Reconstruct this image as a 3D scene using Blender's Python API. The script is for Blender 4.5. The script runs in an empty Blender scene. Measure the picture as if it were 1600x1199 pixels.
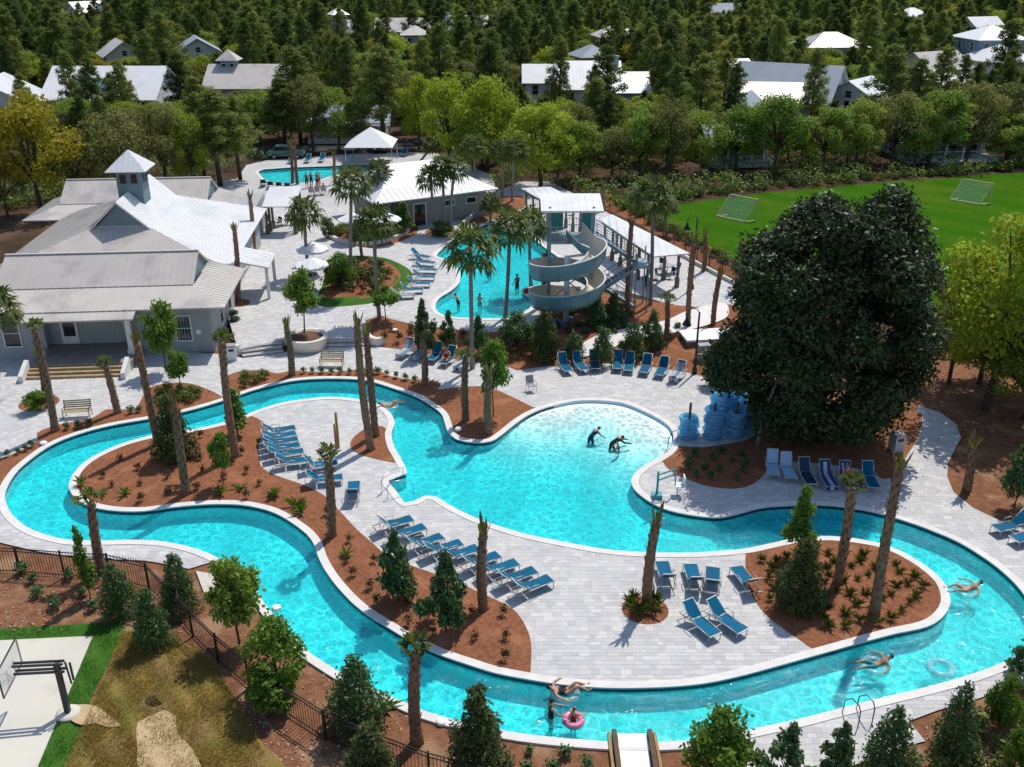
import bpy, math, random
import numpy as np
from mathutils import Vector, Matrix
from mathutils.geometry import delaunay_2d_cdt

# ------------------------------------------------------------------ camera, sky, sun
R = math.radians
SC = bpy.context.scene
COL = SC.collection
CAM_H, PITCH, FPX = 25.0, R(24.3), 1500.0       # drone height (m), tilt below horizontal, focal length in 1600-px frame
cd = bpy.data.cameras.new('camera'); cam = bpy.data.objects.new('camera', cd); COL.objects.link(cam)
cam.location = (0, 0, CAM_H); cam.rotation_euler = (R(90) - PITCH, 0, 0)
cd.sensor_width = 36.0; cd.lens = 36.0 * FPX / 1600.0; cd.clip_start = 0.5; cd.clip_end = 6000
SC.camera = cam
SUN_EL, SUN_AZ = R(59), math.atan2(0.53, 0.85)  # azimuth measured from +Y towards +X
w = bpy.data.worlds.new('World'); SC.world = w; w.use_nodes = True
nt = w.node_tree; sky = nt.nodes.new('ShaderNodeTexSky'); sky.sky_type = 'NISHITA'; sky.sun_disc = False
sky.sun_elevation = SUN_EL; sky.sun_rotation = SUN_AZ; sky.air_density = 1.0; sky.dust_density = 0.6; sky.ozone_density = 1.2
nt.links.new(sky.outputs[0], nt.nodes['Background'].inputs[0]); nt.nodes['Background'].inputs[1].default_value = 0.15
sl = bpy.data.lights.new('sun', 'SUN'); sl.energy = 4.1; sl.angle = R(0.53); sl.color = (1.0, 0.945, 0.86)
so = bpy.data.objects.new('sun', sl); COL.objects.link(so)
sdir = Vector((math.sin(SUN_AZ) * math.cos(SUN_EL), math.cos(SUN_AZ) * math.cos(SUN_EL), math.sin(SUN_EL)))
so.rotation_euler = sdir.to_track_quat('Z', 'Y').to_euler()
SC.view_settings.view_transform = 'Standard'; SC.view_settings.look = 'None'
SC.view_settings.exposure = 0.0; SC.view_settings.gamma = 1.0
SC.render.engine = 'CYCLES'
SC.cycles.use_denoising = True
SC.cycles.max_bounces = 8; SC.cycles.diffuse_bounces = 3; SC.cycles.glossy_bounces = 2
SC.cycles.transmission_bounces = 4; SC.cycles.transparent_max_bounces = 12; SC.cycles.volume_bounces = 0
SC.cycles.caustics_reflective = False; SC.cycles.caustics_refractive = False
SC.cycles.sample_clamp_indirect = 4.0

# ------------------------------------------------------------------ photo pixel -> place on the ground
CT, ST = math.cos(PITCH), math.sin(PITCH)
def ray(px, py):
    x = (px - 800.0) / FPX; y = (py - 599.5) / FPX
    return Vector((x, CT - y * ST, -ST - y * CT))
def G(px, py, z=0.0):
    d = ray(px, py); t = (z - CAM_H) / d.z
    return Vector((d.x * t, d.y * t, z))
def PY(px, py, Y):
    d = ray(px, py); t = Y / d.y
    return Vector((d.x * t, Y, CAM_H + d.z * t))
def pxof(p):
    v = Vector((p[0], p[1], p[2] - CAM_H)); zc = v.y * CT - v.z * ST; yc = -(v.y * ST + v.z * CT)
    return 800 + FPX * v.x / zc, 599.5 + FPX * yc / zc
ZT = 0.45                                        # level of the upper terrace

# ------------------------------------------------------------------ mesh helpers
class MB:
    def __init__(s): s.v = []; s.f = []; s.m = []; s.s = []
    def add(s, vs, fs, mi=0, sm=False):
        o = len(s.v); s.v += [tuple(q) for q in vs]
        for f in fs: s.f.append(tuple(i + o for i in f)); s.m.append(mi); s.s.append(sm)
    def box(s, c, d, rz=0.0, mi=0, M=None, taper=1.0):
        x, y, z = d[0] / 2, d[1] / 2, d[2] / 2; t = taper
        vs = [Vector(q) for q in ((-x,-y,-z),(x,-y,-z),(x,y,-z),(-x,y,-z),(-x*t,-y*t,z),(x*t,-y*t,z),(x*t,y*t,z),(-x*t,y*t,z))]
        if rz: vs = [Matrix.Rotation(rz, 3, 'Z') @ q for q in vs]
        if M is not None: vs = [M @ q for q in vs]
        vs = [q + Vector(c) for q in vs]
        s.add(vs, [(0,3,2,1),(4,5,6,7),(0,1,5,4),(1,2,6,5),(2,3,7,6),(3,0,4,7)], mi)
    def bar(s, a, b, wd, ht=None, mi=0):
        a, b = Vector(a), Vector(b); d = b - a; L = d.length
        if L < 1e-6: return
        z = d.normalized(); u = Vector((0,0,1)) if abs(z.z) < .95 else Vector((0,1,0))
        x = u.cross(z).normalized(); y = z.cross(x); hx = wd / 2; hy = (ht or wd) / 2
        vs = []
        for p in (a, b):
            for sx, sy in ((-1,-1),(1,-1),(1,1),(-1,1)): vs.append(p + x * sx * hx + y * sy * hy)
        s.add(vs, [(0,3,2,1),(4,5,6,7),(0,1,5,4),(1,2,6,5),(2,3,7,6),(3,0,4,7)], mi)
    def tube(s, pts, rs, n=8, mi=0, sm=True, cap=True, closed=False):
        pts = [Vector(p) for p in pts]; k = len(pts)
        if not hasattr(rs, '__len__'): rs = [rs] * k
        vs = []; prev = None
        for i, p in enumerate(pts):
            if closed: d = pts[(i + 1) % k] - pts[i - 1]
            else: d = pts[min(i + 1, k - 1)] - pts[max(i - 1, 0)]
            d = d.normalized() if d.length > 1e-9 else Vector((0,0,1))
            if prev is None:
                u = Vector((0,0,1)) if abs(d.z) < .9 else Vector((1,0,0)); x = u.cross(d).normalized()
            else:
                x = (prev - d * prev.dot(d)); x = x.normalized() if x.length > 1e-6 else Vector((1,0,0))
            prev = x; y = d.cross(x)
            for j in range(n):
                a = 2 * math.pi * j / n; vs.append(p + (x * math.cos(a) + y * math.sin(a)) * rs[i])
        fs = []
        for i in range(k if closed else k - 1):
            i2 = (i + 1) % k
            for j in range(n): fs.append((i*n+j, i*n+(j+1)%n, i2*n+(j+1)%n, i2*n+j))
        if cap and not closed: fs.append(tuple(range(n-1,-1,-1))); fs.append(tuple((k-1)*n+j for j in range(n)))
        s.add(vs, fs, mi, sm)
    def lathe(s, prof, c=(0,0,0), n=16, mi=0, sm=True, sx=1.0, sy=1.0):
        vs = []; k = len(prof)
        for r, z in prof:
            for j in range(n):
                a = 2 * math.pi * j / n; vs.append((c[0] + r * sx * math.cos(a), c[1] + r * sy * math.sin(a), c[2] + z))
        fs = []
        for i in range(k - 1):
            for j in range(n): fs.append((i*n+j, i*n+(j+1)%n, (i+1)*n+(j+1)%n, (i+1)*n+j))
        if prof[0][0] > 1e-4: fs.append(tuple(range(n-1,-1,-1)))
        if prof[-1][0] > 1e-4: fs.append(tuple((k-1)*n+j for j in range(n)))
        s.add(vs, fs, mi, sm)
    def prism(s, poly, z0, z1, mi=0):
        k = len(poly); vs = [(p[0], p[1], z0) for p in poly] + [(p[0], p[1], z1) for p in poly]
        fs = [tuple(range(k-1,-1,-1)), tuple(range(k, 2*k))] + [(i,(i+1)%k,k+(i+1)%k,k+i) for i in range(k)]
        s.add(vs, fs, mi)
    def slab(s, quad, t, mi=0):
        q = [Vector(p) for p in quad]; n = (q[1]-q[0]).cross(q[2]-q[0]).normalized(); k = len(q)
        vs = q + [p - n * t for p in q]
        s.add(vs, [tuple(range(k)), tuple(range(2*k-1,k-1,-1))] + [(i, k+i, k+(i+1)%k, (i+1)%k) for i in range(k)], mi)
    def mesh(s, name, mats):
        me = bpy.data.meshes.new(name); me.from_pydata(s.v, [], s.f)
        for m in (mats if isinstance(mats, (list, tuple)) else [mats]): me.materials.append(m)
        if s.f:
            me.polygons.foreach_set('material_index', s.m); me.polygons.foreach_set('use_smooth', s.s)
        me.update(); return me
    def build(s, name, mats, parent=None, loc=(0,0,0), rz=0.0):
        return link(name, s.mesh(name, mats), parent, loc, rz)
def link(name, me, parent=None, loc=(0,0,0), rz=0.0, scale=None):
    o = bpy.data.objects.new(name, me); COL.objects.link(o); o.location = loc; o.rotation_euler = (0, 0, rz)
    if scale is not None: o.scale = (scale,)*3 if not hasattr(scale, '__len__') else scale
    if parent is not None: o.parent = parent
    return o
def tag(o, label, cat, group=None):
    o['label'] = label; o['category'] = cat
    if group: o['group'] = group
    return o
def thing(name, label, cat, loc=(0,0,0), rz=0.0, group=None, scale=None):
    return tag(link(name, None, None, loc, rz, scale), label, cat, group)
def struct(o): o['kind'] = 'structure'; return o
def stuff(o): o['kind'] = 'stuff'; return o
def dup(root, loc, rz, label, group=None, scale=None, cat=None):
    def cp(o, par):
        c = o.copy(); COL.objects.link(c); c.parent = par
        for ch in o.children: cp(ch, c)
        return c
    r = cp(root, None); r.location = loc; r.rotation_euler = (0, 0, rz); r['label'] = label
    if scale is not None: r.scale = (scale,)*3 if not hasattr(scale, '__len__') else scale
    if group: r['group'] = group
    elif 'group' in r: del r['group']
    return r
def np_mesh(name, V, F, mats, smooth=False):
    V = np.asarray(V, dtype=np.float32); F = np.asarray(F, dtype=np.int32); k = F.shape[1]
    me = bpy.data.meshes.new(name); me.vertices.add(len(V)); me.vertices.foreach_set('co', V.ravel())
    me.loops.add(F.size); me.loops.foreach_set('vertex_index', F.ravel())
    me.polygons.add(len(F)); me.polygons.foreach_set('loop_start', np.arange(0, F.size, k, dtype=np.int32))
    for m in (mats if isinstance(mats, (list, tuple)) else [mats]): me.materials.append(m)
    me.polygons.foreach_set('use_smooth', np.full(len(F), bool(smooth)))
    me.update(calc_edges=True); me.validate(); return me

# ------------------------------------------------------------------ outlines
def crom(pts, step=0.4, closed=True):
    pts = [Vector((p[0], p[1])) for p in pts]; n = len(pts); out = []
    rng = range(n if closed else n - 1)
    for i in rng:
        if closed: p0, p1, p2, p3 = pts[i-1], pts[i], pts[(i+1)%n], pts[(i+2)%n]
        else: p0, p1, p2, p3 = pts[max(i-1,0)], pts[i], pts[i+1], pts[min(i+2,n-1)]
        k = max(1, int(round((p2-p1).length / step)))
        for j in range(k):
            t = j / k
            out.append(0.5*((2*p1)+(p2-p0)*t+(2*p0-5*p1+4*p2-p3)*t*t+(3*p1-p0-3*p2+p3)*t**3))
    if not closed: out.append(pts[-1])
    return out
def pxloop(pxs, z=0.0, step=0.4, smooth=True, closed=True):
    pts = [G(x, y, z) for x, y in pxs]
    return crom(pts, step, closed) if smooth else [Vector((p.x, p.y)) for p in pts]
def offset(loop, d):
    n = len(loop); a = sum(loop[i].x*loop[(i+1)%n].y-loop[(i+1)%n].x*loop[i].y for i in range(n)); sg = 1 if a > 0 else -1
    out = []
    for i in range(n):
        t = (loop[(i+1)%n] - loop[i-1]); t = t.normalized() if t.length > 1e-9 else Vector((1,0))
        out.append(loop[i] + Vector((t.y, -t.x)) * d * sg)
    return out
def inside(loop, X, Y):
    X = np.asarray(X, float); Y = np.asarray(Y, float); r = np.zeros(X.shape, bool)
    lx = np.array([p.x for p in loop]); ly = np.array([p.y for p in loop]); j = len(loop) - 1
    for i in range(len(loop)):
        c = ((ly[i] > Y) != (ly[j] > Y))
        with np.errstate(divide='ignore', invalid='ignore'):
            r ^= c & (X < (lx[j]-lx[i]) * (Y-ly[i]) / (ly[j]-ly[i]+1e-12) + lx[i])
        j = i
    return r
def near_dist(loop, X, Y, closed=True):
    P = np.array([(p.x, p.y) for p in loop]); Q = np.roll(P, -1, 0)
    if not closed: P, Q = P[:-1], Q[:-1]
    D = np.full(np.shape(X), 1e9)
    for a, b in zip(P, Q):
        ab = b - a; l2 = (ab**2).sum() + 1e-12
        t = np.clip(((X-a[0])*ab[0] + (Y-a[1])*ab[1]) / l2, 0, 1)
        D = np.minimum(D, np.hypot(X-a[0]-t*ab[0], Y-a[1]-t*ab[1]))
    return D
def sheet(name, outer, holes, zf, mat, grid=None, parent=None, jitter=0.3, cuts=()):
    """triangulated sheet inside outer and outside holes; zf(x, y) gives heights (arrays)"""
    vs, es = [], []
    for lp in [outer] + holes:
        o = len(vs); n = len(lp); vs += [Vector((p.x, p.y)) for p in lp]; es += [(o+i, o+(i+1)%n) for i in range(n)]
    for a, b in cuts: es.append((len(vs), len(vs)+1)); vs += [Vector(a), Vector(b)]
    if grid:
        xs = [p.x for p in outer]; ys = [p.y for p in outer]
        gx, gy = np.meshgrid(np.arange(min(xs), max(xs), grid), np.arange(min(ys), max(ys), grid))
        rg = np.random.RandomState(5); gx = gx.ravel() + rg.uniform(-.5,.5,gx.size)*grid*jitter; gy = gy.ravel() + rg.uniform(-.5,.5,gy.size)*grid*jitter
        ok = inside(outer, gx, gy)
        for h in holes: ok &= ~inside(h, gx, gy)
        gx, gy = gx[ok], gy[ok]
        d = near_dist(outer, gx, gy)
        for h in holes: d = np.minimum(d, near_dist(h, gx, gy))
        ok = d > grid * 0.35
        vs += [Vector((a, b)) for a, b in zip(gx[ok], gy[ok])]
    V, E, F, _, _, _ = delaunay_2d_cdt(vs, es, [], 0, 1e-5)
    V = np.array([(p.x, p.y) for p in V]); F = np.array([f[:3] for f in F])
    c = V[F].mean(1); ok = inside(outer, c[:,0], c[:,1])
    for h in holes: ok &= ~inside(h, c[:,0], c[:,1])
    F = F[ok]
    ar = (V[F[:,1]]-V[F[:,0]]); br = (V[F[:,2]]-V[F[:,0]]); fl = (ar[:,0]*br[:,1]-ar[:,1]*br[:,0]) < 0
    F[fl] = F[fl][:, ::-1]
    Z = zf(V[:,0], V[:,1])
    return link(name, np_mesh(name, np.column_stack([V, Z]), F, mat, smooth=bool(grid)), parent)
def flat(z): return lambda x, y: np.full(np.shape(x), float(z))
def wallstrip(mb, loop, zt, zb, mi=0, sm=True):
    n = len(loop); ztf = zt if callable(zt) else (lambda p: zt); zbf = zb if callable(zb) else (lambda p: zb)
    vs = [(p.x, p.y, ztf(p)) for p in loop] + [(p.x, p.y, zbf(p)) for p in loop]
    mb.add(vs, [(i, (i+1)%n, n+(i+1)%n, n+i) for i in range(n)], mi, sm)

# ------------------------------------------------------------------ materials
MATS = {}
def nodemat(name):
    m = bpy.data.materials.new(name); m.use_nodes = True; t = m.node_tree
    return m, t, t.nodes['Principled BSDF'], t.nodes['Material Output']
def mixc(t, fac, a, b, mode='MIX'):
    n = t.nodes.new('ShaderNodeMix'); n.data_type = 'RGBA'; n.blend_type = mode
    for k, q in ((0, fac), (6, a), (7, b)):
        if isinstance(q, (int, float)): n.inputs[k].default_value = q
        elif isinstance(q, tuple): n.inputs[k].default_value = (*q[:3], 1)
        else: t.links.new(q, n.inputs[k])
    return n.outputs[2]
def mathn(t, op, a, b=None, c=None, clamp=False):
    n = t.nodes.new('ShaderNodeMath'); n.operation = op; n.use_clamp = clamp
    for k, q in ((0, a), (1, b), (2, c)):
        if q is None: continue
        if isinstance(q, (int, float)): n.inputs[k].default_value = q
        else: t.links.new(q, n.inputs[k])
    return n.outputs[0]
def noise(t, scale, detail=3, rough=.55, vec=None, dist=0.0):
    n = t.nodes.new('ShaderNodeTexNoise'); n.inputs['Scale'].default_value = scale; n.inputs['Detail'].default_value = detail
    n.inputs['Roughness'].default_value = rough; n.inputs['Distortion'].default_value = dist
    if vec is None: vec = t.nodes.new('ShaderNodeNewGeometry').outputs['Position']
    t.links.new(vec, n.inputs['Vector']); return n.outputs['Fac']
def ramp(t, fac, lo, hi):
    n = t.nodes.new('ShaderNodeMapRange'); n.inputs[1].default_value = lo; n.inputs[2].default_value = hi
    n.interpolation_type = 'SMOOTHSTEP'; t.links.new(fac, n.inputs[0]); return n.outputs[0]
def bumpn(t, h, strength, dist=0.02):
    n = t.nodes.new('ShaderNodeBump'); n.inputs['Strength'].default_value = strength; n.inputs['Distance'].default_value = dist
    t.links.new(h, n.inputs['Height']); return n.outputs[0]
def mat(name, c1, c2=None, scale=1.0, rough=.6, bump=0.0, bscale=None, metal=0.0, spec=.3, rand=0.0, island=0.0, dirt=None, dscale=.25, detail=4, bdist=.02, obj=False):
    """two-tone noise material; rand: brightness change per object; island: per loose piece; dirt: third tone in large patches"""
    if name in MATS: return MATS[name]
    m, t, b, o = nodemat(name)
    vec = t.nodes.new('ShaderNodeTexCoord').outputs['Object'] if obj else None
    col = None
    if c2 is None: c2 = tuple(x*.85 for x in c1)
    n = noise(t, scale, detail, vec=vec); col = mixc(t, ramp(t, n, .3, .7), c1, c2)
    if dirt is not None:
        n2 = noise(t, dscale, 3, vec=vec); col = mixc(t, ramp(t, n2, .5, .72), col, dirt)
    if rand or island:
        f = None
        if island:
            f = t.nodes.new('ShaderNodeNewGeometry').outputs['Random Per Island']
        if rand:
            r = t.nodes.new('ShaderNodeObjectInfo').outputs['Random']
            f = r if f is None else mathn(t, 'FRACT', mathn(t, 'ADD', f, r))
        amt = max(rand, island)
        f = mathn(t, 'MULTIPLY_ADD', f, 2*amt, 1-amt)
        cm = t.nodes.new('ShaderNodeCombineColor')
        for k in range(3): t.links.new(f, cm.inputs[k])
        col = mixc(t, 1.0, col, cm.outputs[0], 'MULTIPLY')
    t.links.new(col, b.inputs['Base Color']); b.inputs['Roughness'].default_value = rough
    b.inputs['Metallic'].default_value = metal; b.inputs['Specular IOR Level'].default_value = spec
    if bump: t.links.new(bumpn(t, noise(t, bscale or scale*4, 4, vec=vec), bump, bdist), b.inputs['Normal'])
    MATS[name] = m; return m
def leafmat(name, c1, c2, trans=.35, rough=.5, spec=.25, rand=.18, hue=None):
    if name in MATS: return MATS[name]
    m, t, b, o = nodemat(name)
    f = t.nodes.new('ShaderNodeNewGeometry').outputs['Random Per Island']
    col = mixc(t, f, c1, c2)
    r = t.nodes.new('ShaderNodeObjectInfo').outputs['Random']
    if hue is not None: col = mixc(t, mathn(t, 'MULTIPLY', r, .8), col, hue)
    k = mathn(t, 'MULTIPLY_ADD', r, 2*rand, 1-rand)
    cm = t.nodes.new('ShaderNodeCombineColor')
    for i in range(3): t.links.new(k, cm.inputs[i])
    col = mixc(t, 1.0, col, cm.outputs[0], 'MULTIPLY')
    t.links.new(col, b.inputs['Base Color']); b.inputs['Roughness'].default_value = rough; b.inputs['Specular IOR Level'].default_value = spec
    tr = t.nodes.new('ShaderNodeBsdfTranslucent'); t.links.new(mixc(t, 1.0, col, (1.0, 1.0, .55), 'MULTIPLY'), tr.inputs['Color'])
    ms = t.nodes.new('ShaderNodeMixShader'); ms.inputs[0].default_value = trans
    t.links.new(b.outputs[0], ms.inputs[1]); t.links.new(tr.outputs[0], ms.inputs[2]); t.links.new(ms.outputs[0], o.inputs['Surface'])
    MATS[name] = m; return m
# ------------------------------------------------------------------ materials of the setting
def make_paver_mat():
    m, t, b, o = nodemat('deck_paver')
    isl = t.nodes.new('ShaderNodeNewGeometry').outputs['Random Per Island']; r = t.nodes.new('ShaderNodeObjectInfo').outputs['Random']
    f = mathn(t, 'FRACT', mathn(t, 'ADD', isl, r))
    cr = t.nodes.new('ShaderNodeValToRGB'); e = cr.color_ramp; e.interpolation = 'LINEAR'
    e.elements[0].position = 0; e.elements[0].color = (.445, .440, .440, 1); e.elements[1].position = 1; e.elements[1].color = (.61, .592, .565, 1)
    q = e.elements.new(.35); q.color = (.495, .487, .477, 1); q = e.elements.new(.7); q.color = (.53, .52, .508, 1)
    t.links.new(f, cr.inputs[0])
    col = mixc(t, mathn(t, 'MULTIPLY', ramp(t, noise(t, 9.0, 4), .35, .75), .25), cr.outputs[0], (.36, .35, .34))
    col = mixc(t, mathn(t, 'MULTIPLY', ramp(t, noise(t, .14, 3), .58, .75), .35), col, (.56, .49, .38))
    t.links.new(col, b.inputs['Base Color']); b.inputs['Roughness'].default_value = .75; b.inputs['Specular IOR Level'].default_value = .25
    t.links.new(bumpn(t, noise(t, 40, 3), .15, .01), b.inputs['Normal']); return m
M_PAVER = make_paver_mat()
M_DECK = mat('deck_bedding', (.43,.42,.41), (.50,.49,.48), 2.2, .85, .1, 30, dirt=(.40,.385,.36), dscale=.2)
M_COPING = mat('coping_stone', (.69,.66,.63), (.61,.58,.55), 1.6, .7, .08, 30)
M_PLASTER = mat('pool_plaster', (.70,.87,.89), (.66,.85,.87), .8, .6)
M_TILE = mat('waterline_tile', (.012,.022,.06), (.02,.035,.085), 8, .25, spec=.5)
M_MULCH = mat('pine_straw', (.33,.138,.070), (.215,.088,.046), 5.5, .95, .9, 22, spec=.05, dirt=(.37,.165,.088), dscale=.8, bdist=.08)
M_GROUND = mat('forest_floor', (.085,.052,.032), (.052,.034,.022), .55, .95, .8, 7, spec=.05, dirt=(.14,.085,.052), dscale=.09, bdist=.1)
M_GROUND2 = mat('mulched_ground', (.28,.130,.070), (.18,.084,.046), 2.6, .95, .9, 14, spec=.05, dirt=(.36,.225,.13), dscale=.55, bdist=.1)
def make_turf():
    m, t, b, o = nodemat('field_turf'); pos = t.nodes.new('ShaderNodeNewGeometry').outputs['Position']
    wv = t.nodes.new('ShaderNodeTexWave'); wv.wave_type = 'BANDS'; wv.bands_direction = 'DIAGONAL'; wv.inputs['Scale'].default_value = .09; wv.inputs['Distortion'].default_value = .6; t.links.new(pos, wv.inputs['Vector'])
    col = mixc(t, mathn(t, 'MULTIPLY', wv.outputs['Fac'], .55), (.036,.110,.006), (.052,.132,.009)); col = mixc(t, ramp(t, noise(t, .16, 4), .45, .75), col, (.085,.135,.014)); col = mixc(t, mathn(t, 'MULTIPLY', ramp(t, noise(t, 3.5, 4), .4, .7), .5), col, (.022,.085,.004))
    t.links.new(col, b.inputs['Base Color']); b.inputs['Roughness'].default_value = .95; b.inputs['Specular IOR Level'].default_value = .0; t.links.new(bumpn(t, noise(t, 25, 3), .6, .03), b.inputs['Normal']); return m
M_TURF = make_turf()
M_GRASS = mat('lawn_strip', (.032,.105,.012), (.06,.14,.02), 1.2, .9, .8, 25, spec=.08)
M_DRY = mat('dry_grass', (.30,.195,.06), (.17,.165,.04), .9, .95, .9, 18, spec=.05, dirt=(.26,.17,.08), dscale=.5, bdist=.08)
M_SAND = mat('sand', (.52,.40,.24), (.44,.32,.18), 2.5, .95, .4, 20, spec=.05)
M_CONC = mat('court_concrete', (.60,.565,.48), (.55,.52,.45), .5, .85, .06, 40, dirt=(.50,.46,.38), dscale=.4)
M_ASPH = mat('asphalt', (.060,.058,.055), (.045,.044,.043), 3, .9, .2, 60)

def make_water():
    m, t, b, o = nodemat('pool_water'); t.nodes.remove(b)
    pos = t.nodes.new('ShaderNodeNewGeometry').outputs['Position']
    wv = t.nodes.new('ShaderNodeVectorMath'); wv.operation = 'ADD'
    nz = t.nodes.new('ShaderNodeTexNoise'); nz.inputs['Scale'].default_value = 1.3; nz.inputs['Detail'].default_value = 2
    t.links.new(pos, nz.inputs['Vector'])
    sc = t.nodes.new('ShaderNodeVectorMath'); sc.operation = 'SCALE'; sc.inputs['Scale'].default_value = .85
    t.links.new(nz.outputs['Color'], sc.inputs[0]); t.links.new(pos, wv.inputs[0]); t.links.new(sc.outputs[0], wv.inputs[1])
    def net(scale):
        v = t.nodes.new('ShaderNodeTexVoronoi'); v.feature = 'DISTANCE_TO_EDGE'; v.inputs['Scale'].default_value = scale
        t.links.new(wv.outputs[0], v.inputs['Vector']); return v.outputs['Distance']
    # ripple caustics are painted into the transmission tint as a brighter net
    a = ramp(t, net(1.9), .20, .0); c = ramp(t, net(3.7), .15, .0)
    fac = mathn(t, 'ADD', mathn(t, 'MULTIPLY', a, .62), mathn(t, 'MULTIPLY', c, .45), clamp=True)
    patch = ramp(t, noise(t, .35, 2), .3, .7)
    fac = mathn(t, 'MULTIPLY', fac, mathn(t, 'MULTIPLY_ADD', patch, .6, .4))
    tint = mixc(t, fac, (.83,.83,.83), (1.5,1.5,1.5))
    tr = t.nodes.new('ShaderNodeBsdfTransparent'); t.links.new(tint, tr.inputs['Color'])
    gl = t.nodes.new('ShaderNodeBsdfGlossy'); gl.inputs['Roughness'].default_value = .06
    h = mathn(t, 'ADD', noise(t, 2.6, 3, .6, dist=.6), mathn(t, 'MULTIPLY', noise(t, 7.5, 2), .35))
    nrm = bumpn(t, h, .55, .16); t.links.new(nrm, gl.inputs['Normal'])
    # a little light is scattered back by the water itself
    df = t.nodes.new('ShaderNodeBsdfDiffuse'); df.inputs['Color'].default_value = (.02, .60, .70, 1)
    m0 = t.nodes.new('ShaderNodeMixShader'); dp = t.nodes.new('ShaderNodeAttribute'); dp.attribute_name = 'depth'; t.links.new(mathn(t, 'MULTIPLY', mathn(t, 'SUBTRACT', 1.0, mathn(t, 'EXPONENT', mathn(t, 'MULTIPLY', dp.outputs['Fac'], -2.2))), .29), m0.inputs[0]); t.links.new(tr.outputs[0], m0.inputs[1]); t.links.new(df.outputs[0], m0.inputs[2])
    fr = t.nodes.new('ShaderNodeFresnel'); fr.inputs['IOR'].default_value = 1.33; t.links.new(nrm, fr.inputs['Normal'])
    ms = t.nodes.new('ShaderNodeMixShader'); t.links.new(fr.outputs[0], ms.inputs[0]); t.links.new(m0.outputs[0], ms.inputs[1]); t.links.new(gl.outputs[0], ms.inputs[2])
    t.links.new(ms.outputs[0], o.inputs['Surface'])
    va = t.nodes.new('ShaderNodeVolumeAbsorption'); va.inputs['Color'].default_value = (.0, .945, .955, 1); va.inputs['Density'].default_value = 1.75
    t.links.new(va.outputs[0], o.inputs['Volume']); return m
M_WATER = make_water()

# ------------------------------------------------------------------ outlines traced on the ground
RIVER_OUT = [(7,772),(22,742),(45,720),(80,696),(125,678),(175,665),(237,654),(295,642),(350,626),(400,609),(455,596),(505,592),(555,593),(582,597),(617,608),(650,620),(675,635),(690,647),(696,662),(701,676),(714,687),(742,692),(767,690),(782,681),(807,661),(825,649),(845,640),
 (865,634),(900,627),(935,626),(972,630),(1000,640),(1030,655),(1047,668),(1053,684),(1048,702),(1033,714),(1008,728),(993,740),(987,752),(991,764),(1002,775),(1018,786),(1037,795),(1062,802),(1100,808),(1125,809),(1150,804),(1187,794),(1216,791),(1262,789),(1296,790),(1330,794),(1364,800),(1397,809),(1431,820),(1465,833),(1499,848),(1532,868),(1560,888),(1589,915),(1608,942),(1617,972),(1612,1002),(1592,1024),(1562,1039),(1537,1049),(1500,1061),(1450,1075),(1412,1084),(1362,1096),(1312,1109),(1250,1125),(1190,1138),(1130,1151),(1075,1159),(1012,1162),(960,1161),(899,1157),(837,1151),(789,1144),(740,1134),(700,1124),(667,1114),(642,1104),(600,1085),(562,1069),(532,1053),(505,1036),(480,1019),(462,1001),(443,981),(425,960),(408,938),(396,918),(378,898),(352,880),(325,866),(300,857),(275,851),(250,847),(212,845),(162,846),(125,846),(100,844),(65,835),(42,825),(25,812),(12,795)]
ISLAND = [(350,661),(300,672),(250,679),(200,691),(162,706),(137,720),(120,735),(110,752),(109,764),(117,777),(130,787),(155,795),(187,799),(225,799),(262,794),(300,790),(337,788),(375,789),(405,794),(430,802),(455,816),(480,835),(492,852),(498,870),(508,890),(525,914),(550,941),(575,961),(612,984),(637,999),(675,1018),(700,1028),(733,1039),(775,1052),(827,1062),(858,1067),(899,1072),(951,1075),(1000,1075),(1050,1073),(1100,1068),(1150,1058),(1200,1045),(1250,1031),(1300,1017),(1350,1003),(1400,990),(1435,983),(1458,975),(1474,962),(1483,946),(1482,928),(1472,908),(1447,886),(1420,869),(1393,856),(1366,848),(1330,842),(1296,839),(1262,840),(1234,844),(1197,852),(1169,858),(1131,862),(1075,865),(1000,864),(950,860),(912,854),(850,842),(800,830),(742,810),(705,792),(680,777),(664,776),(648,784),(633,787),(619,769),(606,752),(620,746),(634,741),(632,730),(624,714),(615,698),(611,678),(616,662),(612,650),(602,639),(585,631),(555,624),(517,621),(480,624),(442,630),(405,641),(380,651)]
BEACH = [(865,634),(900,627),(935,626),(972,630),(1000,640),(1030,655),(1047,668)]
UPOOL = [(682,400),(700,407),(714,418),(719,432),(716,444),(704,455),(688,465),(681,474),(681,484),(690,492),(707,496),(742,498),(785,498),(806,494),(823,486),(832,477),(829,468),(819,459),(816,452),(834,448),(868,440),(884,426),(880,409),(855,390),(827,370),(792,356),(766,350),(747,356),(720,370),(697,385)]
FPOOL = [(404,268),(412,265),(427,264),(455,262),(511,260),(549,258),(575,258),(582,264),(568,270),(549,272),(522,275),(502,281),(479,286),(436,288),(417,283),(408,276)]
river = pxloop(RIVER_OUT, 0, .45); island = pxloop(ISLAND, 0, .45); beach = pxloop(BEACH, 0, .45, closed=False)
upool = pxloop(UPOOL, ZT, .45); fpool = pxloop(FPOOL, ZT, .8)
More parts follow.
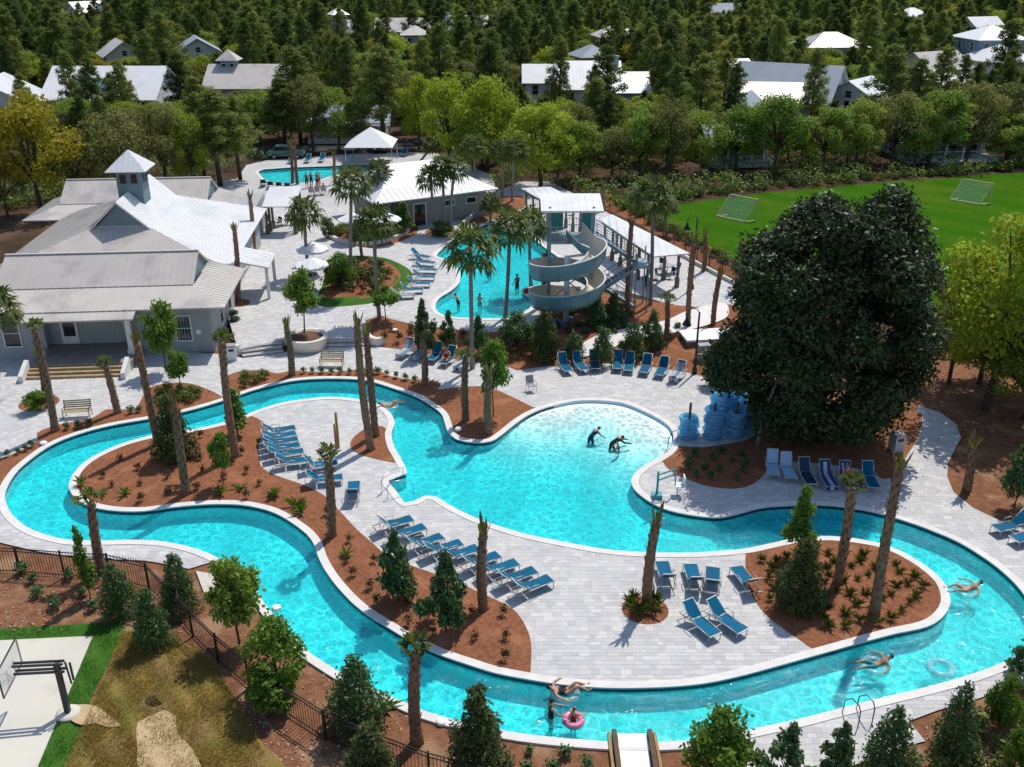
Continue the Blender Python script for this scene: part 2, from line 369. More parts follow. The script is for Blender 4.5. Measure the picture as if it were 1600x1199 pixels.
LOWER = [(-330,900),(-150,870),(0,848),(60,862),(130,872),(225,876),(262,882),(295,889),(335,877),(380,875),(430,945),(520,1015),(640,1075),(800,1118),(1000,1130),(1165,1118),(1172,1150),(1165,1215),(1310,1203),(1400,1175),(1415,1166),(1446,1158),(1420,1127),(1465,1110),(1515,1096),(1545,1086),(1600,1072),(1700,1045),(1780,1000),(1720,880),(1640,840),(1586,821),(1555,810),(1521,794),(1490,769),(1480,745),(1481,724),(1490,706),(1502,684),(1494,663),(1470,645),(1437,634),(1425,645),(1400,640),(1200,628),(1180,626),(1118,594),(1079,583),(1030,575),(970,567),(940,567),(872,572),(858,571),(808,578),(793,572),(740,565),(680,555),(625,545),(592,541),(571,541),(507,543),(440,551),(378,559),(338,553),(200,545),(-330,565)]
SLOPE_B = [(571,541),(592,542),(625,546),(680,556),(740,566),(793,573),(808,579),(858,572),(872,573),(940,568),(970,568),(1030,575),(1079,583),(1118,594),(1180,626)]
SLOPE_T = [(1215,560),(1165,470),(1100,480),(1010,470),(900,450),(860,480),(835,508),(785,519),(720,515),(645,506),(624,501),(594,493),(571,499),(571,522)]
UPPER = [(372,546),(440,532),(507,529),(571,527),(571,500),(594,494),(624,502),(645,507),(720,516),(785,520),(835,510),(860,490),(900,470),(950,452),(983,457),(1041,474),(1067,491),(1040,505),(1062,522),(1090,517),(1130,508),(1160,486),(1168,460),(1150,447),(1056,396),(1000,365),(930,320),(860,284),(812,284),(775,300),(770,275),(690,240),(640,238),(560,240),(420,250),(385,258),(370,280),(320,285),(300,420),(345,460)]
lower = pxloop(LOWER, 0, smooth=False); upper = pxloop(UPPER, ZT, smooth=False)
slope_b = [G(x, y).xy for x, y in SLOPE_B]; slope_t = [G(x, y, ZT).xy for x, y in SLOPE_T]
slope_loop = slope_b + slope_t
def slope_z(x, y): return 0.015 + (ZT - .01) * np.clip(near_dist(slope_b, x, y, False) / 4.3, 0, 1)

# ------------------------------------------------------------------ ground
struct(sheet('ground', [Vector(p) for p in ((-2500,-30),(2500,-30),(2500,62),(-2500,62))], [river], flat(-.06), M_GROUND2))
struct(sheet('ground', [Vector(p) for p in ((-2500,62),(2500,62),(2500,4500),(-2500,4500))], [upool, fpool], lambda x, y: -.06 + ZT*np.clip((y-62)/6, 0, 1), M_GROUND, cuts=[((-2490,68),(2490,68))]))

# ------------------------------------------------------------------ pools
def make_pool(name, outer, holes, ztop, floor_fn, grid):
    root = struct(link(name, None))
    wl = ztop - .165
    fl = sheet('pool_floor', outer, holes, floor_fn, M_PLASTER, grid=grid, parent=root)
    mb = MB(); tb = MB(); cb = MB()
    for lp, sgn in [(outer, 1)] + [(h, -1) for h in holes]:
        X = np.array([p.x for p in lp]); Y = np.array([p.y for p in lp]); Z = floor_fn(X, Y); zm = {(p.x, p.y): z for p, z in zip(lp, Z)}
        wallstrip(mb, lp, ztop + .0, lambda p: zm[(p.x, p.y)] - .01)
        inn = offset(lp, -.004 * sgn)
        if outer is river and sgn == 1:                            # no tile along the shallow beach
            n = len(inn); d = near_dist(beach, X, Y, False)
            vs = [(p.x, p.y, ztop - .006) for p in inn] + [(p.x, p.y, wl - .04) for p in inn]
            tb.add(vs, [(i, (i+1)%n, n+(i+1)%n, n+i) for i in range(n) if d[i] > .3], 0, True)
        else: wallstrip(tb, inn, ztop - .006, wl - .04)
        wd = .34
        a = offset(lp, -.03 * sgn); b = offset(lp, wd * sgn); n = len(lp); t0, t1 = ztop + .034, ztop - .03
        vs = [(p.x,p.y,t1) for p in a] + [(p.x,p.y,t0) for p in a] + [(p.x,p.y,t0) for p in b] + [(p.x,p.y,t1-.06) for p in b]
        fs = []
        for i in range(n):
            j = (i+1) % n
            for k in range(3): fs.append((k*n+i, k*n+j, (k+1)*n+j, (k+1)*n+i))
        cb.add(vs, fs, 0, False)
    mb.build('pool_wall', M_PLASTER, root); tb.build('waterline_tile', M_TILE, root); cb.build('coping', M_COPING, root)
    # closed body of water, its sides and bottom just behind the shell
    o2 = offset(outer, .02); h2 = [offset(h, -.02) for h in holes]
    top = sheet('water', o2, h2, flat(wl), M_WATER, grid=1.2); me = top.data
    V = np.zeros(len(me.vertices)*3, np.float32); me.vertices.foreach_get('co', V); V = V.reshape(-1,3)
    F = np.array([tuple(p.vertices) for p in me.polygons]); n = len(V)
    B = V.copy(); B[:,2] = ztop - 1.5
    tri = [tuple(f) for f in F] + [tuple(int(i)+n for i in f[::-1]) for f in F]
    cnt = {}
    for f in F:
        for k in range(3):
            e = (f[k], f[(k+1)%3]); cnt[e] = 1
    for (a, b) in list(cnt):
        if (b, a) not in cnt: tri += [(b, a, a+n), (b, a+n, b+n)]
    bpy.data.objects.remove(top)
    me = np_mesh('water', np.vstack([V, B]), np.array(tri), M_WATER); dv = np.clip(wl - floor_fn(V[:,0], V[:,1]), 0, 2).astype(np.float32)
    da = me.attributes.new('depth', 'FLOAT', 'POINT'); da.data.foreach_set('value', np.concatenate([dv, dv])); link('water', me, root)
    return root
def river_floor(x, y):
    d = near_dist(beach, np.asarray(x, float), np.asarray(y, float), False)
    return np.maximum(-.80, -.160 - .006 * d - .0080 * d * d)
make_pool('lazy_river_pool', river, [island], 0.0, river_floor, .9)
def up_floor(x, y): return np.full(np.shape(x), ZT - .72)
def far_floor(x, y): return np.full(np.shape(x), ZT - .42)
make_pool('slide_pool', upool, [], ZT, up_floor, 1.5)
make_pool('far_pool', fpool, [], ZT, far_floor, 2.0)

# ------------------------------------------------------------------ decks and their pavers
deck_lo = struct(sheet('pool_deck', lower, [river], flat(0), M_DECK))
deck_is = struct(sheet('island_deck', island, [], flat(0), M_DECK))
deck_up = struct(sheet('upper_terrace', upper, [upool, fpool], flat(ZT), M_DECK))
mb = MB(); wallstrip(mb, [G(x, y, ZT).xy for x, y in UPPER], ZT - .002, 0.0, 0, False); o = mb.build('terrace_edge', M_COPING, deck_up)
def lay_pavers(parent, loop, holes, z, region, singles=0, sd=1):
    rg = np.random.RandomState(sd); xs = [p.x for p in loop]; ys = [p.y for p in loop]
    x0, x1, y0, y1 = max(min(xs), region[0]), min(max(xs), region[1]), max(min(ys), region[2]), min(max(ys), region[3])
    rows = []; y = y0
    while y < y1:
        h = rg.choice([.20, .25, .25, .31]); x = x0 - rg.uniform(0, .5)
        while x < x1:
            wd = rg.choice([.25, .32, .40, .48]); rows.append((x, y, wd, h)); x += wd
        y += h
    A = np.array(rows); g = .004
    ax, bx, ay, by = A[:,0]+g, A[:,0]+A[:,2]-g, A[:,1]+g, A[:,1]+A[:,3]-g
    ok = np.ones(len(A), bool)
    for X, Y in ((ax,ay),(bx,ay),(ax,by),(bx,by)):
        ok &= inside(loop, X, Y)
        for h in holes: ok &= ~inside(h, X, Y)
    ax, bx, ay, by = ax[ok], bx[ok], ay[ok], by[ok]; n = len(ax); zt = z + .007 + rg.uniform(-.002, .002, n); zb = np.full(n, z - .01)
    order = np.argsort(ay); sing = order[:singles]; rest = order[singles:]
    V = np.empty((len(rest), 8, 3), np.float32)
    for k, (X, Y, Z) in enumerate(((ax,ay,zb),(bx,ay,zb),(bx,by,zb),(ax,by,zb),(ax,ay,zt),(bx,ay,zt),(bx,by,zt),(ax,by,zt))):
        V[:,k,0], V[:,k,1], V[:,k,2] = X[rest], Y[rest], Z[rest]
    f = np.array([(4,5,6,7),(0,1,5,4),(1,2,6,5),(2,3,7,6),(3,0,4,7)]); F = (f[None] + (np.arange(len(rest))*8)[:,None,None]).reshape(-1,4)
    if len(rest): stuff(link('pavers', np_mesh('pavers', V.reshape(-1,3), F, M_PAVER), parent))
    cache = {}
    for i in sing:
        key = (round(float(bx[i]-ax[i]),2), round(float(by[i]-ay[i]),2))
        if key not in cache:
            q = MB(); q.box((0,0,0), (key[0], key[1], .017)); cache[key] = q.mesh('paver', M_PAVER)
        link('paver', cache[key], parent, ((ax[i]+bx[i])/2, (ay[i]+by[i])/2, float(zt[i])-.0085))
lay_pavers(deck_is, island, [], 0, (-60, 60, 0, 80), 300, 2)
lay_pavers(deck_lo, lower, [river], 0, (-45, 32, 10, 66), 0, 3)
lay_pavers(deck_up, upper, [upool, fpool], ZT, (-40, 24, 58, 100), 0, 4)

# ------------------------------------------------------------------ planting beds
def mound(loop, z, h=.10, w_=1.4):
    def f(x, y):
        d = near_dist(loop, x, y); t = np.clip((d - .30) / w_, 0, 1); t = t*t*(3-2*t)
        wob = h*(.3*np.sin(x*1.9+1)*np.cos(y*1.6) + .25*np.sin(x*3.7+y*2.9))
        return z + .011 + t * (h + wob)
    return f
def bed(name, pxs, z=0.0, h=.10, m=None, smooth=True, grid=.55, holes=()):
    lp = pxloop(pxs, z, .4, smooth)
    return struct(sheet(name, lp, list(holes), mound(lp, z, h), m or M_MULCH, grid=grid))
BED_CURVE = [(386,650),(404,655),(417,666),(416,676),(406,691),(404,707),(408,728),(420,738),(442,747),(474,758),(506,774),(532,800),(555,825),(580,847),(605,868),(645,885),(680,897),(712,909),(737,920),(765,933),(790,945),(807,957),(822,980),(830,1007),(829,1048),(828,1061)]
ISL_LEFT = [p for p in ISLAND[:35]]
bed('mulch_bed', BED_CURVE + ISL_LEFT[::-1], 0, .12)
bed('mulch_bed', [(547,697),(555,707),(580,716),(622,723),(613,700),(609,677),(596,666),(575,669),(560,677),(550,687)])
c0 = G(1008, 953); bedc = [Vector((c0.x + .97*math.cos(a*math.pi/14), c0.y + .97*math.sin(a*math.pi/14))) for a in range(28)]
struct(sheet('mulch_bed', bedc, [], mound(bedc, 0, .08, .6), M_MULCH, grid=.3))
bed('mulch_bed', [(1168,860),(1165,890),(1168,912),(1178,936),(1196,961),(1225,984),(1250,1001),(1277,1019),(1300,1014),(1350,1000),(1400,988),(1435,981),(1458,973),(1474,960),(1482,944),(1480,926),(1470,908),(1446,887),(1420,871),(1393,858),(1366,850),(1330,844),(1296,841),(1262,842),(1234,846),(1197,854)])
bed('mulch_bed', [(-60,745),(-40,728),(0,717),(30,705),(58,690),(58,677),(75,669),(100,662),(140,655),(155,647),(166,640),(190,640),(212,638),(224,618),(234,606),(255,600),(280,598),(303,601),(330,611),(347,620),(350,624),(295,640),(237,652),(175,663),(125,676),(80,694),(45,718),(22,740),(5,772),(-30,800),(-60,790)])
bed('mulch_bed', [(354,622),(352,605),(357,587),(380,580),(412,579),(435,584),(455,579),(480,581),(530,581),(565,577),(592,579),(604,586),(630,592),(667,594),(685,597),(688,603),(684,609),(717,605),(755,604),(772,608),(804,622),(832,636),(844,639),(825,647),(806,659),(781,679),(767,688),(742,690),(715,685),(703,675),(698,661),(692,646),(677,634),(651,618),(618,606),(583,595),(555,591),(505,590),(455,594),(400,607)])
bed('mulch_bed', [(1034,716),(1052,698),(1080,699),(1110,698),(1164,688),(1200,670),(1260,655),(1350,640),(1425,640),(1441,655),(1431,690),(1419,709),(1404,731),(1395,748),(1380,749),(1350,735),(1300,727),(1240,722),(1205,729),(1190,746),(1174,758),(1150,764),(1110,761),(1080,752),(1050,738)])
sb = struct(sheet('slope_bed', slope_loop, [upool], lambda x, y: slope_z(x, y) + np.clip(near_dist(slope_loop, x, y)-.3, 0, 1)*(.05*np.sin(x*2.3)*np.cos(y*1.7)+.05), M_MULCH, grid=.6))
pth = pxloop([(900,545),(935,527),(980,518),(1040,505),(1075,490),(1130,478),(1135,500),(1090,517),(1040,527),(985,536),(940,548),(905,556)], .35, .5)
struct(sheet('path', pth, [], lambda x, y: slope_z(x, y) + .13, M_COPING, grid=.6))
# upper terrace beds
bed('lawn', [(500,479),(549,478),(590,472),(625,456),(643,437),(641,423),(615,408),(590,402),(545,400),(512,406),(509,420),(506,440),(497,462)], ZT, .05, M_GRASS)
bed('mulch_bed', [(504,464),(540,469),(580,464),(612,450),(626,432),(612,414),(585,406),(545,404),(518,410),(514,425),(512,445)], ZT + .035, .14)
bed('mulch_bed', [(505,368),(530,379),(560,386),(592,387),(630,376),(652,363),(648,352),(620,348),(560,346),(515,356)], ZT, .15)
bed('mulch_bed', [(722,353),(755,332),(772,311),(815,307),(820,322),(790,336),(757,347)], ZT, .2)
bed('mulch_bed', [(930,318),(1000,352),(1050,385),(1150,436),(1170,420),(1060,360),(1020,335),(940,300)], ZT - .05, .15)
for (px_, py_, r_) in ((397,403,1.0),(371,474,.95),(61,630,1.15),(480,430,.7),(690,363,1.6)):
    z_ = ZT if px_ != 61 else 0; c0 = G(px_, py_, z_); lp = [Vector((c0.x + r_*math.cos(a*math.pi/12), c0.y + r_*math.sin(a*math.pi/12))) for a in range(24)]
    struct(sheet('mulch_bed', lp, [], mound(lp, z_, .1, .6), M_MULCH, grid=.35))
fieldl = pxloop([(1036,322),(1100,314),(1190,302),(1375,286),(1600,270),(1900,245),(2100,420),(1600,520),(1300,470),(1147,406),(1090,374),(1030,345)], ZT - .06, smooth=False)
struct(sheet('soccer_field', fieldl, [], flat(ZT - .03), M_TURF))
# bottom-left corner: court, lawn, dry grass, sand
lp = pxloop([(-150,985),(0,981),(100,977),(193,973),(186,1000),(174,1030),(155,1068),(140,1098),(128,1140),(100,1199),(80,1260),(-150,1260)], -.05, .6)
struct(sheet('lawn', lp, [], mound(lp, -.055, .02, .3), M_GRASS, grid=.5))
lp = pxloop([(188,990),(240,985),(300,1010),(340,1040),(370,1100),(400,1150),(430,1215),(90,1225),(110,1180),(133,1130),(150,1085),(176,1032)], -.05, .6)
struct(sheet('dry_grass', lp, [], mound(lp, -.058, .06, .8), M_DRY, grid=.4))
lp = pxloop([(216,1132),(238,1120),(258,1112),(275,1122),(278,1150),(300,1172),(312,1215),(225,1215),(215,1170)], -.05, .4)
struct(sheet('sand_patch', lp, [], mound(lp, .03, .03, .5), M_SAND, grid=.3))
lp = pxloop([(100,1110),(122,1104),(150,1106),(172,1122),(190,1138),(172,1140),(150,1133),(128,1136),(108,1126)], -.05, .3)
struct(sheet('sand_patch', lp, [], mound(lp, .03, .03, .5), M_SAND, grid=.3))
court = pxloop([(-150,1010),(0,1001),(145,994),(58,1200),(30,1262),(-150,1262)], 0, smooth=False)
mb = MB(); mb.prism(court, -.15, .01); struct(mb.build('basketball_court', M_CONC))
pad = pxloop([(306,893),(345,900),(372,940),(350,958),(318,925)], 0, smooth=False)
mb = MB(); mb.prism(pad, -.1, .03); struct(mb.build('equipment_pad', M_CONC))
road = pxloop([(300,246),(420,240),(640,232),(760,225),(760,216),(640,219),(420,228),(300,232)], ZT, smooth=False)
struct(sheet('road', road, [], flat(ZT - .045), M_ASPH))
# ------------------------------------------------------------------ plants
BARK = mat('bark', (.11,.085,.065), (.065,.05,.04), 6, .95, .6, 20, spec=.05)
PALMBARK = mat('palm_bark', (.31,.195,.125), (.18,.108,.068), 7, .95, .8, 18, spec=.05, bdist=.05, rand=.2)
PALMGREY = mat('palm_bark_grey', (.28,.25,.215), (.19,.165,.14), 5, .95, .5, 14, spec=.05)
L_MAGN = leafmat('magnolia_leaf', (.024,.040,.012), (.060,.088,.030), .2, .45, .28, .05)
L_PINE = leafmat('pine_needles', (0.070,0.120,0.034), (0.162,0.222,0.058), .4, .6, .12, .38, hue=(0.198,0.210,0.050))
L_OAK = leafmat('oak_leaf', (0.137,0.260,0.040), (0.260,0.382,0.061), 0.5, .55, .2, .2, hue=(0.260,0.306,0.066))
L_LIME = leafmat('spring_leaf', (0.255,0.348,0.034), (0.379,0.419,0.046), 0.52, .55, .2, .12)
L_YEL = leafmat('yellow_leaf', (0.409,0.347,0.030), (0.285,0.261,0.030), 0.52, .55, .2, .08)
L_OLIVE = leafmat('olive_leaf', (0.245,0.236,0.082), (0.158,0.179,0.064), 0.48, .6, .15, .15)
L_SHRUB = leafmat('shrub_leaf', (0.048,0.114,0.035), (0.110,0.186,0.065), 0.35, .45, .35, .2)
L_JUNI = leafmat('juniper_leaf', (0.049,0.078,0.025), (0.114,0.129,0.041), .2, .6, .15, .15)
L_BRIGHT = leafmat('bright_leaf', (0.093,0.194,0.022), (0.163,0.256,0.034), .4, .5, .25, .15)
L_PALM = leafmat('palm_frond', (0.070,0.110,0.022), (0.140,0.165,0.040), .35, .55, .2, .15)
L_TIED = leafmat('dry_frond', (0.195,0.150,0.065), (0.137,0.143,0.046), .25, .6, .2, .2)
L_GRASS = leafmat('grass_blade', (0.102,0.150,0.030), (0.180,0.198,0.054), .35, .6, .2, .2)
L_RUST = leafmat('rust_leaf', (0.078,0.058,0.026), (0.124,0.081,0.034), .3, .6, .2, .25)
L_RED = leafmat('red_leaf', (.10,.012,.020), (.16,.03,.035), .3, .5, .2, .1)

def quads(C, N, size, rg, asp=.55, mi=0):
    """leaf faces: diamond quads at centres C with normals N"""
    n = len(C); N = N / (np.linalg.norm(N, axis=1, keepdims=True) + 1e-9)
    a = rg.normal(size=(n,3)); u = np.cross(N, a); u /= (np.linalg.norm(u, axis=1, keepdims=True) + 1e-9); v = np.cross(N, u)
    s = (size * rg.uniform(.65, 1.35, n))[:,None]
    V = np.stack([C - u*s, C + v*s*asp, C + u*s, C - v*s*asp], 1).reshape(-1,3)
    return V, np.arange(4*n).reshape(-1,4)
def blob_leaves(blobs, n, size, rg, asp=.55, shell=.55, up=.5):
    """blobs: (x, y, z, rx, ry, rz)"""
    B = np.array(blobs, float); wts = (B[:,3]*B[:,4]*B[:,5])**(2/3); wts /= wts.sum()
    idx = rg.choice(len(B), n, p=wts); d = rg.normal(size=(n,3)); d /= np.linalg.norm(d, axis=1, keepdims=True)
    r = (shell + (1-shell)*rg.uniform(0,1,n))**.8; r *= 1 + .12*rg.normal(size=n)
    C = B[idx,:3] + d * B[idx,3:6] * r[:,None]
    N = d*.7 + rg.normal(size=(n,3))*.75; N[:,2] += up
    return quads(C, N, size, rg, asp)
def crown_mesh(name, blobs, n, size, seed, m, **k):
    V, F = blob_leaves(blobs, n, size, np.random.RandomState(seed), **k); return np_mesh(name, V, F, m)
def limb_mesh(name, base_r, h, tips, seed, m=BARK, split=.35, n=7):
    rg = random.Random(seed); mb = MB(); s = Vector((rg.uniform(-.03,.03)*h, rg.uniform(-.03,.03)*h, h*split))
    mb.tube([(0,0,-.25),(0,0,.05*h), s*.6 , s], [base_r*1.35, base_r*1.05, base_r*.9, base_r*.75], n, 0)
    for t in tips:
        t = Vector(t); q = s.lerp(t, .5) + Vector((rg.uniform(-.1,.1),rg.uniform(-.1,.1),rg.uniform(0,.12)))*(t-s).length
        mb.tube([s - Vector((0,0,.1*h*split)), q, t], [base_r*.62, base_r*.36, base_r*.1], 5, 0)
    return mb.mesh(name, m)
def rnd_blobs(rg, k, R_, h0, h1, fr=.42, flat_=.75, top=.55):
    out = []
    for i in range(k):
        z = rg.uniform(0, 1); rad = R_ * (math.sin(math.pi * (.18 + .72*z)) ** .7) * (1 - top*max(0, z-.6)); a = i*2.4 + rg.uniform(-.5,.5)
        rr = rad * math.sqrt(rg.uniform(.08, .75)); b = R_ * fr * rg.uniform(.7, 1.25)
        out.append((rr*math.cos(a), rr*math.sin(a), h0 + (h1-h0)*z - b*flat_*(z-.5), b, b, b*flat_))
    return out
TREES = {}
def treekind(key, i):
    """shared meshes of unit trees (real size, about 11 m high): trunk, crown"""
    if (key, i) in TREES: return TREES[(key, i)]
    sd = sum(map(ord, key))*7 + i*13; rg = np.random.RandomState(sd); rr = random.Random(sd)
    if key == 'pine':
        h = 15.0; bl = []; mb = MB(); mb.tube([(0,0,-.3),(.1,0,5),(0,.12,10),(.05,0,14.6)], [.24,.2,.14,.04], 6, 0)
        for k in range(34):
            z = 4.6 + 9.8*(k/33.0)**.9; L = (2.9*max(0, 1 - ((z-4.2)/10.9))**.8 + .35)*rr.uniform(.5,1.2); a = k*2.39 + rr.uniform(-.4,.4)
            e = Vector((L*math.cos(a), L*math.sin(a), z + L*.18)); mb.tube([(0,0,z-.1), e], [.05,.015], 4, 0)
            b = .55 + .30*L*.5; bl.append((e.x*.9, e.y*.9, e.z + rr.uniform(-.3,.4), b*.9, b*.9, b*.8)); bl.append((e.x*.45, e.y*.45, z + .2, b*.8, b*.8, b*.8))
        bl.append((0,0,14.6,.6,.6,.9)); me = crown_mesh('crown', bl, 6400, .23, sd, L_PINE, asp=.30, shell=.15, up=.45)
        TREES[(key,i)] = (mb.mesh('trunk', BARK), me, h, 3.3)
    else:
        m = dict(oak=L_OAK, lime=L_LIME, yellow=L_YEL, olive=L_OLIVE)[key]
        bl = rnd_blobs(rr, 34, 4.6, 2.6, 10.4, .30, .75); n = 7500 if key != 'olive' else 5500
        me = crown_mesh('crown', bl, n, .185, sd, m, shell=.45, up=.6)
        TREES[(key,i)] = (limb_mesh('trunk', .26, 10, [b[:3] for b in bl[::3]], sd), me, 11.0, 5.2)
    return TREES[(key, i)]
def tree(name, label, base, h, key, i, width=None, rz=0.0, group=None, cat='tree'):
    tm, cm, h0, r0 = treekind(key, i); s = h / h0; sx = s if width is None else (width / r0)
    t = thing(name, label, cat, base, rz, group); t.scale = (sx, sx, s)
    link('trunk', tm, t); link('crown', cm, t); return t

# --- palms
def fan_frond(mb, a, el, L, rg, droop=.35, mi=0, nleaf=9, wid=.085):
    """one costapalmate frond: petiole, then leaflets fanning out and drooping"""
    d = Vector((math.cos(a)*math.cos(el), math.sin(a)*math.cos(el), math.sin(el))); side = Vector((-math.sin(a), math.cos(a), 0)); up = d.cross(side) * -1
    p0 = Vector((0,0,0)); p1 = d * L * .5 + Vector((0,0,-.03*L))
    mb.add([p0 - side*.02, p0 + side*.02, p1 + side*.012, p1 - side*.012], [(0,1,2,3)], mi)
    for k in range(nleaf):
        f = (k/(nleaf-1)-.5)*2; an = f*1.75; dl = (d*math.cos(an) + side*math.sin(an)).normalized(); ll = L*.58*(1-.25*abs(f))*rg.uniform(.85,1.1)
        q = p1 + dl*ll*.55 + Vector((0,0,-droop*.12*ll)); e = p1 + dl*ll*.9 + Vector((0,0,-droop*ll*rg.uniform(.55,1.2)))
        wv = dl.cross(Vector((0,0,1))); wv = (wv.normalized() if wv.length > .05 else side)*wid*L*.62
        mb.add([p1, q + wv, e, q - wv], [(0,1,2,3)], mi)
def palm_crowns():
    out = {}
    for v in range(3):
        rg = random.Random(40+v); mb = MB(); n = 38
        for k in range(n):
            el = R(72) - R(105)*(k/(n-1))**1.05 + rg.uniform(-.1,.1); fan_frond(mb, k*2.399+rg.uniform(-.2,.2), el, rg.uniform(1.65,2.05), rg, .30 + .3*(k/n))
        out['full', v] = mb.mesh('crown', L_PALM)
        mb = MB()
        for k in range(9): fan_frond(mb, k*2.399, R(80) - R(6)*k + rg.uniform(-.12,.12), rg.uniform(.75,1.05), rg, .25, wid=.11)
        out['tuft', v] = mb.mesh('crown', L_PALM)
        mb = MB()
        for k in range(11):
            a = k*2.399; el = R(84) - R(1.5)*k; L = rg.uniform(.55,1.25); d = Vector((math.cos(a)*math.cos(el), math.sin(a)*math.cos(el), math.sin(el))); sd_ = Vector((-math.sin(a), math.cos(a), 0))*.07
            o_ = Vector((math.cos(a)*.07, math.sin(a)*.07, -.15)); mb.add([o_ - sd_*.6, o_ + sd_*.6, o_ + d*L*.7 + sd_, o_ + d*L, o_ + d*L*.7 - sd_], [(0,1,2,3,4)])
        for k in range(4):
            a = rg.uniform(0,6.3); mb.add([(0,0,.1),(.03,.03,.1),(.45*math.cos(a), .45*math.sin(a), rg.uniform(-.25,.35))], [(0,1,2)])
        out['tied', v] = mb.mesh('crown', L_TIED)
    return out
PCROWN = palm_crowns()
def palm_trunk(h, r, lean, seed, boots=True, m=PALMBARK):
    rg = random.Random(seed); mb = MB(); n = max(6, int(h/.33)); pts = []; rs = []; ph = rg.uniform(0,6)
    for i in range(n+1):
        t = i/n; bow = .10*math.sin(math.pi*t)*math.cos(ph)
        pts.append((lean[0]*t + bow, lean[1]*t + bow*.5, -.15 + (h+.15)*t))
        rs.append(r*(1.25 - .25*min(1, t*6))*(1.0 - .12*t)*rg.uniform(.93,1.07)*(1 if not boots else (1 + .12*math.sin(math.pi*min(1,t*1.1)))))
    mb.tube(pts, rs, 9, 0, True)
    if boots:
        k = int(h*11)
        for j in range(k):
            t = .12 + .86*j/k; a = j*2.399; c = Vector((lean[0]*t + .10*math.sin(math.pi*t)*math.cos(ph), lean[1]*t, h*t)); d = Vector((math.cos(a), math.sin(a), 0)); sd_ = Vector((-d.y, d.x, 0))*.055
            rr = r*1.02; p = c + d*rr*.86
            mb.add([p - sd_ - Vector((0,0,.12)), p + sd_ - Vector((0,0,.12)), p + d*.085 + Vector((0,0,.13)) + sd_*.5, p + d*.085 + Vector((0,0,.13)) - sd_*.5], [(0,1,2,3),(3,2,1,0)])
    return mb.mesh('trunk', m)
PALM_N = [0]
def palm(label, bpx, tpx, z=0.0, kind='tied', r=.21, group='transplanted palms around the pools', cs=1.0, name='palm_tree'):
    PALM_N[0] += 1; i = PALM_N[0]; b = G(bpx[0], bpx[1], z); t = PY(tpx[0], tpx[1], b.y); h = t.z - z - (.55 if kind == 'tied' else .35 if kind == 'tuft' else 0)
    root = thing(name, label, 'palm', b, 0, group)
    lean = ((t.x - b.x)*.9, 0)
    full = kind == 'full'
    link('trunk', palm_trunk(h, r*(.72 if full else 1), lean, i, not full, PALMGREY if full else PALMBARK), root)
    link('crown', PCROWN[kind, i % 3], root, (lean[0], 0, h - (.05 if kind != 'tied' else .1)), i*1.3, cs)
    return root

# --- shrubs and young trees (meshes shared between look-alikes)
SHR = {}
def shrubmesh(key):
    if key in SHR: return SHR[key]
    sd = sum(map(ord, key)); rg = np.random.RandomState(sd); rr = random.Random(sd)
    if key.startswith('cone') or key.startswith('juni'):
        bl = []
        for k in range(40):
            z = (k+.5)/40; rad = .46*(1-z)**.58*(1 if z > .12 else .85); a = k*2.399; q = rr.uniform(.35,.85)
            b = .15*(1.1-.65*z); bl.append((rad*q*math.cos(a), rad*q*math.sin(a), .08+.86*z, b, b, b*1.25))
        juni = key.startswith('juni')
        me = crown_mesh('crown', bl, 4200 if not juni else 5600, .026 if not juni else .036, sd, L_JUNI if juni else L_SHRUB, asp=.5 if not juni else .3, shell=.35, up=.9 if juni else .4)
        tr = limb_mesh('trunk', .02, 1, [(0,0,.7)], sd)
    elif key.startswith('mag'):
        bl = []
        for k in range(20):
            z = (k+.5)/20; rad = .42*(1-z**1.5)*(.7+.5*rr.random()); a = k*2.399; b = .13*(1.25-.7*z); q = rr.uniform(.2,.95)
            bl.append((rad*q*math.cos(a), rad*q*math.sin(a), .14+.82*z, b, b, b*.8))
        me = crown_mesh('crown', bl, 1900, .042, sd, L_SHRUB, asp=.5, shell=.3); tr = limb_mesh('trunk', .018, 1, [b[:3] for b in bl[::3]], sd, split=.2)
    elif key.startswith('young') or key.startswith('dark'):
        bl = rnd_blobs(rr, 30, .32, .34, .96, .36, 1.0); me = crown_mesh('crown', bl, 2600, .030, sd, L_BRIGHT if key.startswith('young') else L_OAK, shell=.3)
        tr = limb_mesh('trunk', .014, 1, [b[:3] for b in bl[::2]], sd, split=.42, n=6)
    elif key.startswith('slim'):
        bl = []
        for k in range(16):
            z = k/15; b = .095*(1.2-.6*z); a = k*2.399; q = .14*(1-.6*z)*rr.uniform(.2,1); bl.append((q*math.cos(a), q*math.sin(a), .25+.72*z, b, b, b*1.1))
        me = crown_mesh('crown', bl, 1500, .028, sd, L_BRIGHT, shell=.3); tr = limb_mesh('trunk', .011, 1, [(0,0,.85)], sd, split=.4, n=6)
    elif key.startswith('bush'):
        bl = rnd_blobs(rr, 26, .46, .10, .98, .36, .9); me = crown_mesh('crown', bl, 3600, .034, sd, L_BRIGHT if 'b' in key[4:] else L_SHRUB, shell=.35)
        tr = limb_mesh('trunk', .02, 1, [b[:3] for b in bl[::2]], sd, split=.15)
    SHR[key] = (tr, me); return SHR[key]
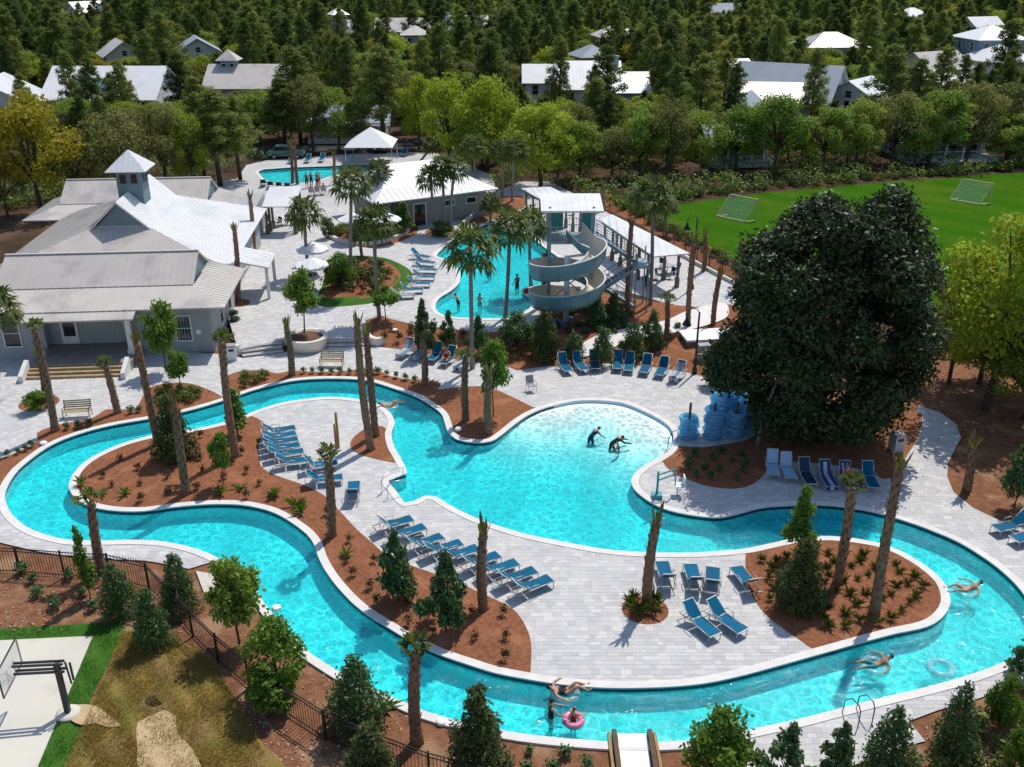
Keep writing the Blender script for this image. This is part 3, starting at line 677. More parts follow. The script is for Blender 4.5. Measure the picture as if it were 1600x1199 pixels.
def shrub(name, label, bpx, tpy, width_px, key, z=0.0, rz=0.0, group=None, cat='shrub'):
    """bpx: base pixel, tpy: pixel row of the top, width_px: width in the photo"""
    b = G(bpx[0], bpx[1], z); t = PY(bpx[0], tpy, b.y); h = max(.2, t.z - z); zc = b.y*CT + (CAM_H - z)*ST; wd = width_px/FPX*zc
    tr, cr = shrubmesh(key); base_w = {'c':.86,'j':.86,'m':.80,'y':.68,'d':.68,'s':.36,'b':1.0}[key[0]]
    root = thing(name, label, cat, b, rz, group); sx = wd/base_w*(1.18 if key[0] in 'cjm' else 1.0); root.scale = (sx, sx, h)
    link('trunk', tr, root); link('crown', cr, root); return root

# --- small bedding plants
def tuft_mesh(n, L, w_, seed, m, spread=.9):
    rg = random.Random(seed); mb = MB()
    for k in range(n):
        a = rg.uniform(0, 6.28); el = rg.uniform(.5, 1.45); l = L*rg.uniform(.6,1.1); d = Vector((math.cos(a)*math.cos(el)*spread, math.sin(a)*math.cos(el)*spread, math.sin(el))); s = Vector((-math.sin(a), math.cos(a), 0))*w_
        mid = d*l*.6; e = d*l + Vector((math.cos(a)*l*.25, math.sin(a)*l*.25, -.12*l)); mb.add([-s*.6, s*.6, mid + s, e, mid - s], [(0,1,2,3,4)])
    return mb.mesh('leaves', m)
TUFT = {'grass': [tuft_mesh(34, .62, .018, k, L_GRASS) for k in range(3)], 'rust': [crown_mesh('leaves', [(0,0,.24,.2,.2,.24)], 90, .055, k, L_RUST, shell=.1) for k in range(3)],
        'green': [crown_mesh('leaves', [(0,0,.22,.24,.24,.22)], 130, .06, 9+k, L_SHRUB, shell=.1) for k in range(3)],
        'lime': [tuft_mesh(16, .6, .06, 30+k, L_BRIGHT, 1.1) for k in range(2)], 'yellow': [crown_mesh('leaves', [(0,0,.28,.4,.4,.28)], 200, .07, 60+k, L_GRASS, shell=.2) for k in range(2)]}
def plants(pts, kind, label, group, z=0.07, s0=.8, s1=1.2, name='bedding_plant'):
    rg = random.Random(len(label)*7 + len(pts))
    for k, p in enumerate(pts):
        b = G(p[0], p[1], z) if not isinstance(p, Vector) else p
        o = link(name, TUFT[kind][k % len(TUFT[kind])], None, b, rg.uniform(0,6.3), rg.uniform(s0, s1)); tag(o, label, 'plant', group)
# ------------------------------------------------------------------ buildings
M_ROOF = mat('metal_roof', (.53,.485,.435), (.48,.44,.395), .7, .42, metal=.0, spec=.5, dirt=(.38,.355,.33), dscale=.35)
M_ROOFW = mat('white_and_sunlit_roof', (.74,.735,.73), (.69,.685,.68), .6, .4, spec=.45, dirt=(.64,.63,.61), dscale=.3)  # white roofs; also paints sun glare on the clubhouse's right slopes
M_ROOFG = mat('grey_metal_roof', (.30,.34,.38), (.26,.30,.34), .5, .6, spec=.12)
M_SIDING = mat('grey_siding', (.36,.38,.385), (.33,.345,.35), 1.5, .7)
M_TEAL = mat('teal_siding', (.16,.235,.255), (.13,.20,.22), 1.2, .6)
M_TRIM = mat('white_trim', (.72,.71,.69), (.66,.65,.63), 2, .55)
M_GLASS = mat('dark_window', (.012,.016,.02), (.02,.025,.03), 1, .08, spec=.6)
M_STONE = mat('grey_block_wall', (.30,.295,.28), (.24,.235,.225), 2.5, .85, .3, 12)
M_WOOD = mat('porch_wood', (.40,.29,.16), (.30,.21,.115), 3, .7)
M_POST = mat('pavilion_post', (.19,.155,.12), (.14,.11,.085), 3, .75)
M_PORCHF = mat('porch_boards', (.26,.235,.20), (.20,.18,.155), 3, .75)
M_WHITE = mat('white_paint', (.80,.80,.79), (.76,.76,.75), 2, .5)
M_BLACK = mat('black_metal', (.012,.012,.013), (.02,.02,.02), 4, .4, spec=.4)
M_STEEL = mat('brushed_steel', (.62,.63,.64), (.55,.56,.57), 5, .3, metal=.7)

def roof_plane(root, poly, m, t=.12, seam=.45, name='roof_plane', sm=None):
    """poly: first edge is the eave, order counter-clockwise seen from above"""
    mb = MB(); mb.slab(poly, t); o = mb.build(name, m, root)
    if seam:
        P = [Vector(p) for p in poly]; u = (P[1]-P[0]).normalized(); n = (P[1]-P[0]).cross(P[2]-P[0]).normalized(); v = n.cross(u)
        q = [((p-P[0]).dot(u), (p-P[0]).dot(v)) for p in P]; u0 = min(a for a, b in q); u1 = max(a for a, b in q); sb_ = MB(); s = u0 + seam*.5
        while s < u1:
            vs = []
            for i in range(len(q)):
                (a0,b0),(a1,b1) = q[i], q[(i+1)%len(q)]
                if (a0-s)*(a1-s) < 0: vs.append(b0 + (b1-b0)*(s-a0)/(a1-a0))
            if len(vs) >= 2 and max(vs)-min(vs) > .3: sb_.bar(P[0]+u*s+v*min(vs)+n*.012, P[0]+u*s+v*max(vs)+n*.012, .035, .03)
            s += seam
        if sb_.f: stuff(sb_.build('roof_seams', m, o))
    return o
def wallbox(root, x0, x1, y0, y1, z0, z1, m, name='wall'):
    mb = MB(); mb.box(((x0+x1)/2,(y0+y1)/2,(z0+z1)/2), (x1-x0,y1-y0,z1-z0)); return mb.build(name, m, root)
def window(root, c, w_, h, face='-y', mullion=True, frame=M_TRIM, glass=M_GLASS, lights=2):
    """window set 3 cm proud of a wall; c is the centre on the wall plane"""
    ax = {'-y':(1,0),'+x':(0,1),'-x':(0,1),'+y':(1,0)}[face]; out = {'-y':Vector((0,-1,0)),'+y':Vector((0,1,0)),'+x':Vector((1,0,0)),'-x':Vector((-1,0,0))}[face]
    c = Vector(c); u = Vector((ax[0],ax[1],0)); mb = MB(); f = .08
    def bx(ctr, du, dz, dn):
        mb.box(ctr, (du if ax[0] else dn, du if ax[1] else dn, dz))
    bx(c + out*.03 + Vector((0,0,h/2)), w_+2*f, f, .07); bx(c + out*.03 - Vector((0,0,h/2)), w_+2*f, f, .1)
    for sgn in (-1,1): bx(c + out*.03 + u*sgn*(w_/2+f/2-.002), f, h-f+.002, .07)
    if mullion: bx(c + out*.025, w_, .05, .055)
    o = mb.build('window', frame, root)
    mb = MB(); bx(c + out*.012, w_, h-f, .02); mb.build('pane', glass, o); return o

def clubhouse():
    O = G(337,549); root = thing('clubhouse', 'large grey metal-roofed clubhouse with cupola and front porch', 'building', (O.x,O.y,0), R(5))
    # front and rear wings: steep gable over a shallow skirt roof
    def wing(x0, x1, yr, front, zb=0.0):
        s = 1 if front else 1
        xl, xr = x0-2.4, x1+2.5
        a = 2.75; e = 5.5
        zr, zk, ze = 5.8, 4.2, 3.45
        roof_plane(root, [(x0,yr-a,zk),(x1,yr-a,zk),(x1,yr,zr),(x0,yr,zr)], M_ROOF); roof_plane(root, [(x1,yr+a,zk),(x0,yr+a,zk),(x0,yr,zr),(x1,yr,zr)], M_ROOF)
        for xx in (x0+.15, x1-.15):
            mb = MB(); mb.prism([(0,0),(1,0),(1,1)], 0, 0); mb = MB(); q = [(xx,yr-a+.1,zk-.1),(xx,yr+a-.1,zk-.1),(xx,yr,zr-.12)]; q2 = [(p[0]+(.1 if xx < (x0+x1)/2 else -.1),p[1],p[2]) for p in q]
            mb.add(q+q2, [(0,1,2),(5,4,3),(0,3,4,1),(1,4,5,2),(2,5,3,0)]); mb.build('gable_wall', M_TEAL, root)
        roof_plane(root, [(xl,yr-e,ze),(xr,yr-e,ze),(x1,yr-a+.02,zk-.06),(x0,yr-a+.02,zk-.06)], M_ROOF)
        roof_plane(root, [(xr,yr-e,ze),(xr,yr+3,ze),(x1,yr+3,zk-.06),(x1,yr-a+.02,zk-.06)], M_ROOF)
        roof_plane(root, [(xl,yr+3,ze),(xl,yr-e,ze),(x0,yr-a+.02,zk-.06),(x0,yr+3,zk-.06)], M_ROOF)
        mb = MB(); mb.bar((x0,yr,zr+.02),(x1,yr,zr+.02),.22,.06); mb.build('ridge_cap', M_ROOF, root)
    wing(-14.4, -1.35, 4.65, True); wing(-18.2, -5.2, 28.9, False)
    # walls of the front wing with the recessed porch
    W = M_SIDING
    wallbox(root, -16.2, -11.0, 0, 8, -.1, 3.5, W); wallbox(root, -5.0, 0, 0, 8, -.1, 3.5, W); wallbox(root, -10.999, -5.001, .7, 7.99, -.1, 3.6, W)
    for k in range(24):                                           # board-and-batten strips
        x = -4.85 + k*.2
        if k < 24: mb = MB(); mb.box((x,-.012,1.65), (.035,.03,3.4)); mb.build('batten', W, root)
    for k in range(27):
        x = -10.85 + k*.22; mb = MB(); mb.box((x,.688,1.85), (.035,.03,3.0)); mb.build('batten', W, root)
    wallbox(root, -18.0, -1.0, 24.5, 32, 0, 3.5, W); wallbox(root, -16.9, -.5, 8.01, 24.49, 0, 3.45, W)
    window(root, (-13.1,0,1.75), 1.0, 1.9); window(root, (-1.9,0,1.75), .95, 1.8); window(root, (0,3.0,1.75), .9, 1.6, '+x'); window(root, (0,6.0,1.75), .9, 1.6, '+x')
    mb = MB(); mb.box((-.95,-.03,1.45), (.3,.03,.3)); mb.build('wall_sign', M_WHITE, root)
    mb = MB(); mb.box((-9.6,.65,1.75), (1.1,.08,2.2)); d = mb.build('door', M_TRIM, root); mb = MB(); mb.box((-9.6,.595,1.95), (.75,.03,1.5)); mb.build('pane', M_GLASS, d)
    mb = MB(); mb.box((-6.2,.64,2.6), (.35,.1,.25)); mb.build('wall_lamp', M_TRIM, root)
    # porch: floor, roof, posts, steps, rail walls
    wallbox(root, -11.2, -4.8, -2.9, .69, -.1, .6, M_PORCHF, 'porch_floor')
    roof_plane(root, [(-11.6,-1.75,3.13),(-4.6,-1.75,3.13),(-4.6,-.83,3.38),(-11.6,-.83,3.38)], M_ROOF)
    for x in (-10.9,-5.1):
        mb = MB(); mb.box((x,-1.3,1.85), (.32,.32,2.5)); mb.box((x,-1.3,.75), (.44,.44,.3)); mb.box((x,-1.3,3.0), (.42,.42,.14)); mb.build('porch_post', M_TRIM, root)
    for k in range(4):
        mb = MB(); mb.box((-8.1,-3.05-.33*k,.45-.15*k-.075+.02*0), (6.0-.001*k,.36,.15)); s_ = mb.build('step', M_WOOD, root)
    for x in (-11.25,-4.95):
        mb = MB(); mb.add([(x-.14,-2.95,0),(x+.14,-2.95,0),(x+.14,-4.35,0),(x-.14,-4.35,0),(x-.14,-2.95,1.0),(x+.14,-2.95,1.0),(x+.14,-4.35,.45),(x-.14,-4.35,.45)], [(0,3,2,1),(4,5,6,7),(0,1,5,4),(1,2,6,5),(2,3,7,6),(3,0,4,7)]); mb.build('step_rail', M_TRIM, root)
    # main hall: hip roof, cross gable and cupola
    xl, xr, yf, yb, xc = -17.4, .1, 7.4, 26.0, -8.65; ze, zr = 3.45, 6.05
    roof_plane(root, [(xl,yf,ze),(xr,yf,ze),(xc+1.0,12.6,zr),(xc-1.0,12.6,zr)], M_ROOF); roof_plane(root, [(xr,yf,ze),(xr,yb,ze),(xc+1.0,21.5,zr),(xc+1.0,12.6,zr)], M_ROOFW); roof_plane(root, [(xl,yb,ze),(xl,yf,ze),(xc-1.0,12.6,zr),(xc-1.0,21.5,zr)], M_ROOF)  # right slope takes the white colour to paint in its sun glare
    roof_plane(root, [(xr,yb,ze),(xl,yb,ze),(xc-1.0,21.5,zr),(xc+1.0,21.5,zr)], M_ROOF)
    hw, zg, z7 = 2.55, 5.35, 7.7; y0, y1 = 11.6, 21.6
    roof_plane(root, [(xc+hw,y0,zg),(xc+hw,y1,zg),(xc,y1,z7),(xc,y0,z7)], M_ROOFW); roof_plane(root, [(xc-hw,y1,zg),(xc-hw,y0,zg),(xc,y0,z7),(xc,y1,z7)], M_ROOF)  # sunward side of the same metal roof coloured white for glare
    mb = MB(); q = [(xc-hw+.25,y0+.4,zg-.1),(xc+hw-.25,y0+.4,zg-.1),(xc,y0+.4,z7-.2)]; mb.add(q + [(p[0],p[1]+9,p[2]) for p in q], [(0,1,2),(5,4,3),(0,3,4,1),(1,4,5,2),(2,5,3,0)]); gw = mb.build('gable_wall', M_TEAL, root)
    mb = MB(); mb.box((xc,y0+.37,zg+.35), (hw*2-1.2,.05,.12)); mb.build('trim', M_TRIM, gw)
    cx, cy, hb = -8.45, 16.0, .95
    wallbox(root, cx-hb, cx+hb, cy-hb, cy+hb, 6.4, 9.4, M_TEAL, 'cupola')
    for sx in (-.42,.42): window(root, (cx+sx,cy-hb,8.7), .5, .8, '-y', False, M_TEAL)
    for sy in (-.42,.42): window(root, (cx+hb,cy+sy,8.7), .5, .8, '+x', False, M_TEAL)
    e = 1.55
    for a, b in (((-e,-e),(e,-e)),((e,-e),(e,e)),((e,e),(-e,e)),((-e,e),(-e,-e))): roof_plane(root, [(cx+a[0],cy+a[1],9.35),(cx+b[0],cy+b[1],9.35),(cx,cy,10.8)], M_ROOFW, .08, .4, 'cupola_roof')
    mb = MB(); mb.tube([(cx,cy,10.7),(cx,cy,11.3)], .03, 6); mb.build('finial', M_BLACK, root)
    # side porch on the terrace side
    roof_plane(root, [(2.6,9.2,3.0),(2.6,13.0,3.0),(.05,13.0,3.6),(.05,9.2,3.6)], M_ROOFW)
    for y in (9.4,12.8): mb = MB(); mb.box((2.35,y,1.55), (.22,.22,3.0)); mb.build('porch_post', M_TRIM, root)
    window(root, (-.5,11.0,1.8), 1.2, 1.8, '+x'); window(root, (-.5,16.0,1.8), 1.2, 1.8, '+x')
clubhouse()

def bath_house():
    O = G(585,319,3.35); root = thing('bath_house', 'low stone bath house with sweeping white metal roof', 'building', (O.x,O.y,0), R(29))
    L, D = 13.2, 9.4; z0, ze, zr = ZT-.1, 3.35, 5.9
    roof_plane(root, [(0,0,ze),(L,0,ze),(L-1.7,2.2,4.1),(1.7,2.2,4.1)], M_ROOFW, seam=.6); roof_plane(root, [(1.7,2.2,4.1),(L-1.7,2.2,4.1),(L-4.2,D/2,zr),(3.2,D/2,zr)], M_ROOFW, seam=.6)
    roof_plane(root, [(L,0,ze),(L,D,ze),(L-1.7,D-2.2,4.1),(L-1.7,2.2,4.1)], M_ROOFW, seam=.6); roof_plane(root, [(L-1.7,2.2,4.1),(L-1.7,D-2.2,4.1),(L-4.2,D/2,zr)], M_ROOFW, seam=.6)
    roof_plane(root, [(0,D,ze),(0,0,ze),(1.7,2.2,4.1),(1.7,D-2.2,4.1)], M_ROOFW, seam=.6); roof_plane(root, [(1.7,D-2.2,4.1),(1.7,2.2,4.1),(3.2,D/2,zr)], M_ROOFW, seam=.6)
    roof_plane(root, [(L,D,ze),(0,D,ze),(1.7,D-2.2,4.1),(L-1.7,D-2.2,4.1)], M_ROOFW, seam=0); roof_plane(root, [(L-1.7,D-2.2,4.1),(1.7,D-2.2,4.1),(3.2,D/2,zr),(L-4.2,D/2,zr)], M_ROOFW, seam=0)
    wallbox(root, 3.6, L-.9, 1.0, D-1, z0, ze-.02, M_STONE); wallbox(root, 1.0, 3.59, 3.0, D-1, z0, ze-.03, M_STONE)
    mb = MB(); mb.box((5.0,.97,1.45), (1.15,.08,2.15)); mb.build('door', M_GLASS, root); mb = MB(); mb.box((5.0,.985,1.5), (1.4,.06,2.3)); mb.build('door_frame', M_TRIM, root)
    window(root, (8.2,1.0,2.3), 1.0, .6, '-y', False); window(root, (10.6,1.0,2.3), 1.0, .6, '-y', False)
    for x in (1.2,2.4): mb = MB(); mb.box((x,.9,1.9), (.22,.22,2.85)); mb.build('porch_post', M_POST, root)
    mb = MB(); mb.box((2.3,1.9,.85), (2.0,.5,1.0)); mb.build('serving_counter', M_WOOD, root)
bath_house()

def shed_pavilion(label, corners, zs, nposts, m=M_ROOFW, name='pavilion', post=.2, z0=ZT, pm=M_POST):
    """corners: photo pixels of the roof (left-back, right-back, right-front, left-front) at heights zs"""
    P = [G(c[0], c[1], z) for c, z in zip(corners, zs)]; o = (P[2]+P[3])/2; root = thing(name, label, 'pavilion', (o.x,o.y,z0))
    Q = [p - Vector((o.x,o.y,z0)) for p in P]
    roof_plane(root, [Q[3],Q[2],Q[1],Q[0]], m, .1, .6)
    for side in ((3,0),(2,1)):
        for k in range(nposts):
            t = (k+.35)/(nposts-1+.7); p = Q[side[0]].lerp(Q[side[1]], t); cin = (Q[0]+Q[1]+Q[2]+Q[3])/4; p = p + (Vector((cin.x,cin.y,p.z))-p)*.10
            mb = MB(); mb.box((p.x,p.y,(p.z-.12)/2-.05), (post,post,p.z-.12+.1)); mb.box((p.x,p.y,.35), (post*1.7,post*1.7,.8)); mb.build('post', pm, root)
        a, b = Q[side[0]], Q[side[1]]; cin = (Q[0]+Q[1]+Q[2]+Q[3])/4
        a2 = a + (Vector((cin.x,cin.y,a.z))-a)*.10 - Vector((0,0,.2)); b2 = b + (Vector((cin.x,cin.y,b.z))-b)*.10 - Vector((0,0,.2)); mb = MB(); mb.bar(a2, b2, .12, .2); mb.build('beam', pm, root)
    return root
shed_pavilion('upper white flat-roofed pavilion behind the slide pool', [(814,294),(860,292),(917,320),(872,327)], (3.3,3.6,3.6,3.3), 5)
shed_pavilion('long white flat-roofed pavilion right of the slide', [(936,343),(956,335),(1078,396),(1022,401)], (3.3,3.6,3.6,3.3), 6)
shed_pavilion('small shade pavilion with white sloping roof left of the tall palms', [(421,292),(472,291),(458,323),(409,323)], (4.4,4.4,3.2,3.2), 3)
shed_pavilion('white flat canopy over the counter beside the clubhouse', [(340,304),(384,303),(392,330),(352,332)], (3.3,3.3,3.1,3.1), 2, name='canopy')
def tent():
    b = G(582,254,ZT); root = thing('tent_canopy', 'white pyramid tent canopy at the far pool', 'tent', b); e = 3.0
    for a, c in (((-e,-e),(e,-e)),((e,-e),(e,e)),((e,e),(-e,e)),((-e,e),(-e,-e))): roof_plane(root, [(a[0],a[1],2.4),(c[0],c[1],2.4),(0,0,4.4)], M_WHITE, .03, 0, 'canopy_panel')
    for sx in (-1,1):
        for sy in (-1,1): mb = MB(); mb.tube([(sx*2.85,sy*2.85,0),(sx*2.85,sy*2.85,2.42)], .05, 6); mb.build('pole', M_STEEL, root)
tent()

# --- water slide
def slide():
    c = G(884,508,.25); root = thing('water_slide', 'teal and cream spiral water slide with roofed tower and stairs', 'water slide', (c.x,c.y,0))
    M_FO = mat('flume_outside', (.13,.29,.34), (.11,.25,.30), 1.2, .35, spec=.4); M_FI = mat('flume_inside', (.72,.66,.53), (.68,.62,.50), 1, .3, spec=.5)
    M_TW = mat('tower_paint', (.28,.36,.38), (.24,.31,.33), 2, .5); M_TEALP = mat('teal_panel', (.06,.30,.30), (.05,.25,.26), 2, .5)
    # centre line: from the platform clockwise, two turns down, then out to the pool
    pts = [Vector((.55,2.2,6.15)), Vector((.9,1.2,6.0)), Vector((1.35,.5,5.7))]
    R_ = 2.05
    zt = [5.45,5.05,4.75,4.45,4.2,4.0,3.8,3.6,3.4,3.2,3.0,2.8,2.6,2.4,2.2,2.0,1.8,1.6,1.4]
    for k, z in enumerate(zt):
        a = R(-5) - R(34)*k; pts.append(Vector((R_*math.cos(a), R_*math.sin(a), z)))
    l = pts[-1]; d = (pts[-1]-pts[-2]).normalized(); d.z = 0
    pts += [l + d*1.2 + Vector((0,0,-.25)), l + d*2.4 + Vector((0,0,-.5))]
    def cr3(P, n=6):
        out = []
        for i in range(len(P)-1):
            p0, p1, p2, p3 = P[max(i-1,0)], P[i], P[i+1], P[min(i+2,len(P)-1)]
            for j in range(n):
                t = j/n; out.append(.5*((2*p1)+(p2-p0)*t+(2*p0-5*p1+4*p2-p3)*t*t+(3*p1-p0-3*p2+p3)*t**3))
        return out + [P[-1]]
    C = cr3(pts)
    prof_out = [(-.62,.55),(-.60,.15),(-.42,-.16),(0,-.26),(.42,-.16),(.62,.2),(.68,.98)]; prof_in = [(.61,.98),(.55,.2),(.36,-.06),(0,-.15),(-.36,-.06),(-.53,.15),(-.55,.55)]
    def sweep(prof, closed=False):
        V = []
        for i, p in enumerate(C):
            d = (C[min(i+1,len(C)-1)]-C[max(i-1,0)]); d.z = 0; d.normalize(); s = Vector((-d.y,d.x,0))       # left of travel is outside of the clockwise turn
            w_ = 1.0
            for a, b in prof: V.append(p + s*a*w_ + Vector((0,0,b)))
        n = len(prof); return V, [(i*n+j, i*n+j+1, (i+1)*n+j+1, (i+1)*n+j) for i in range(len(C)-1) for j in range(n-1)]
    for nm, pr, m in (('flume_shell', prof_out, M_FO), ('flume_channel', prof_in, M_FI), ('flume_rim', [(.69,.98),(.69,1.03),(.60,1.03),(.60,.98)], M_TRIM), ('flume_rim', [(-.54,.55),(-.54,.60),(-.63,.60),(-.63,.55)], M_TRIM)):
        V, F = sweep(pr); mb = MB(); mb.add(V, F, 0, nm != 'flume_rim'); mb.build(nm, m, root)
    for k in range(6, len(C)-8, 5):                                # flange joints between flume sections
        p = C[k]; d = (C[k+1]-C[k-1]); d.z = 0; d.normalize(); s = Vector((-d.y,d.x,0)); V = []
        for a, b in prof_out: V += [p + s*a*1.05 + Vector((0,0,b*1.0-.02)) - d*.025, p + s*a*1.05 + Vector((0,0,b*1.0-.02)) + d*.025]
        mb = MB(); mb.add(V, [(2*j,2*j+2,2*j+3,2*j+1) for j in range(len(prof_out)-1)]); mb.build('flange', M_FO, root)
    mb = MB(); mb.tube([(0,0,.0),(0,0,5.4)], .2, 12); mb.build('centre_column', M_TRIM, root)
    for k in (12,30,48,66,84,100):
        if k < len(C): p = C[k]; mb = MB(); mb.bar((0,0,p.z-.35),(p.x,p.y,p.z-.3),.1,.16); mb.build('bracket', M_TRIM, root)
    mb = MB(); mb.lathe([(0,.0),(1.9,.0),(1.7,.35),(1.2,.5),(0,.5)], (0,0,0), 20); mb.build('footing', mat('blue_footing', (.10,.16,.30), (.08,.13,.25), 2, .6), root)
    # tower
    tx, ty, rz = .55, 3.2, 0
    def L(px, py, Y): p = PY(px, py, Y); return p - Vector((c.x,c.y,0))
    x0, x1, y0, y1, zp = -1.3, 2.0, 1.6, 4.2, 6.0
    mb = MB(); mb.box(((x0+x1)/2,(y0+y1)/2,zp-.1), (x1-x0,y1-y0,.2)); mb.build('platform', M_TW, root)
    for x in (x0+.1,x1-.1):
        for y in (y0+.1,y1-.1): mb = MB(); mb.tube([(x,y,.2),(x,y,8.5)], .11, 8); mb.build('tower_post', M_TW, root)
    roof_plane(root, [(x0-.55,y0-.5,8.35),(x1+.55,y0-.5,8.35),(x1+.55,y1+.5,8.75),(x0-.55,y1+.5,8.75)], M_ROOFW, .14, .5, 'tower_roof')
    for a, b in (((x0,y0),(x0,y1)),((x0,y1),(x1,y1)),((x0,y0),(x0+1.1,y0))):
        mb = MB(); 
        for z in (zp+.55,zp+1.05): mb.bar((a[0],a[1],z),(b[0],b[1],z),.05)
        n = int((Vector(a)-Vector(b)).length/.16)
        for k in range(n+1): p = Vector(a).lerp(Vector(b), k/max(1,n)); mb.bar((p.x,p.y,zp),(p.x,p.y,zp+1.05),.025)
        mb.build('guard_rail', M_TW, root)
    mb = MB(); mb.box((1.55,y1-.3,zp+.9), (.7,.1,1.5)); mb.box((-.6,y1-.2,zp+.9), (.9,.1,1.4)); mb.build('backboard', M_TEALP, root)
    mb = MB(); mb.bar((x0+.1,y0+.1,4.2),(x1-.1,y0+.1,1.5),.07); mb.bar((x1-.1,y0+.1,4.2),(x0+.1,y0+.1,1.5),.07); mb.bar((x1-.1,y0+.1,4.8),(x1-.1,y1-.1,2.0),.07); mb.build('cross_brace', M_TW, root)
    # stairs: three flights zig-zagging on the right
    fl = [((2.3,3.6,6.0),(5.2,3.6,4.0)),((5.2,2.4,4.0),(2.6,2.4,2.2)),((2.6,3.6,2.2),(5.4,3.6,.4))]
    for a, b in fl:
        a, b = Vector(a), Vector(b); n = 10
        for k in range(n): p = a.lerp(b, (k+.5)/n); mb = MB(); mb.box((p.x,p.y,p.z-.02), (.30,1.05,.05)); mb.build('tread', M_TW, root)
        for s in (-.55,.55):
            mb = MB(); o_ = Vector((0,s,0)); mb.bar(a+o_,b+o_,.06,.22); u = Vector((0,0,.95)); mb.bar(a+o_+u,b+o_+u,.05); mb.bar(a+o_+u*.55,b+o_+u*.55,.035)
            for k in range(5): p = a.lerp(b, k/4)+o_; mb.bar(p,p+u,.04)
            mb.build('stair_rail', M_TW, root)
    for (x, z) in ((5.6,4.0),(2.2,2.2)):
        mb = MB(); mb.box((x,3.0,z-.05), (1.1,2.3,.1)); mb.build('landing', M_TW, root)
        for sx in (-.45,.45):
            for y in (1.95,4.05): mb = MB(); mb.tube([(x+sx,y,.2),(x+sx,y,z+1.0)], .06, 6); mb.build('stair_post', M_TW, root)
slide()

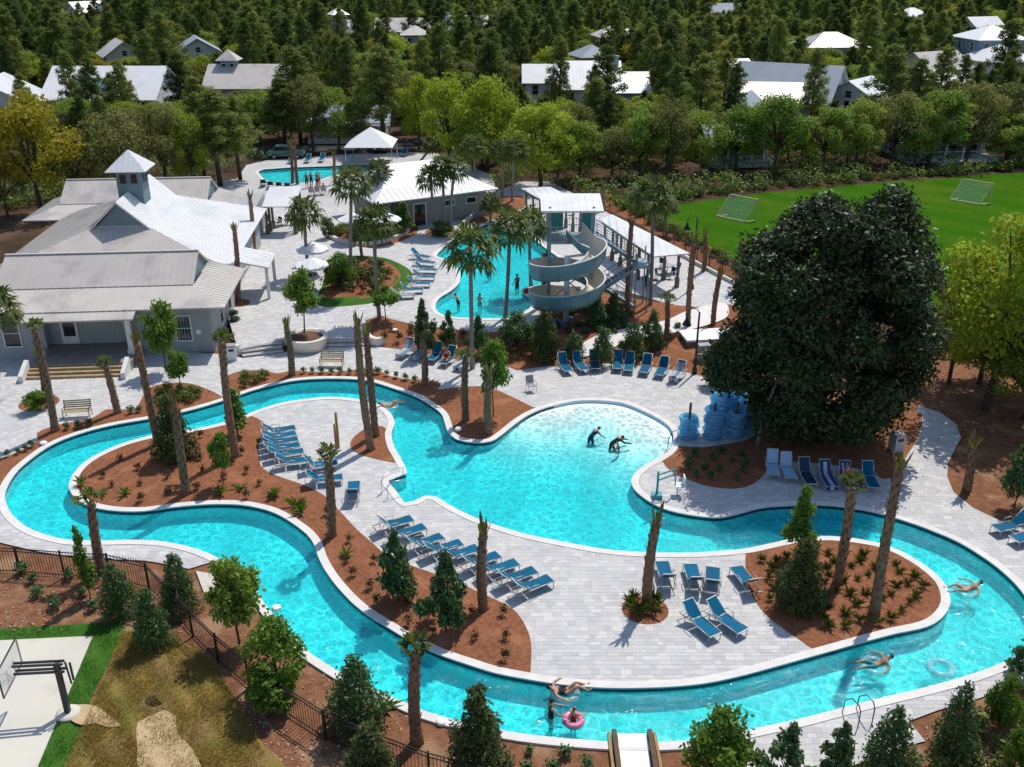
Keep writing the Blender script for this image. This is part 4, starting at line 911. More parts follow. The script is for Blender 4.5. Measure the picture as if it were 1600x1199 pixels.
# --- houses in the woods
HOUSE_N = [0]
HOUSE_BOX = []                                                  # what each roof covers in the view: the woods keep their crowns below it
M_WALLS = {'white': mat('house_white', (.70,.69,.67), (.64,.63,.61), 1, .7), 'blue': mat('house_blue', (.22,.33,.40), (.19,.29,.36), 1, .7), 'teal': mat('house_teal', (.16,.30,.30), (.14,.26,.26), 1, .7), 'grey': mat('house_grey', (.34,.36,.37), (.30,.32,.33), 1, .7), 'cream': mat('house_cream', (.60,.55,.45), (.55,.50,.41), 1, .7)}
M_ROOFS = {'white': M_ROOFW, 'grey': M_ROOF, 'blue': M_ROOFG}
def house(label, px, py, zr, Wd, Dp, kind='gable_x', wall='white', roof='white', rz=0.0, rise=2.6, chimney=None, tower=None, ov=.7, dormers=0, porch=False):
    """px, py: photo pixel of the ridge middle; zr: ridge height"""
    d = ray(px, py); t = (zr-CAM_H)/d.z; p = Vector((d.x*t, d.y*t, 0)); root = thing('house', label, 'house', (p.x,p.y,ZT-.1), rz); HOUSE_N[0] += 1
    a_ = [pxof((p.x+sx*(Wd/2+ov), p.y-Dp/2*.8, zr-rise)) for sx in (-1,1)]; HOUSE_BOX.append((a_[0][0], pxof((p.x,p.y,zr))[1]-2, a_[1][0], a_[0][1]+(3 if not porch else -60), p.y))
    Z = zr-ZT+.1; ze = Z-rise; x, y = Wd/2, Dp/2; rm = M_ROOFS[roof]; wm = M_WALLS[wall]
    wallbox(root, -x, x, -y, y, 0, ze+.05, wm); X, Y = x+ov, y+ov; se = .55 if Wd > 9 else 0
    if kind == 'gable_x':
        roof_plane(root, [(-X,-Y,ze-.2),(X,-Y,ze-.2),(X,0,Z),(-X,0,Z)], rm, .15, se); roof_plane(root, [(X,Y,ze-.2),(-X,Y,ze-.2),(-X,0,Z),(X,0,Z)], rm, .15, 0)
        for s in (-1,1): mb = MB(); q = [(s*x,-y,ze),(s*x,y,ze),(s*x,0,Z-.25)]; q2 = [(s*(x-.2),a[1],a[2]) for a in q]; mb.add(q+q2, [(0,1,2),(5,4,3),(0,3,4,1),(1,4,5,2),(2,5,3,0)]); mb.build('gable_wall', wm, root)
    elif kind == 'gable_y':
        roof_plane(root, [(X,-Y,ze-.2),(X,Y,ze-.2),(0,Y,Z),(0,-Y,Z)], rm, .15, se); roof_plane(root, [(-X,Y,ze-.2),(-X,-Y,ze-.2),(0,-Y,Z),(0,Y,Z)], rm, .15, se)
        for s in (-1,1): mb = MB(); q = [(-x,s*y,ze),(x,s*y,ze),(0,s*y,Z-.25)]; q2 = [(a[0],s*(y-.2),a[2]) for a in q]; mb.add(q+q2, [(0,1,2),(5,4,3),(0,3,4,1),(1,4,5,2),(2,5,3,0)]); mb.build('gable_wall', wm, root)
        window(root, (0,-y-.0,ze+.4), .9, 1.0)
    else:
        k = min(X, Y)*.92; a = (X-k, 0) if X >= Y else (0, Y-k)
        r0, r1 = (-a[0],-a[1],Z), (a[0],a[1],Z)
        if X >= Y:
            roof_plane(root, [(-X,-Y,ze),(X,-Y,ze),r1,r0], rm, .15, se); roof_plane(root, [(X,-Y,ze),(X,Y,ze),r1], rm, .15, se); roof_plane(root, [(X,Y,ze),(-X,Y,ze),r0,r1], rm, .15, 0); roof_plane(root, [(-X,Y,ze),(-X,-Y,ze),r0], rm, .15, se)
        else:
            roof_plane(root, [(-X,-Y,ze),(X,-Y,ze),r0], rm, .15, se); roof_plane(root, [(X,-Y,ze),(X,Y,ze),r1,r0], rm, .15, se); roof_plane(root, [(X,Y,ze),(-X,Y,ze),r1], rm, .15, 0); roof_plane(root, [(-X,Y,ze),(-X,-Y,ze),r0,r1], rm, .15, se)
    n = max(2, int(Wd/2.6))
    for lv in ([ze-1.3] if ze < 4.5 else [ze-1.3, ze-4.2]):
        for k in range(n): window(root, (-x+(k+.5)*Wd/n, -y, lv), .95, 1.5)
        for k in range(max(1, int(Dp/3.2))):
            yy = -y+(k+.5)*Dp/max(1, int(Dp/3.2)); window(root, (x, yy, lv), .9, 1.4, '+x'); window(root, (-x, yy, lv), .9, 1.4, '-x')
    mb = MB(); mb.box((0,-y-.04,1.1), (1.1,.08,2.2)); mb.build('door', M_TEAL, root)
    if chimney:
        mb = MB(); mb.box((chimney[0],chimney[1],Z-.5), (1.0,.9,chimney[2]*2)); mb.box((chimney[0],chimney[1],Z-.5+chimney[2]+.08), (1.2,1.1,.16)); mb.build('chimney', M_WALLS[chimney[3]], root)
    if tower:
        tx, ty, tw, th, tm = tower
        wallbox(root, tx-tw/2, tx+tw/2, ty-tw/2, ty+tw/2, 0, Z+th, M_WALLS[tm], 'tower'); e = tw/2+.7
        for a, b in (((-e,-e),(e,-e)),((e,-e),(e,e)),((e,e),(-e,e)),((-e,e),(-e,-e))): roof_plane(root, [(tx+a[0],ty+a[1],Z+th-.1),(tx+b[0],ty+b[1],Z+th-.1),(tx,ty,Z+th+1.5)], rm, .1, 0, 'tower_roof')
        for s in (-.3,.3): window(root, (tx+s*tw,ty-tw/2,Z+th-1.2), tw*.28, 1.3); window(root, (tx+tw/2,ty+s*tw,Z+th-1.2), tw*.28, 1.3, '+x')
    for k in range(dormers):
        xx = -x + (k+.5)*Wd/dormers; zz = ze+.4; mb = MB(); mb.box((xx,-y*.55,zz+.5), (1.5,2.0,1.5)); o = mb.build('dormer', wm, root); window(root, (xx,-y*.55-1.0,zz+.55), .8, .9)
        roof_plane(root, [(xx+1.0,-y*.55-1.3,zz+1.15),(xx+1.0,-y*.55+1.6,zz+1.15),(xx,-y*.55+1.6,zz+1.9),(xx,-y*.55-1.3,zz+1.9)], rm, .1, 0); roof_plane(root, [(xx-1.0,-y*.55+1.6,zz+1.15),(xx-1.0,-y*.55-1.3,zz+1.15),(xx,-y*.55-1.3,zz+1.9),(xx,-y*.55+1.6,zz+1.9)], rm, .1, 0)
    if porch:
        roof_plane(root, [(-X,-Y-2.6,2.9),(X,-Y-2.6,2.9),(X,-Y+.6,3.5),(-X,-Y+.6,3.5)], rm, .12, 0)
        wallbox(root, -X+.2, X-.2, -Y-2.4, -y-.01, 0, .5, M_TRIM, 'porch_floor')
        for k in range(6): xx = -X+.4 + k*(2*X-.8)/5; mb = MB(); mb.box((xx,-Y-2.2,1.7), (.18,.18,2.4)); mb.build('porch_post', M_TRIM, root)
        mb = MB(); mb.bar((-X+.4,-Y-2.2,1.4),(X-.4,-Y-2.2,1.4),.07); mb.bar((-X+.4,-Y-2.2,.75),(X-.4,-Y-2.2,.75),.07)
        for k in range(40): xx = -X+.4 + k*(2*X-.8)/39; mb.bar((xx,-Y-2.2,.75),(xx,-Y-2.2,1.4),.04)
        mb.build('porch_rail', M_TRIM, root)
    return root
lodge = house('white-roofed lodge with long low roof at upper left', 172, 103, 8.6, 16.5, 13, 'gable_x', 'white', 'white', .0, 4.0, tower=None)
mb = MB(); ze_, Z_ = 8.6-ZT+.1-4.0, 8.6-ZT+.1; q_ = lambda x, f: (x, -7.2*(1-f), ze_-.2+(Z_-ze_+.2)*f+.03)
mb.slab([q_(-4.6,.15), q_(1.2,.15), q_(1.2,.62), q_(-4.6,.62)], .02); mb.build('roof_panel', mat('skylight', (.03,.10,.11), (.04,.12,.10), .8, .15, spec=.5), lodge)  # flat dark teal panel laid on the front roof slope
house('grey-roofed house with a small square cupola at upper left', 390, 100, 8.2, 12, 10, 'gable_x', 'grey', 'grey', .0, 3.0, tower=(-3.4,.5,2.2,.7,'blue'))
house('small house with a pale gabled roof at upper left', 186, 62, 9.0, 7, 9, 'gable_y', 'cream', 'grey', .5, 2.6)
house('house with a blue-grey gable right of the pale gabled one', 305, 57, 9.0, 8, 9, 'gable_y', 'white', 'blue', .35, 2.6)
house('small white gabled house at the top left corner', 135, 2, 9.5, 8, 12, 'gable_y', 'white', 'white', -.6, 3.2)
house('white gabled house with a square blue tower at top centre', 556, 33, 9.0, 7, 11, 'gable_y', 'white', 'white', .5, 3.0, tower=(-3.6,2.5,3.2,1.6,'blue'))
house('long grey-roofed house at top centre', 638, 28, 9.5, 15, 9, 'gable_x', 'grey', 'grey', .0, 2.8)
house('slender blue tower house with pyramid roof at top centre', 648, 40, 9.8, 5.2, 5.2, 'hip', 'blue', 'grey', .1, 1.8)
house('blue-grey gabled cottage below the slender tower house', 682, 70, 7.2, 5.5, 9, 'gable_y', 'teal', 'blue', .5, 2.2)
house('white-roofed house with brown chimney at top centre', 726, 24, 9.5, 11, 9, 'gable_x', 'cream', 'white', .0, 3.0, chimney=(-4.6,0,1.0,'grey'), dormers=4)
house('big white house with tall blue chimney behind the pools', 918, 95, 8.6, 9.5, 11, 'gable_x', 'white', 'white', .0, 3.6, chimney=(4.2,-3.2,1.4,'blue'))
house('white side wing right of the big white house', 975, 112, 7.6, 6.5, 9, 'gable_x', 'blue', 'white', .0, 2.4)
house('low white wing left of the big white house', 850, 100, 7.8, 6, 7, 'gable_x', 'white', 'white', .0, 2.4)
house('small blue-roofed cottage behind the big white house', 924, 70, 8.2, 6, 7, 'hip', 'cream', 'blue', .3, 2.0)
house('large house with broad blue-grey roof above the field', 1236, 99, 9.0, 15, 14, 'gable_x', 'grey', 'blue', -.5, 4.6)
house('white-roofed front wing of the blue-grey house', 1205, 128, 6.9, 8, 8, 'gable_x', 'white', 'grey', -.15, 2.2)
house('teal gabled end house at the left of the blue-grey roof', 1162, 146, 6.3, 4.2, 7, 'gable_y', 'teal', 'blue', -.5, 2.0)
house('white house with swept gables right of the blue-grey roof', 1345, 122, 7.2, 8, 8, 'gable_y', 'white', 'white', -.7, 2.4)
house('pale hip-roofed house at upper right', 1298, 50, 9.5, 12, 10, 'hip', 'white', 'grey', .1, 2.6)
house('white chimney house left of the blue-grey roof', 1152, 92, 7.6, 3.2, 3.6, 'gable_x', 'cream', 'white', .3, 1.2)
house('blue house with open lantern tower at the right edge', 1550, 40, 12.0, 9, 9, 'hip', 'blue', 'white', .1, 2.2)
house('white house with curved hip roof below the lantern tower', 1563, 70, 9.2, 9, 9, 'hip', 'white', 'white', .3, 2.6)
house('grey-roofed house among pines at upper right', 1462, 80, 8.4, 10, 8, 'gable_x', 'cream', 'grey', .5, 2.6)
house('small blue-walled house behind the field trees', 1470, 105, 7.0, 7, 7, 'gable_x', 'blue', 'white', .2, 2.2)
house('pale roof in the woods at the top right', 1425, 12, 9.5, 9, 8, 'hip', 'white', 'white', .4, 2.4)
house('pale roof in the woods at the top, right of centre', 1130, 5, 9.5, 11, 8, 'gable_x', 'blue', 'blue', .2, 2.4)
house('greenish roof in the woods at the top centre', 962, 40, 9.0, 9, 7, 'hip', 'cream', 'grey', .2, 2.2)
house('white house cut by the left edge of the picture', -12, 120, 8.0, 12, 11, 'gable_y', 'white', 'white', .2, 3.4)
house('white house with far white roof at top right corner', 1535, 26, 9.5, 8, 7, 'gable_x', 'white', 'white', .3, 2.4)
house('house with white front porch behind the hedge strip', 1146, 194, 4.7, 7, 6, 'gable_x', 'teal', 'blue', .1, 2.0, porch=True)
house('house with grey railed porch behind the field trees', 1462, 188, 4.7, 11, 6, 'gable_x', 'grey', 'blue', .1, 2.0, porch=True)
house('cottage with dark porch behind the far pool cars', 550, 164, 4.8, 10, 6, 'gable_x', 'cream', 'blue', .0, 2.2, porch=True)
# ------------------------------------------------------------------ loungers
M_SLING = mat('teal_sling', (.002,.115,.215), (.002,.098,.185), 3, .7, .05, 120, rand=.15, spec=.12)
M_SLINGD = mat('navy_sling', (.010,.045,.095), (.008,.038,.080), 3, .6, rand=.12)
M_ALU = mat('lounger_frame', (.52,.51,.49), (.46,.45,.43), 4, .4, metal=.3, spec=.4)
M_SKYB = mat('pale_blue_plastic', (.36,.50,.66), (.32,.46,.62), 3, .5)
def lounger_mesh(back, m):
    mb = MB(); w_ = .31; H = .34; b = R(back); hx = -1.22; ex, ez = hx - .80*math.cos(b), H + .80*math.sin(b)
    fr = MB()
    for s in (-1,1):
        fr.tube([(-.02,s*w_,H),(-.6,s*w_,H+.015),(hx,s*w_,H),(-1.92,s*w_,H-.03)], .022, 6)
    fr.bar((-.02,-w_,H),(-.02,w_,H),.04); fr.bar((-1.92,-w_,H-.03),(-1.92,w_,H-.03),.035)
    bf = MB()
    for s in (-1,1): bf.tube([(hx,s*w_*.93,H+.01),(ex,s*w_*.93,ez)], .02, 6)
    bf.bar((ex,-w_*.93,ez),(ex,w_*.93,ez),.04); bf.bar((hx-.45,-w_*.8,H-.02),((hx+ex)/2,-w_*.8,(H+ez)/2),.022); bf.bar((hx-.45,w_*.8,H-.02),((hx+ex)/2,w_*.8,(H+ez)/2),.022)
    se = MB(); n = 6
    for k in range(n):
        x0, x1 = -.04+(hx+.06)*k/n, -.04+(hx+.06)*(k+1)/n; z0, z1 = H+.015-.03*math.sin(math.pi*k/n), H+.015-.03*math.sin(math.pi*(k+1)/n)
        se.add([(x0,-.29,z0),(x0,.29,z0),(x1,.29,z1),(x1,-.29,z1)], [(0,1,2,3)], 0, True)
    bs = MB(); bs.slab([(hx-.02,.275,H+.03),(ex,.275,ez+.015),(ex,-.275,ez+.015),(hx-.02,-.275,H+.03)], .012)
    arms = MB()
    for s in (-1,1): arms.tube([(-.85,s*.35,H),(-.88,s*.36,H+.2),(-1.25,s*.36,H+.22),(-1.45,s*.34,H)], .018, 5)
    lg = MB(); lg.tube([(0,0,H),(0,0,0)], .02, 6)
    return dict(frame=fr.mesh('frame', M_ALU), back_frame=bf.mesh('back_frame', M_ALU), seat_sling=se.mesh('seat_sling', m), back_sling=bs.mesh('back_sling', m), armrests=arms.mesh('armrests', M_ALU), leg=lg.mesh('leg', M_ALU))
LM = {}
def lounger(label, foot, ang, back=45, z=0.0, m=None, group=None):
    m = m or M_SLING
    if (back, m.name) not in LM: LM[(back, m.name)] = lounger_mesh(back, m)
    p = G(foot[0], foot[1], z); root = thing('sun_lounger', label, 'lounger', (p.x,p.y,z+.008), R(ang), group); me = LM[(back, m.name)]
    for k in ('frame','back_frame','seat_sling','back_sling','armrests'): link(k, me[k], root)
    for x, y in ((-.08,.30),(-.08,-.30),(-1.55,.30),(-1.55,-.30)): link('leg', me['leg'], root, (x,y,0))
    return root
ORD = ['first','second','third','fourth','fifth','sixth','seventh','eighth','ninth']
for i, (x, y, a, b) in enumerate([(463,676,22,40),(464,685,22,35),(467,694,20,38),(470,703,20,30),(476,713,18,35),(488,726,14,40),(528,731,16,55),(537,754,12,40)]):
    lounger(f'{ORD[i]} teal lounger from the back in the upper island row', (x,y), a, b, group='upper island loungers')
lounger('single teal lounger apart from the rows on the island deck', (554,761), 96, 45)
for i, (x, y) in enumerate([(645,819),(665,832),(692,847),(722,857),(748,865),(780,876),(809,888),(837,900),(861,913)]):
    lounger(f'{ORD[i]} teal lounger from the left in the row of nine along the mulch', (x,y), 29 + (i%3)*2, (50,40,42,38,45,40,42,40,38)[i], group='row of nine island loungers')
for i, (x, y, a) in enumerate([(1033,887,92),(1077,891,90),(1113,896,78),(1148,895,104)]):
    lounger(f'{ORD[i]} lounger from the left in the row of four seen from behind', (x,y), a, 45, group='row of four island loungers')
lounger('left of the two loungers turned towards the near river wall', (1118,1004), -60, 42); lounger('right of the two loungers turned towards the near river wall', (1161,998), -54, 42)
for i, (x, y, a) in enumerate([(889,588,-75),(914,586,-72),(931,584,-88),(964,584,-97),(981,587,-100),(1004,590,-108),(1028,594,-112),(1051,600,-118)]):
    lounger(f'{ORD[i]} lounger from the left in the row of eight above the beach entry', (x,y), a, 58, group='row of eight above the beach entry')
for i, (x, y, a) in enumerate([(624,563,-112),(647,566,-110),(672,570,-108),(691,576,-112),(714,582,-115)]):
    lounger(f'{ORD[i]} lounger from the left among those with towels behind the river bend', (x,y), a, 55, group='towel-covered loungers')
lounger('pale blue chair first from the left in the magnolia shade', (1208,752), -100, 60, m=M_SKYB, group='shaded loungers'); lounger('pale blue chair second from the left in the magnolia shade', (1236,757), -92, 60, m=M_SKYB, group='shaded loungers')
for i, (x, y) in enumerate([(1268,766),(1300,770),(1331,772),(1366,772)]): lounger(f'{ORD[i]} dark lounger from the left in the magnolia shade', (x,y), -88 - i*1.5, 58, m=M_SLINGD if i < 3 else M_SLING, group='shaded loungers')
lounger('left of two loungers at the right picture edge', (1552,836), 198, 45); lounger('right of two loungers at the right picture edge', (1581,853), 200, 45)
for i, (x, y, a) in enumerate([(648,466,10),(662,458,5),(673,449,0),(680,439,-5),(683,428,-10),(680,417,-18),(672,408,-26)]):
    lounger(f'{ORD[i]} lounger from the near end in the curved row beside the slide pool', (x,y), a, 45, ZT, group='curved row by the slide pool')
for i, (x, y) in enumerate([(413,288),(424,291),(437,292),(450,293)]): lounger(f'{ORD[i]} dark lounger from the left at the near edge of the far pool', (x,y), 100, 45, ZT, M_SLINGD, 'far pool loungers')
for i, (x, y) in enumerate([(452,257),(478,256),(500,255),(630,246)]): lounger(f'{ORD[i]} lounger from the left behind the far pool', (x,y), -95, 50, ZT, group='loungers behind the far pool')
# towels laid over loungers
def towel(label, foot, ang, cols, z=0.0, back=58, name='towel'):
    p = G(foot[0], foot[1], z); mb = MB(); prof = [(-.02,.12),(-.03,.39),(-.4,.385),(-.8,.375),(-1.2,.39)]; b = R(back)
    prof += [(-1.24-.25*math.cos(b), .40+.25*math.sin(b)), (-1.24-.6*math.cos(b), .40+.6*math.sin(b))]
    n = len(cols)
    for i in range(len(prof)-1):
        for j in range(n):
            y0, y1 = -.30+.60*j/n, -.30+.60*(j+1)/n; a, c = prof[i], prof[i+1]; wv = .012*math.sin(i*2.1+j)
            mb.add([(a[0],y0,a[1]+wv),(a[0],y1,a[1]+wv),(c[0],y1,c[1]),(c[0],y0,c[1])], [(0,1,2,3),(3,2,1,0)], j)
    ms = [mat('towel_%s' % k, *{'w':((.75,.75,.76),(.68,.69,.70)),'b':((.05,.13,.42),(.04,.10,.34)),'l':((.30,.48,.66),(.26,.42,.60)),'r':((.52,.03,.04),(.42,.02,.03)),'p':((.55,.20,.28),(.45,.16,.24))}[k], 6, .95) for k in cols]
    tag(mb.build(name, ms, None, (p.x,p.y,z+.012), R(ang)), label, 'towel', None)
towel('white towel on the rightmost lounger above the beach entry', (1051,600), -118, 'wlw'); towel('white towel on the first towel-covered lounger', (624,563), -112, 'wl', back=55); towel('pale towel on the second towel-covered lounger', (647,566), -110, 'lwl', back=55)
towel('pale towel on the last towel-covered lounger', (714,582), -115, 'wbw', back=55); towel('blue and white striped towel on the third dark shaded lounger', (1331,772), -91, 'bwbwb'); towel('blue towel on the second dark shaded lounger', (1300,770), -89.5, 'bwb')
towel('white towel on the nearest lounger of the curved row', (648,466), 10, 'wlw', ZT, 45)

# ------------------------------------------------------------------ furniture
def bench(label, c, rz, z=0.0):
    p = G(c[0], c[1], z); root = thing('park_bench', label, 'bench', (p.x,p.y,z+.008), rz); W = 1.55
    M_BW = mat('bench_wood', (.46,.36,.20), (.38,.29,.16), 5, .7)
    for k in range(5): mb = MB(); mb.box((0,-.22+.11*k,.44), (W,.085,.03)); mb.build('seat_slat', M_BW, root)
    for k in range(4): mb = MB(); mb.box((0,.27+.03*k,.56+.12*k), (W,.025,.085)); mb.build('back_slat', M_BW, root)
    for s in (-1,1):
        mb = MB(); x = s*W/2*.94; mb.tube([(x,-.27,0),(x,-.26,.62),(x,.22,.64)], .022, 6); mb.build('leg', M_BLACK, root); mb = MB(); mb.tube([(x,.3,0),(x,.25,.44),(x,.37,.98)], .022, 6); mb.build('leg', M_BLACK, root)
        mb = MB(); mb.bar((x,-.26,.41),(x,.27,.41),.04); mb.build('side_rail', M_BLACK, root)
bench('wooden bench with black frame left of the short palm', (122,652), R(8)); bench('park bench behind the round shrubs above the river', (519,573), R(-2))
def chair(label, c, rz, z=0.0, m=None):
    p = G(c[0], c[1], z); root = thing('patio_chair', label, 'chair', (p.x,p.y,z+.008), rz, None); m = m or M_SLINGD
    mb = MB(); mb.box((0,0,.43), (.5,.48,.03)); mb.build('seat', m, root); mb = MB(); mb.slab([(-.25,.24,.46),(.25,.24,.46),(.25,.36,.95),(-.25,.36,.95)], .025); mb.build('backrest', m, root)
    for x in (-.25,.25):
        for y in (-.23,.25): mb = MB(); mb.tube([(x,y,0),(x,y,.43)], .018, 5); mb.build('leg', M_ALU, root)
        mb = MB(); mb.tube([(x*1.06,-.23,.43),(x*1.06,-.23,.65),(x*1.06,.26,.66)], .018, 5); mb.build('armrest', M_ALU, root)
    return root
M_GREYS = mat('grey_sling', (.34,.34,.35), (.30,.30,.31), 3, .6)
chair('grey patio chair alone on the paving above the beach entry', (830,612), R(20), m=M_GREYS)
for i, (x, y, r_) in enumerate([(1030,438,60),(1047,436,-60),(1055,428,-70),(1036,418,150),(1010,452,20),(1022,446,90)]): chair(f'{ORD[i]} dark chair from the left under the low end of the long pavilion', (x,y), R(r_), ZT)
for i, (x, y, r_) in enumerate([(478,428,30),(494,430,-40),(470,418,90),(500,420,-90)]): chair(f'{ORD[i]} white chair around the umbrella table near the lawn bed', (x,y), R(r_), ZT, M_WHITE)
for i, (x, y, r_) in enumerate([(418,352,30),(435,355,-30),(450,352,10),(462,350,160)]): chair(f'{ORD[i]} chair from the left under the small shade pavilion', (x,y), R(r_), ZT)
for i, (x, y, r_) in enumerate([(866,322,10),(880,330,50),(893,336,-40)]): chair(f'{ORD[i]} chair from the left under the upper pavilion', (x,y), R(r_), ZT, M_GREYS)
def table(label, c, z, r_=.5, m=None):
    p = G(c[0], c[1], z); root = thing('patio_table', label, 'table', (p.x,p.y,z+.008)); mb = MB(); mb.lathe([(0,.70),(r_,.70),(r_,.73),(0,.73)], n=18); mb.build('tabletop', m or M_WHITE, root); mb = MB(); mb.tube([(0,0,.02),(0,0,.7)], .04, 8); mb.build('pedestal', M_ALU, root); mb = MB(); mb.lathe([(0,0),(.28,0),(.26,.03),(0,.04)], n=16); mb.build('base', M_ALU, root)
table('round table under the front white umbrella', (487,426), ZT); table('table among chairs under the long pavilion', (1042,428), ZT, .6, M_GREYS); table('table under the small shade pavilion', (440,352), ZT, .6)
M_CANV = mat('white_canvas', (.78,.78,.77), (.73,.73,.72), 2, .85)
def umbrella(label, apex, z=ZT, r_=1.35, h=2.75):
    p = G(apex[0], apex[1], z+h); root = thing('patio_umbrella', label, 'umbrella', (p.x,p.y,z+.008), 0, 'white patio umbrellas'); n = 8; mb = MB()
    vs = [(0,0,h)] + [(r_*math.cos(2*math.pi*k/n), r_*math.sin(2*math.pi*k/n), h-.62) for k in range(n)] + [(r_*math.cos(2*math.pi*k/n), r_*math.sin(2*math.pi*k/n), h-.76) for k in range(n)]
    mb.add(vs, [(0,1+k,1+(k+1)%n) for k in range(n)] + [(1+k,1+n+k,1+n+(k+1)%n,1+(k+1)%n) for k in range(n)]); mb.build('canopy', M_CANV, root)
    mb = MB(); mb.tube([(0,0,0),(0,0,h+.1)], .03, 6); mb.build('pole', M_ALU, root); mb = MB(); mb.lathe([(0,0),(.3,0),(.25,.1),(0,.12)], n=12); mb.build('base', M_STONE, root)
    for k in range(n): mb = MB(); a = 2*math.pi*k/n; mb.bar((0,0,h-.03),(r_*math.cos(a)*.98,r_*math.sin(a)*.98,h-.65),.02); mb.build('rib', M_ALU, root)
umbrella('back white umbrella beside the green palm on the terrace', (487,378)); umbrella('front white umbrella beside the green palm on the terrace', (486,402)); umbrella('left white umbrella in front of the bath house porch', (549,332)); umbrella('right white umbrella in front of the bath house porch', (604,332)); umbrella('near white umbrella beside the clubhouse canopy', (392,320)); umbrella('far white umbrella beside the clubhouse canopy', (388,304))
def lamp(label, base, top, z, arm=-.75):
    b = G(base[0], base[1], z); t = PY(top[0], top[1], b.y); h = t.z - z; root = thing('lamp_post', label, 'street lamp', b, 0, 'bell lamp posts')
    mb = MB(); mb.tube([(0,0,0),(0,0,h)], [.08,.06], 8); mb.build('pole', M_BLACK, root); mb = MB(); mb.lathe([(0,0),(.17,0),(.15,.35),(.09,.45),(0,.45)], n=12); mb.build('base', M_BLACK, root)
    mb = MB(); mb.tube([(0,0,h-.15),(arm*.15,0,h+.18),(arm*.6,0,h+.26),(arm*.95,0,h+.05),(arm,0,h-.35)], .03, 6); mb.build('arm', M_BLACK, root); mb = MB(); mb.lathe([(.30,-.85),(.26,-.75),(.12,-.5),(.06,-.3),(0,-.28)], (arm,0,h), 14); mb.build('lamp_shade', M_BLACK, root)
lamp('black bell lamp post right of the eight loungers', (1085,583), (1091,488), .05); lamp('black bell lamp post at the low corner of the long pavilion', (1081,452), (1083,342), ZT)
def bin_(label, c, z, s, m, name='litter_bin'):
    p = G(c[0], c[1], z); root = thing(name, label, 'bin', (p.x,p.y,z+.008), R(15)); mb = MB(); mb.box((0,0,s[2]/2), s, taper=1.05); mb.build('bin_body', m, root); mb = MB(); mb.box((0,0,s[2]+.06), (s[0]*1.1,s[1]*1.1,.12), taper=.8); mb.build('lid', M_GREYS, root); mb = MB(); mb.box((0,-s[1]/2*1.03,s[2]*.8), (s[0]*.55,.03,.16)); mb.build('opening', M_BLACK, root)
bin_('pale litter bin beside the clubhouse steps planter', (363,562), 0, (.6,.6,.95), M_TRIM); bin_('grey bin at the path beside the magnolia', (1399,704), 0, (.6,.6,.95), mat('grey_plastic', (.42,.43,.46),(.37,.38,.41),3,.6))
# planter, stairs and low walls between the two decks
def planter():
    c = G(478,525,.85); root = thing('round_planter', 'round white stucco planter holding a tree between the steps', 'planter', (c.x,c.y,0)); mb = MB()
    mb.lathe([(1.30,0),(1.42,.5),(1.47,.84),(1.47,.88),(1.18,.88),(1.18,.66)], n=32); mb.f = mb.f[:-2] if False else mb.f; mb.build('planter_wall', mat('stucco', (.72,.67,.58),(.66,.61,.53),2,.85,.1,40), root); mb = MB(); mb.lathe([(1.17,.60),(1.17,.72)], n=32); mb.build('soil', mat('bark_mulch', (.16,.075,.04),(.10,.05,.03),6,.95,.8,25), root)
planter()
M_STEP = mat('step_stone', (.40,.38,.365), (.33,.315,.30), 3, .8, .1, 30)
def stairs(label, a, b, n=3):
    A, B = G(a[0],a[1]), G(b[0],b[1]); d = (B-A); L = d.length; ang = math.atan2(d.y, d.x); root = thing('stone_steps', label, 'steps', ((A.x+B.x)/2,(A.y+B.y)/2,0), ang)
    for k in range(n): mb = MB(); z1 = ZT*(k+1)/n - (.012 if k == n-1 else 0); mb.box((0,.2+.42*k,z1/2-.02), (L-.002*k,.44,z1-.04+.04)); mb.build('step', M_STEP, root); mb = MB(); mb.box((0,-.025+.42*k,z1-.03), (L,.05,.05)); mb.build('nosing', M_COPING, root)
stairs('wide stone steps left of the round planter', (379,559), (443,551)); stairs('stone steps right of the round planter', (509,543), (570,541))
def low_wall(label, pxs, z, h, t, name='low_wall', m=None):
    lp = crom([G(x,y,z).xy for x, y in pxs], .3, False); root = None; mb = MB(); n = len(lp); V = []
    for i, p in enumerate(lp):
        d = (lp[min(i+1,n-1)]-lp[max(i-1,0)]).normalized(); s = Vector((-d.y,d.x))*t/2
        V += [(p.x-s.x,p.y-s.y,z-.1),(p.x+s.x,p.y+s.y,z-.1),(p.x+s.x,p.y+s.y,z+h),(p.x-s.x,p.y-s.y,z+h)]
    F = [(0,1,2,3),(4*n-1,4*n-2,4*n-3,4*n-4)]
    for i in range(n-1):
        for j in range(4): F.append((4*i+j, 4*(i+1)+j, 4*(i+1)+(j+1)%4, 4*i+(j+1)%4))
    mb.add(V, F); tag(mb.build(name, m or MATS['stucco']), label, 'wall')
low_wall('curved white stucco wall end right of the steps', [(573,527),(578,536),(590,540),(600,537)], .02, .55, .35); low_wall('white stucco wall end at the clubhouse side of the steps', [(372,552),(366,556),(360,553)], .02, .7, .5)
low_wall('white curved kerb around the round bed by the bath house', [(508,362),(520,374),(545,382),(580,384),(618,374),(638,362),(632,352)], ZT, .35, .3, 'kerb_wall'); low_wall('long pale kerb along the field side of the upper paving', [(1030,382),(1060,398),(1100,420),(1150,446)], ZT, .3, .25, 'kerb_wall', M_CONC)
low_wall('pale ramp wall between bath house and slide pool', [(722,354),(735,342),(750,334),(762,328)], ZT, .4, .25, 'kerb_wall', M_CONC)
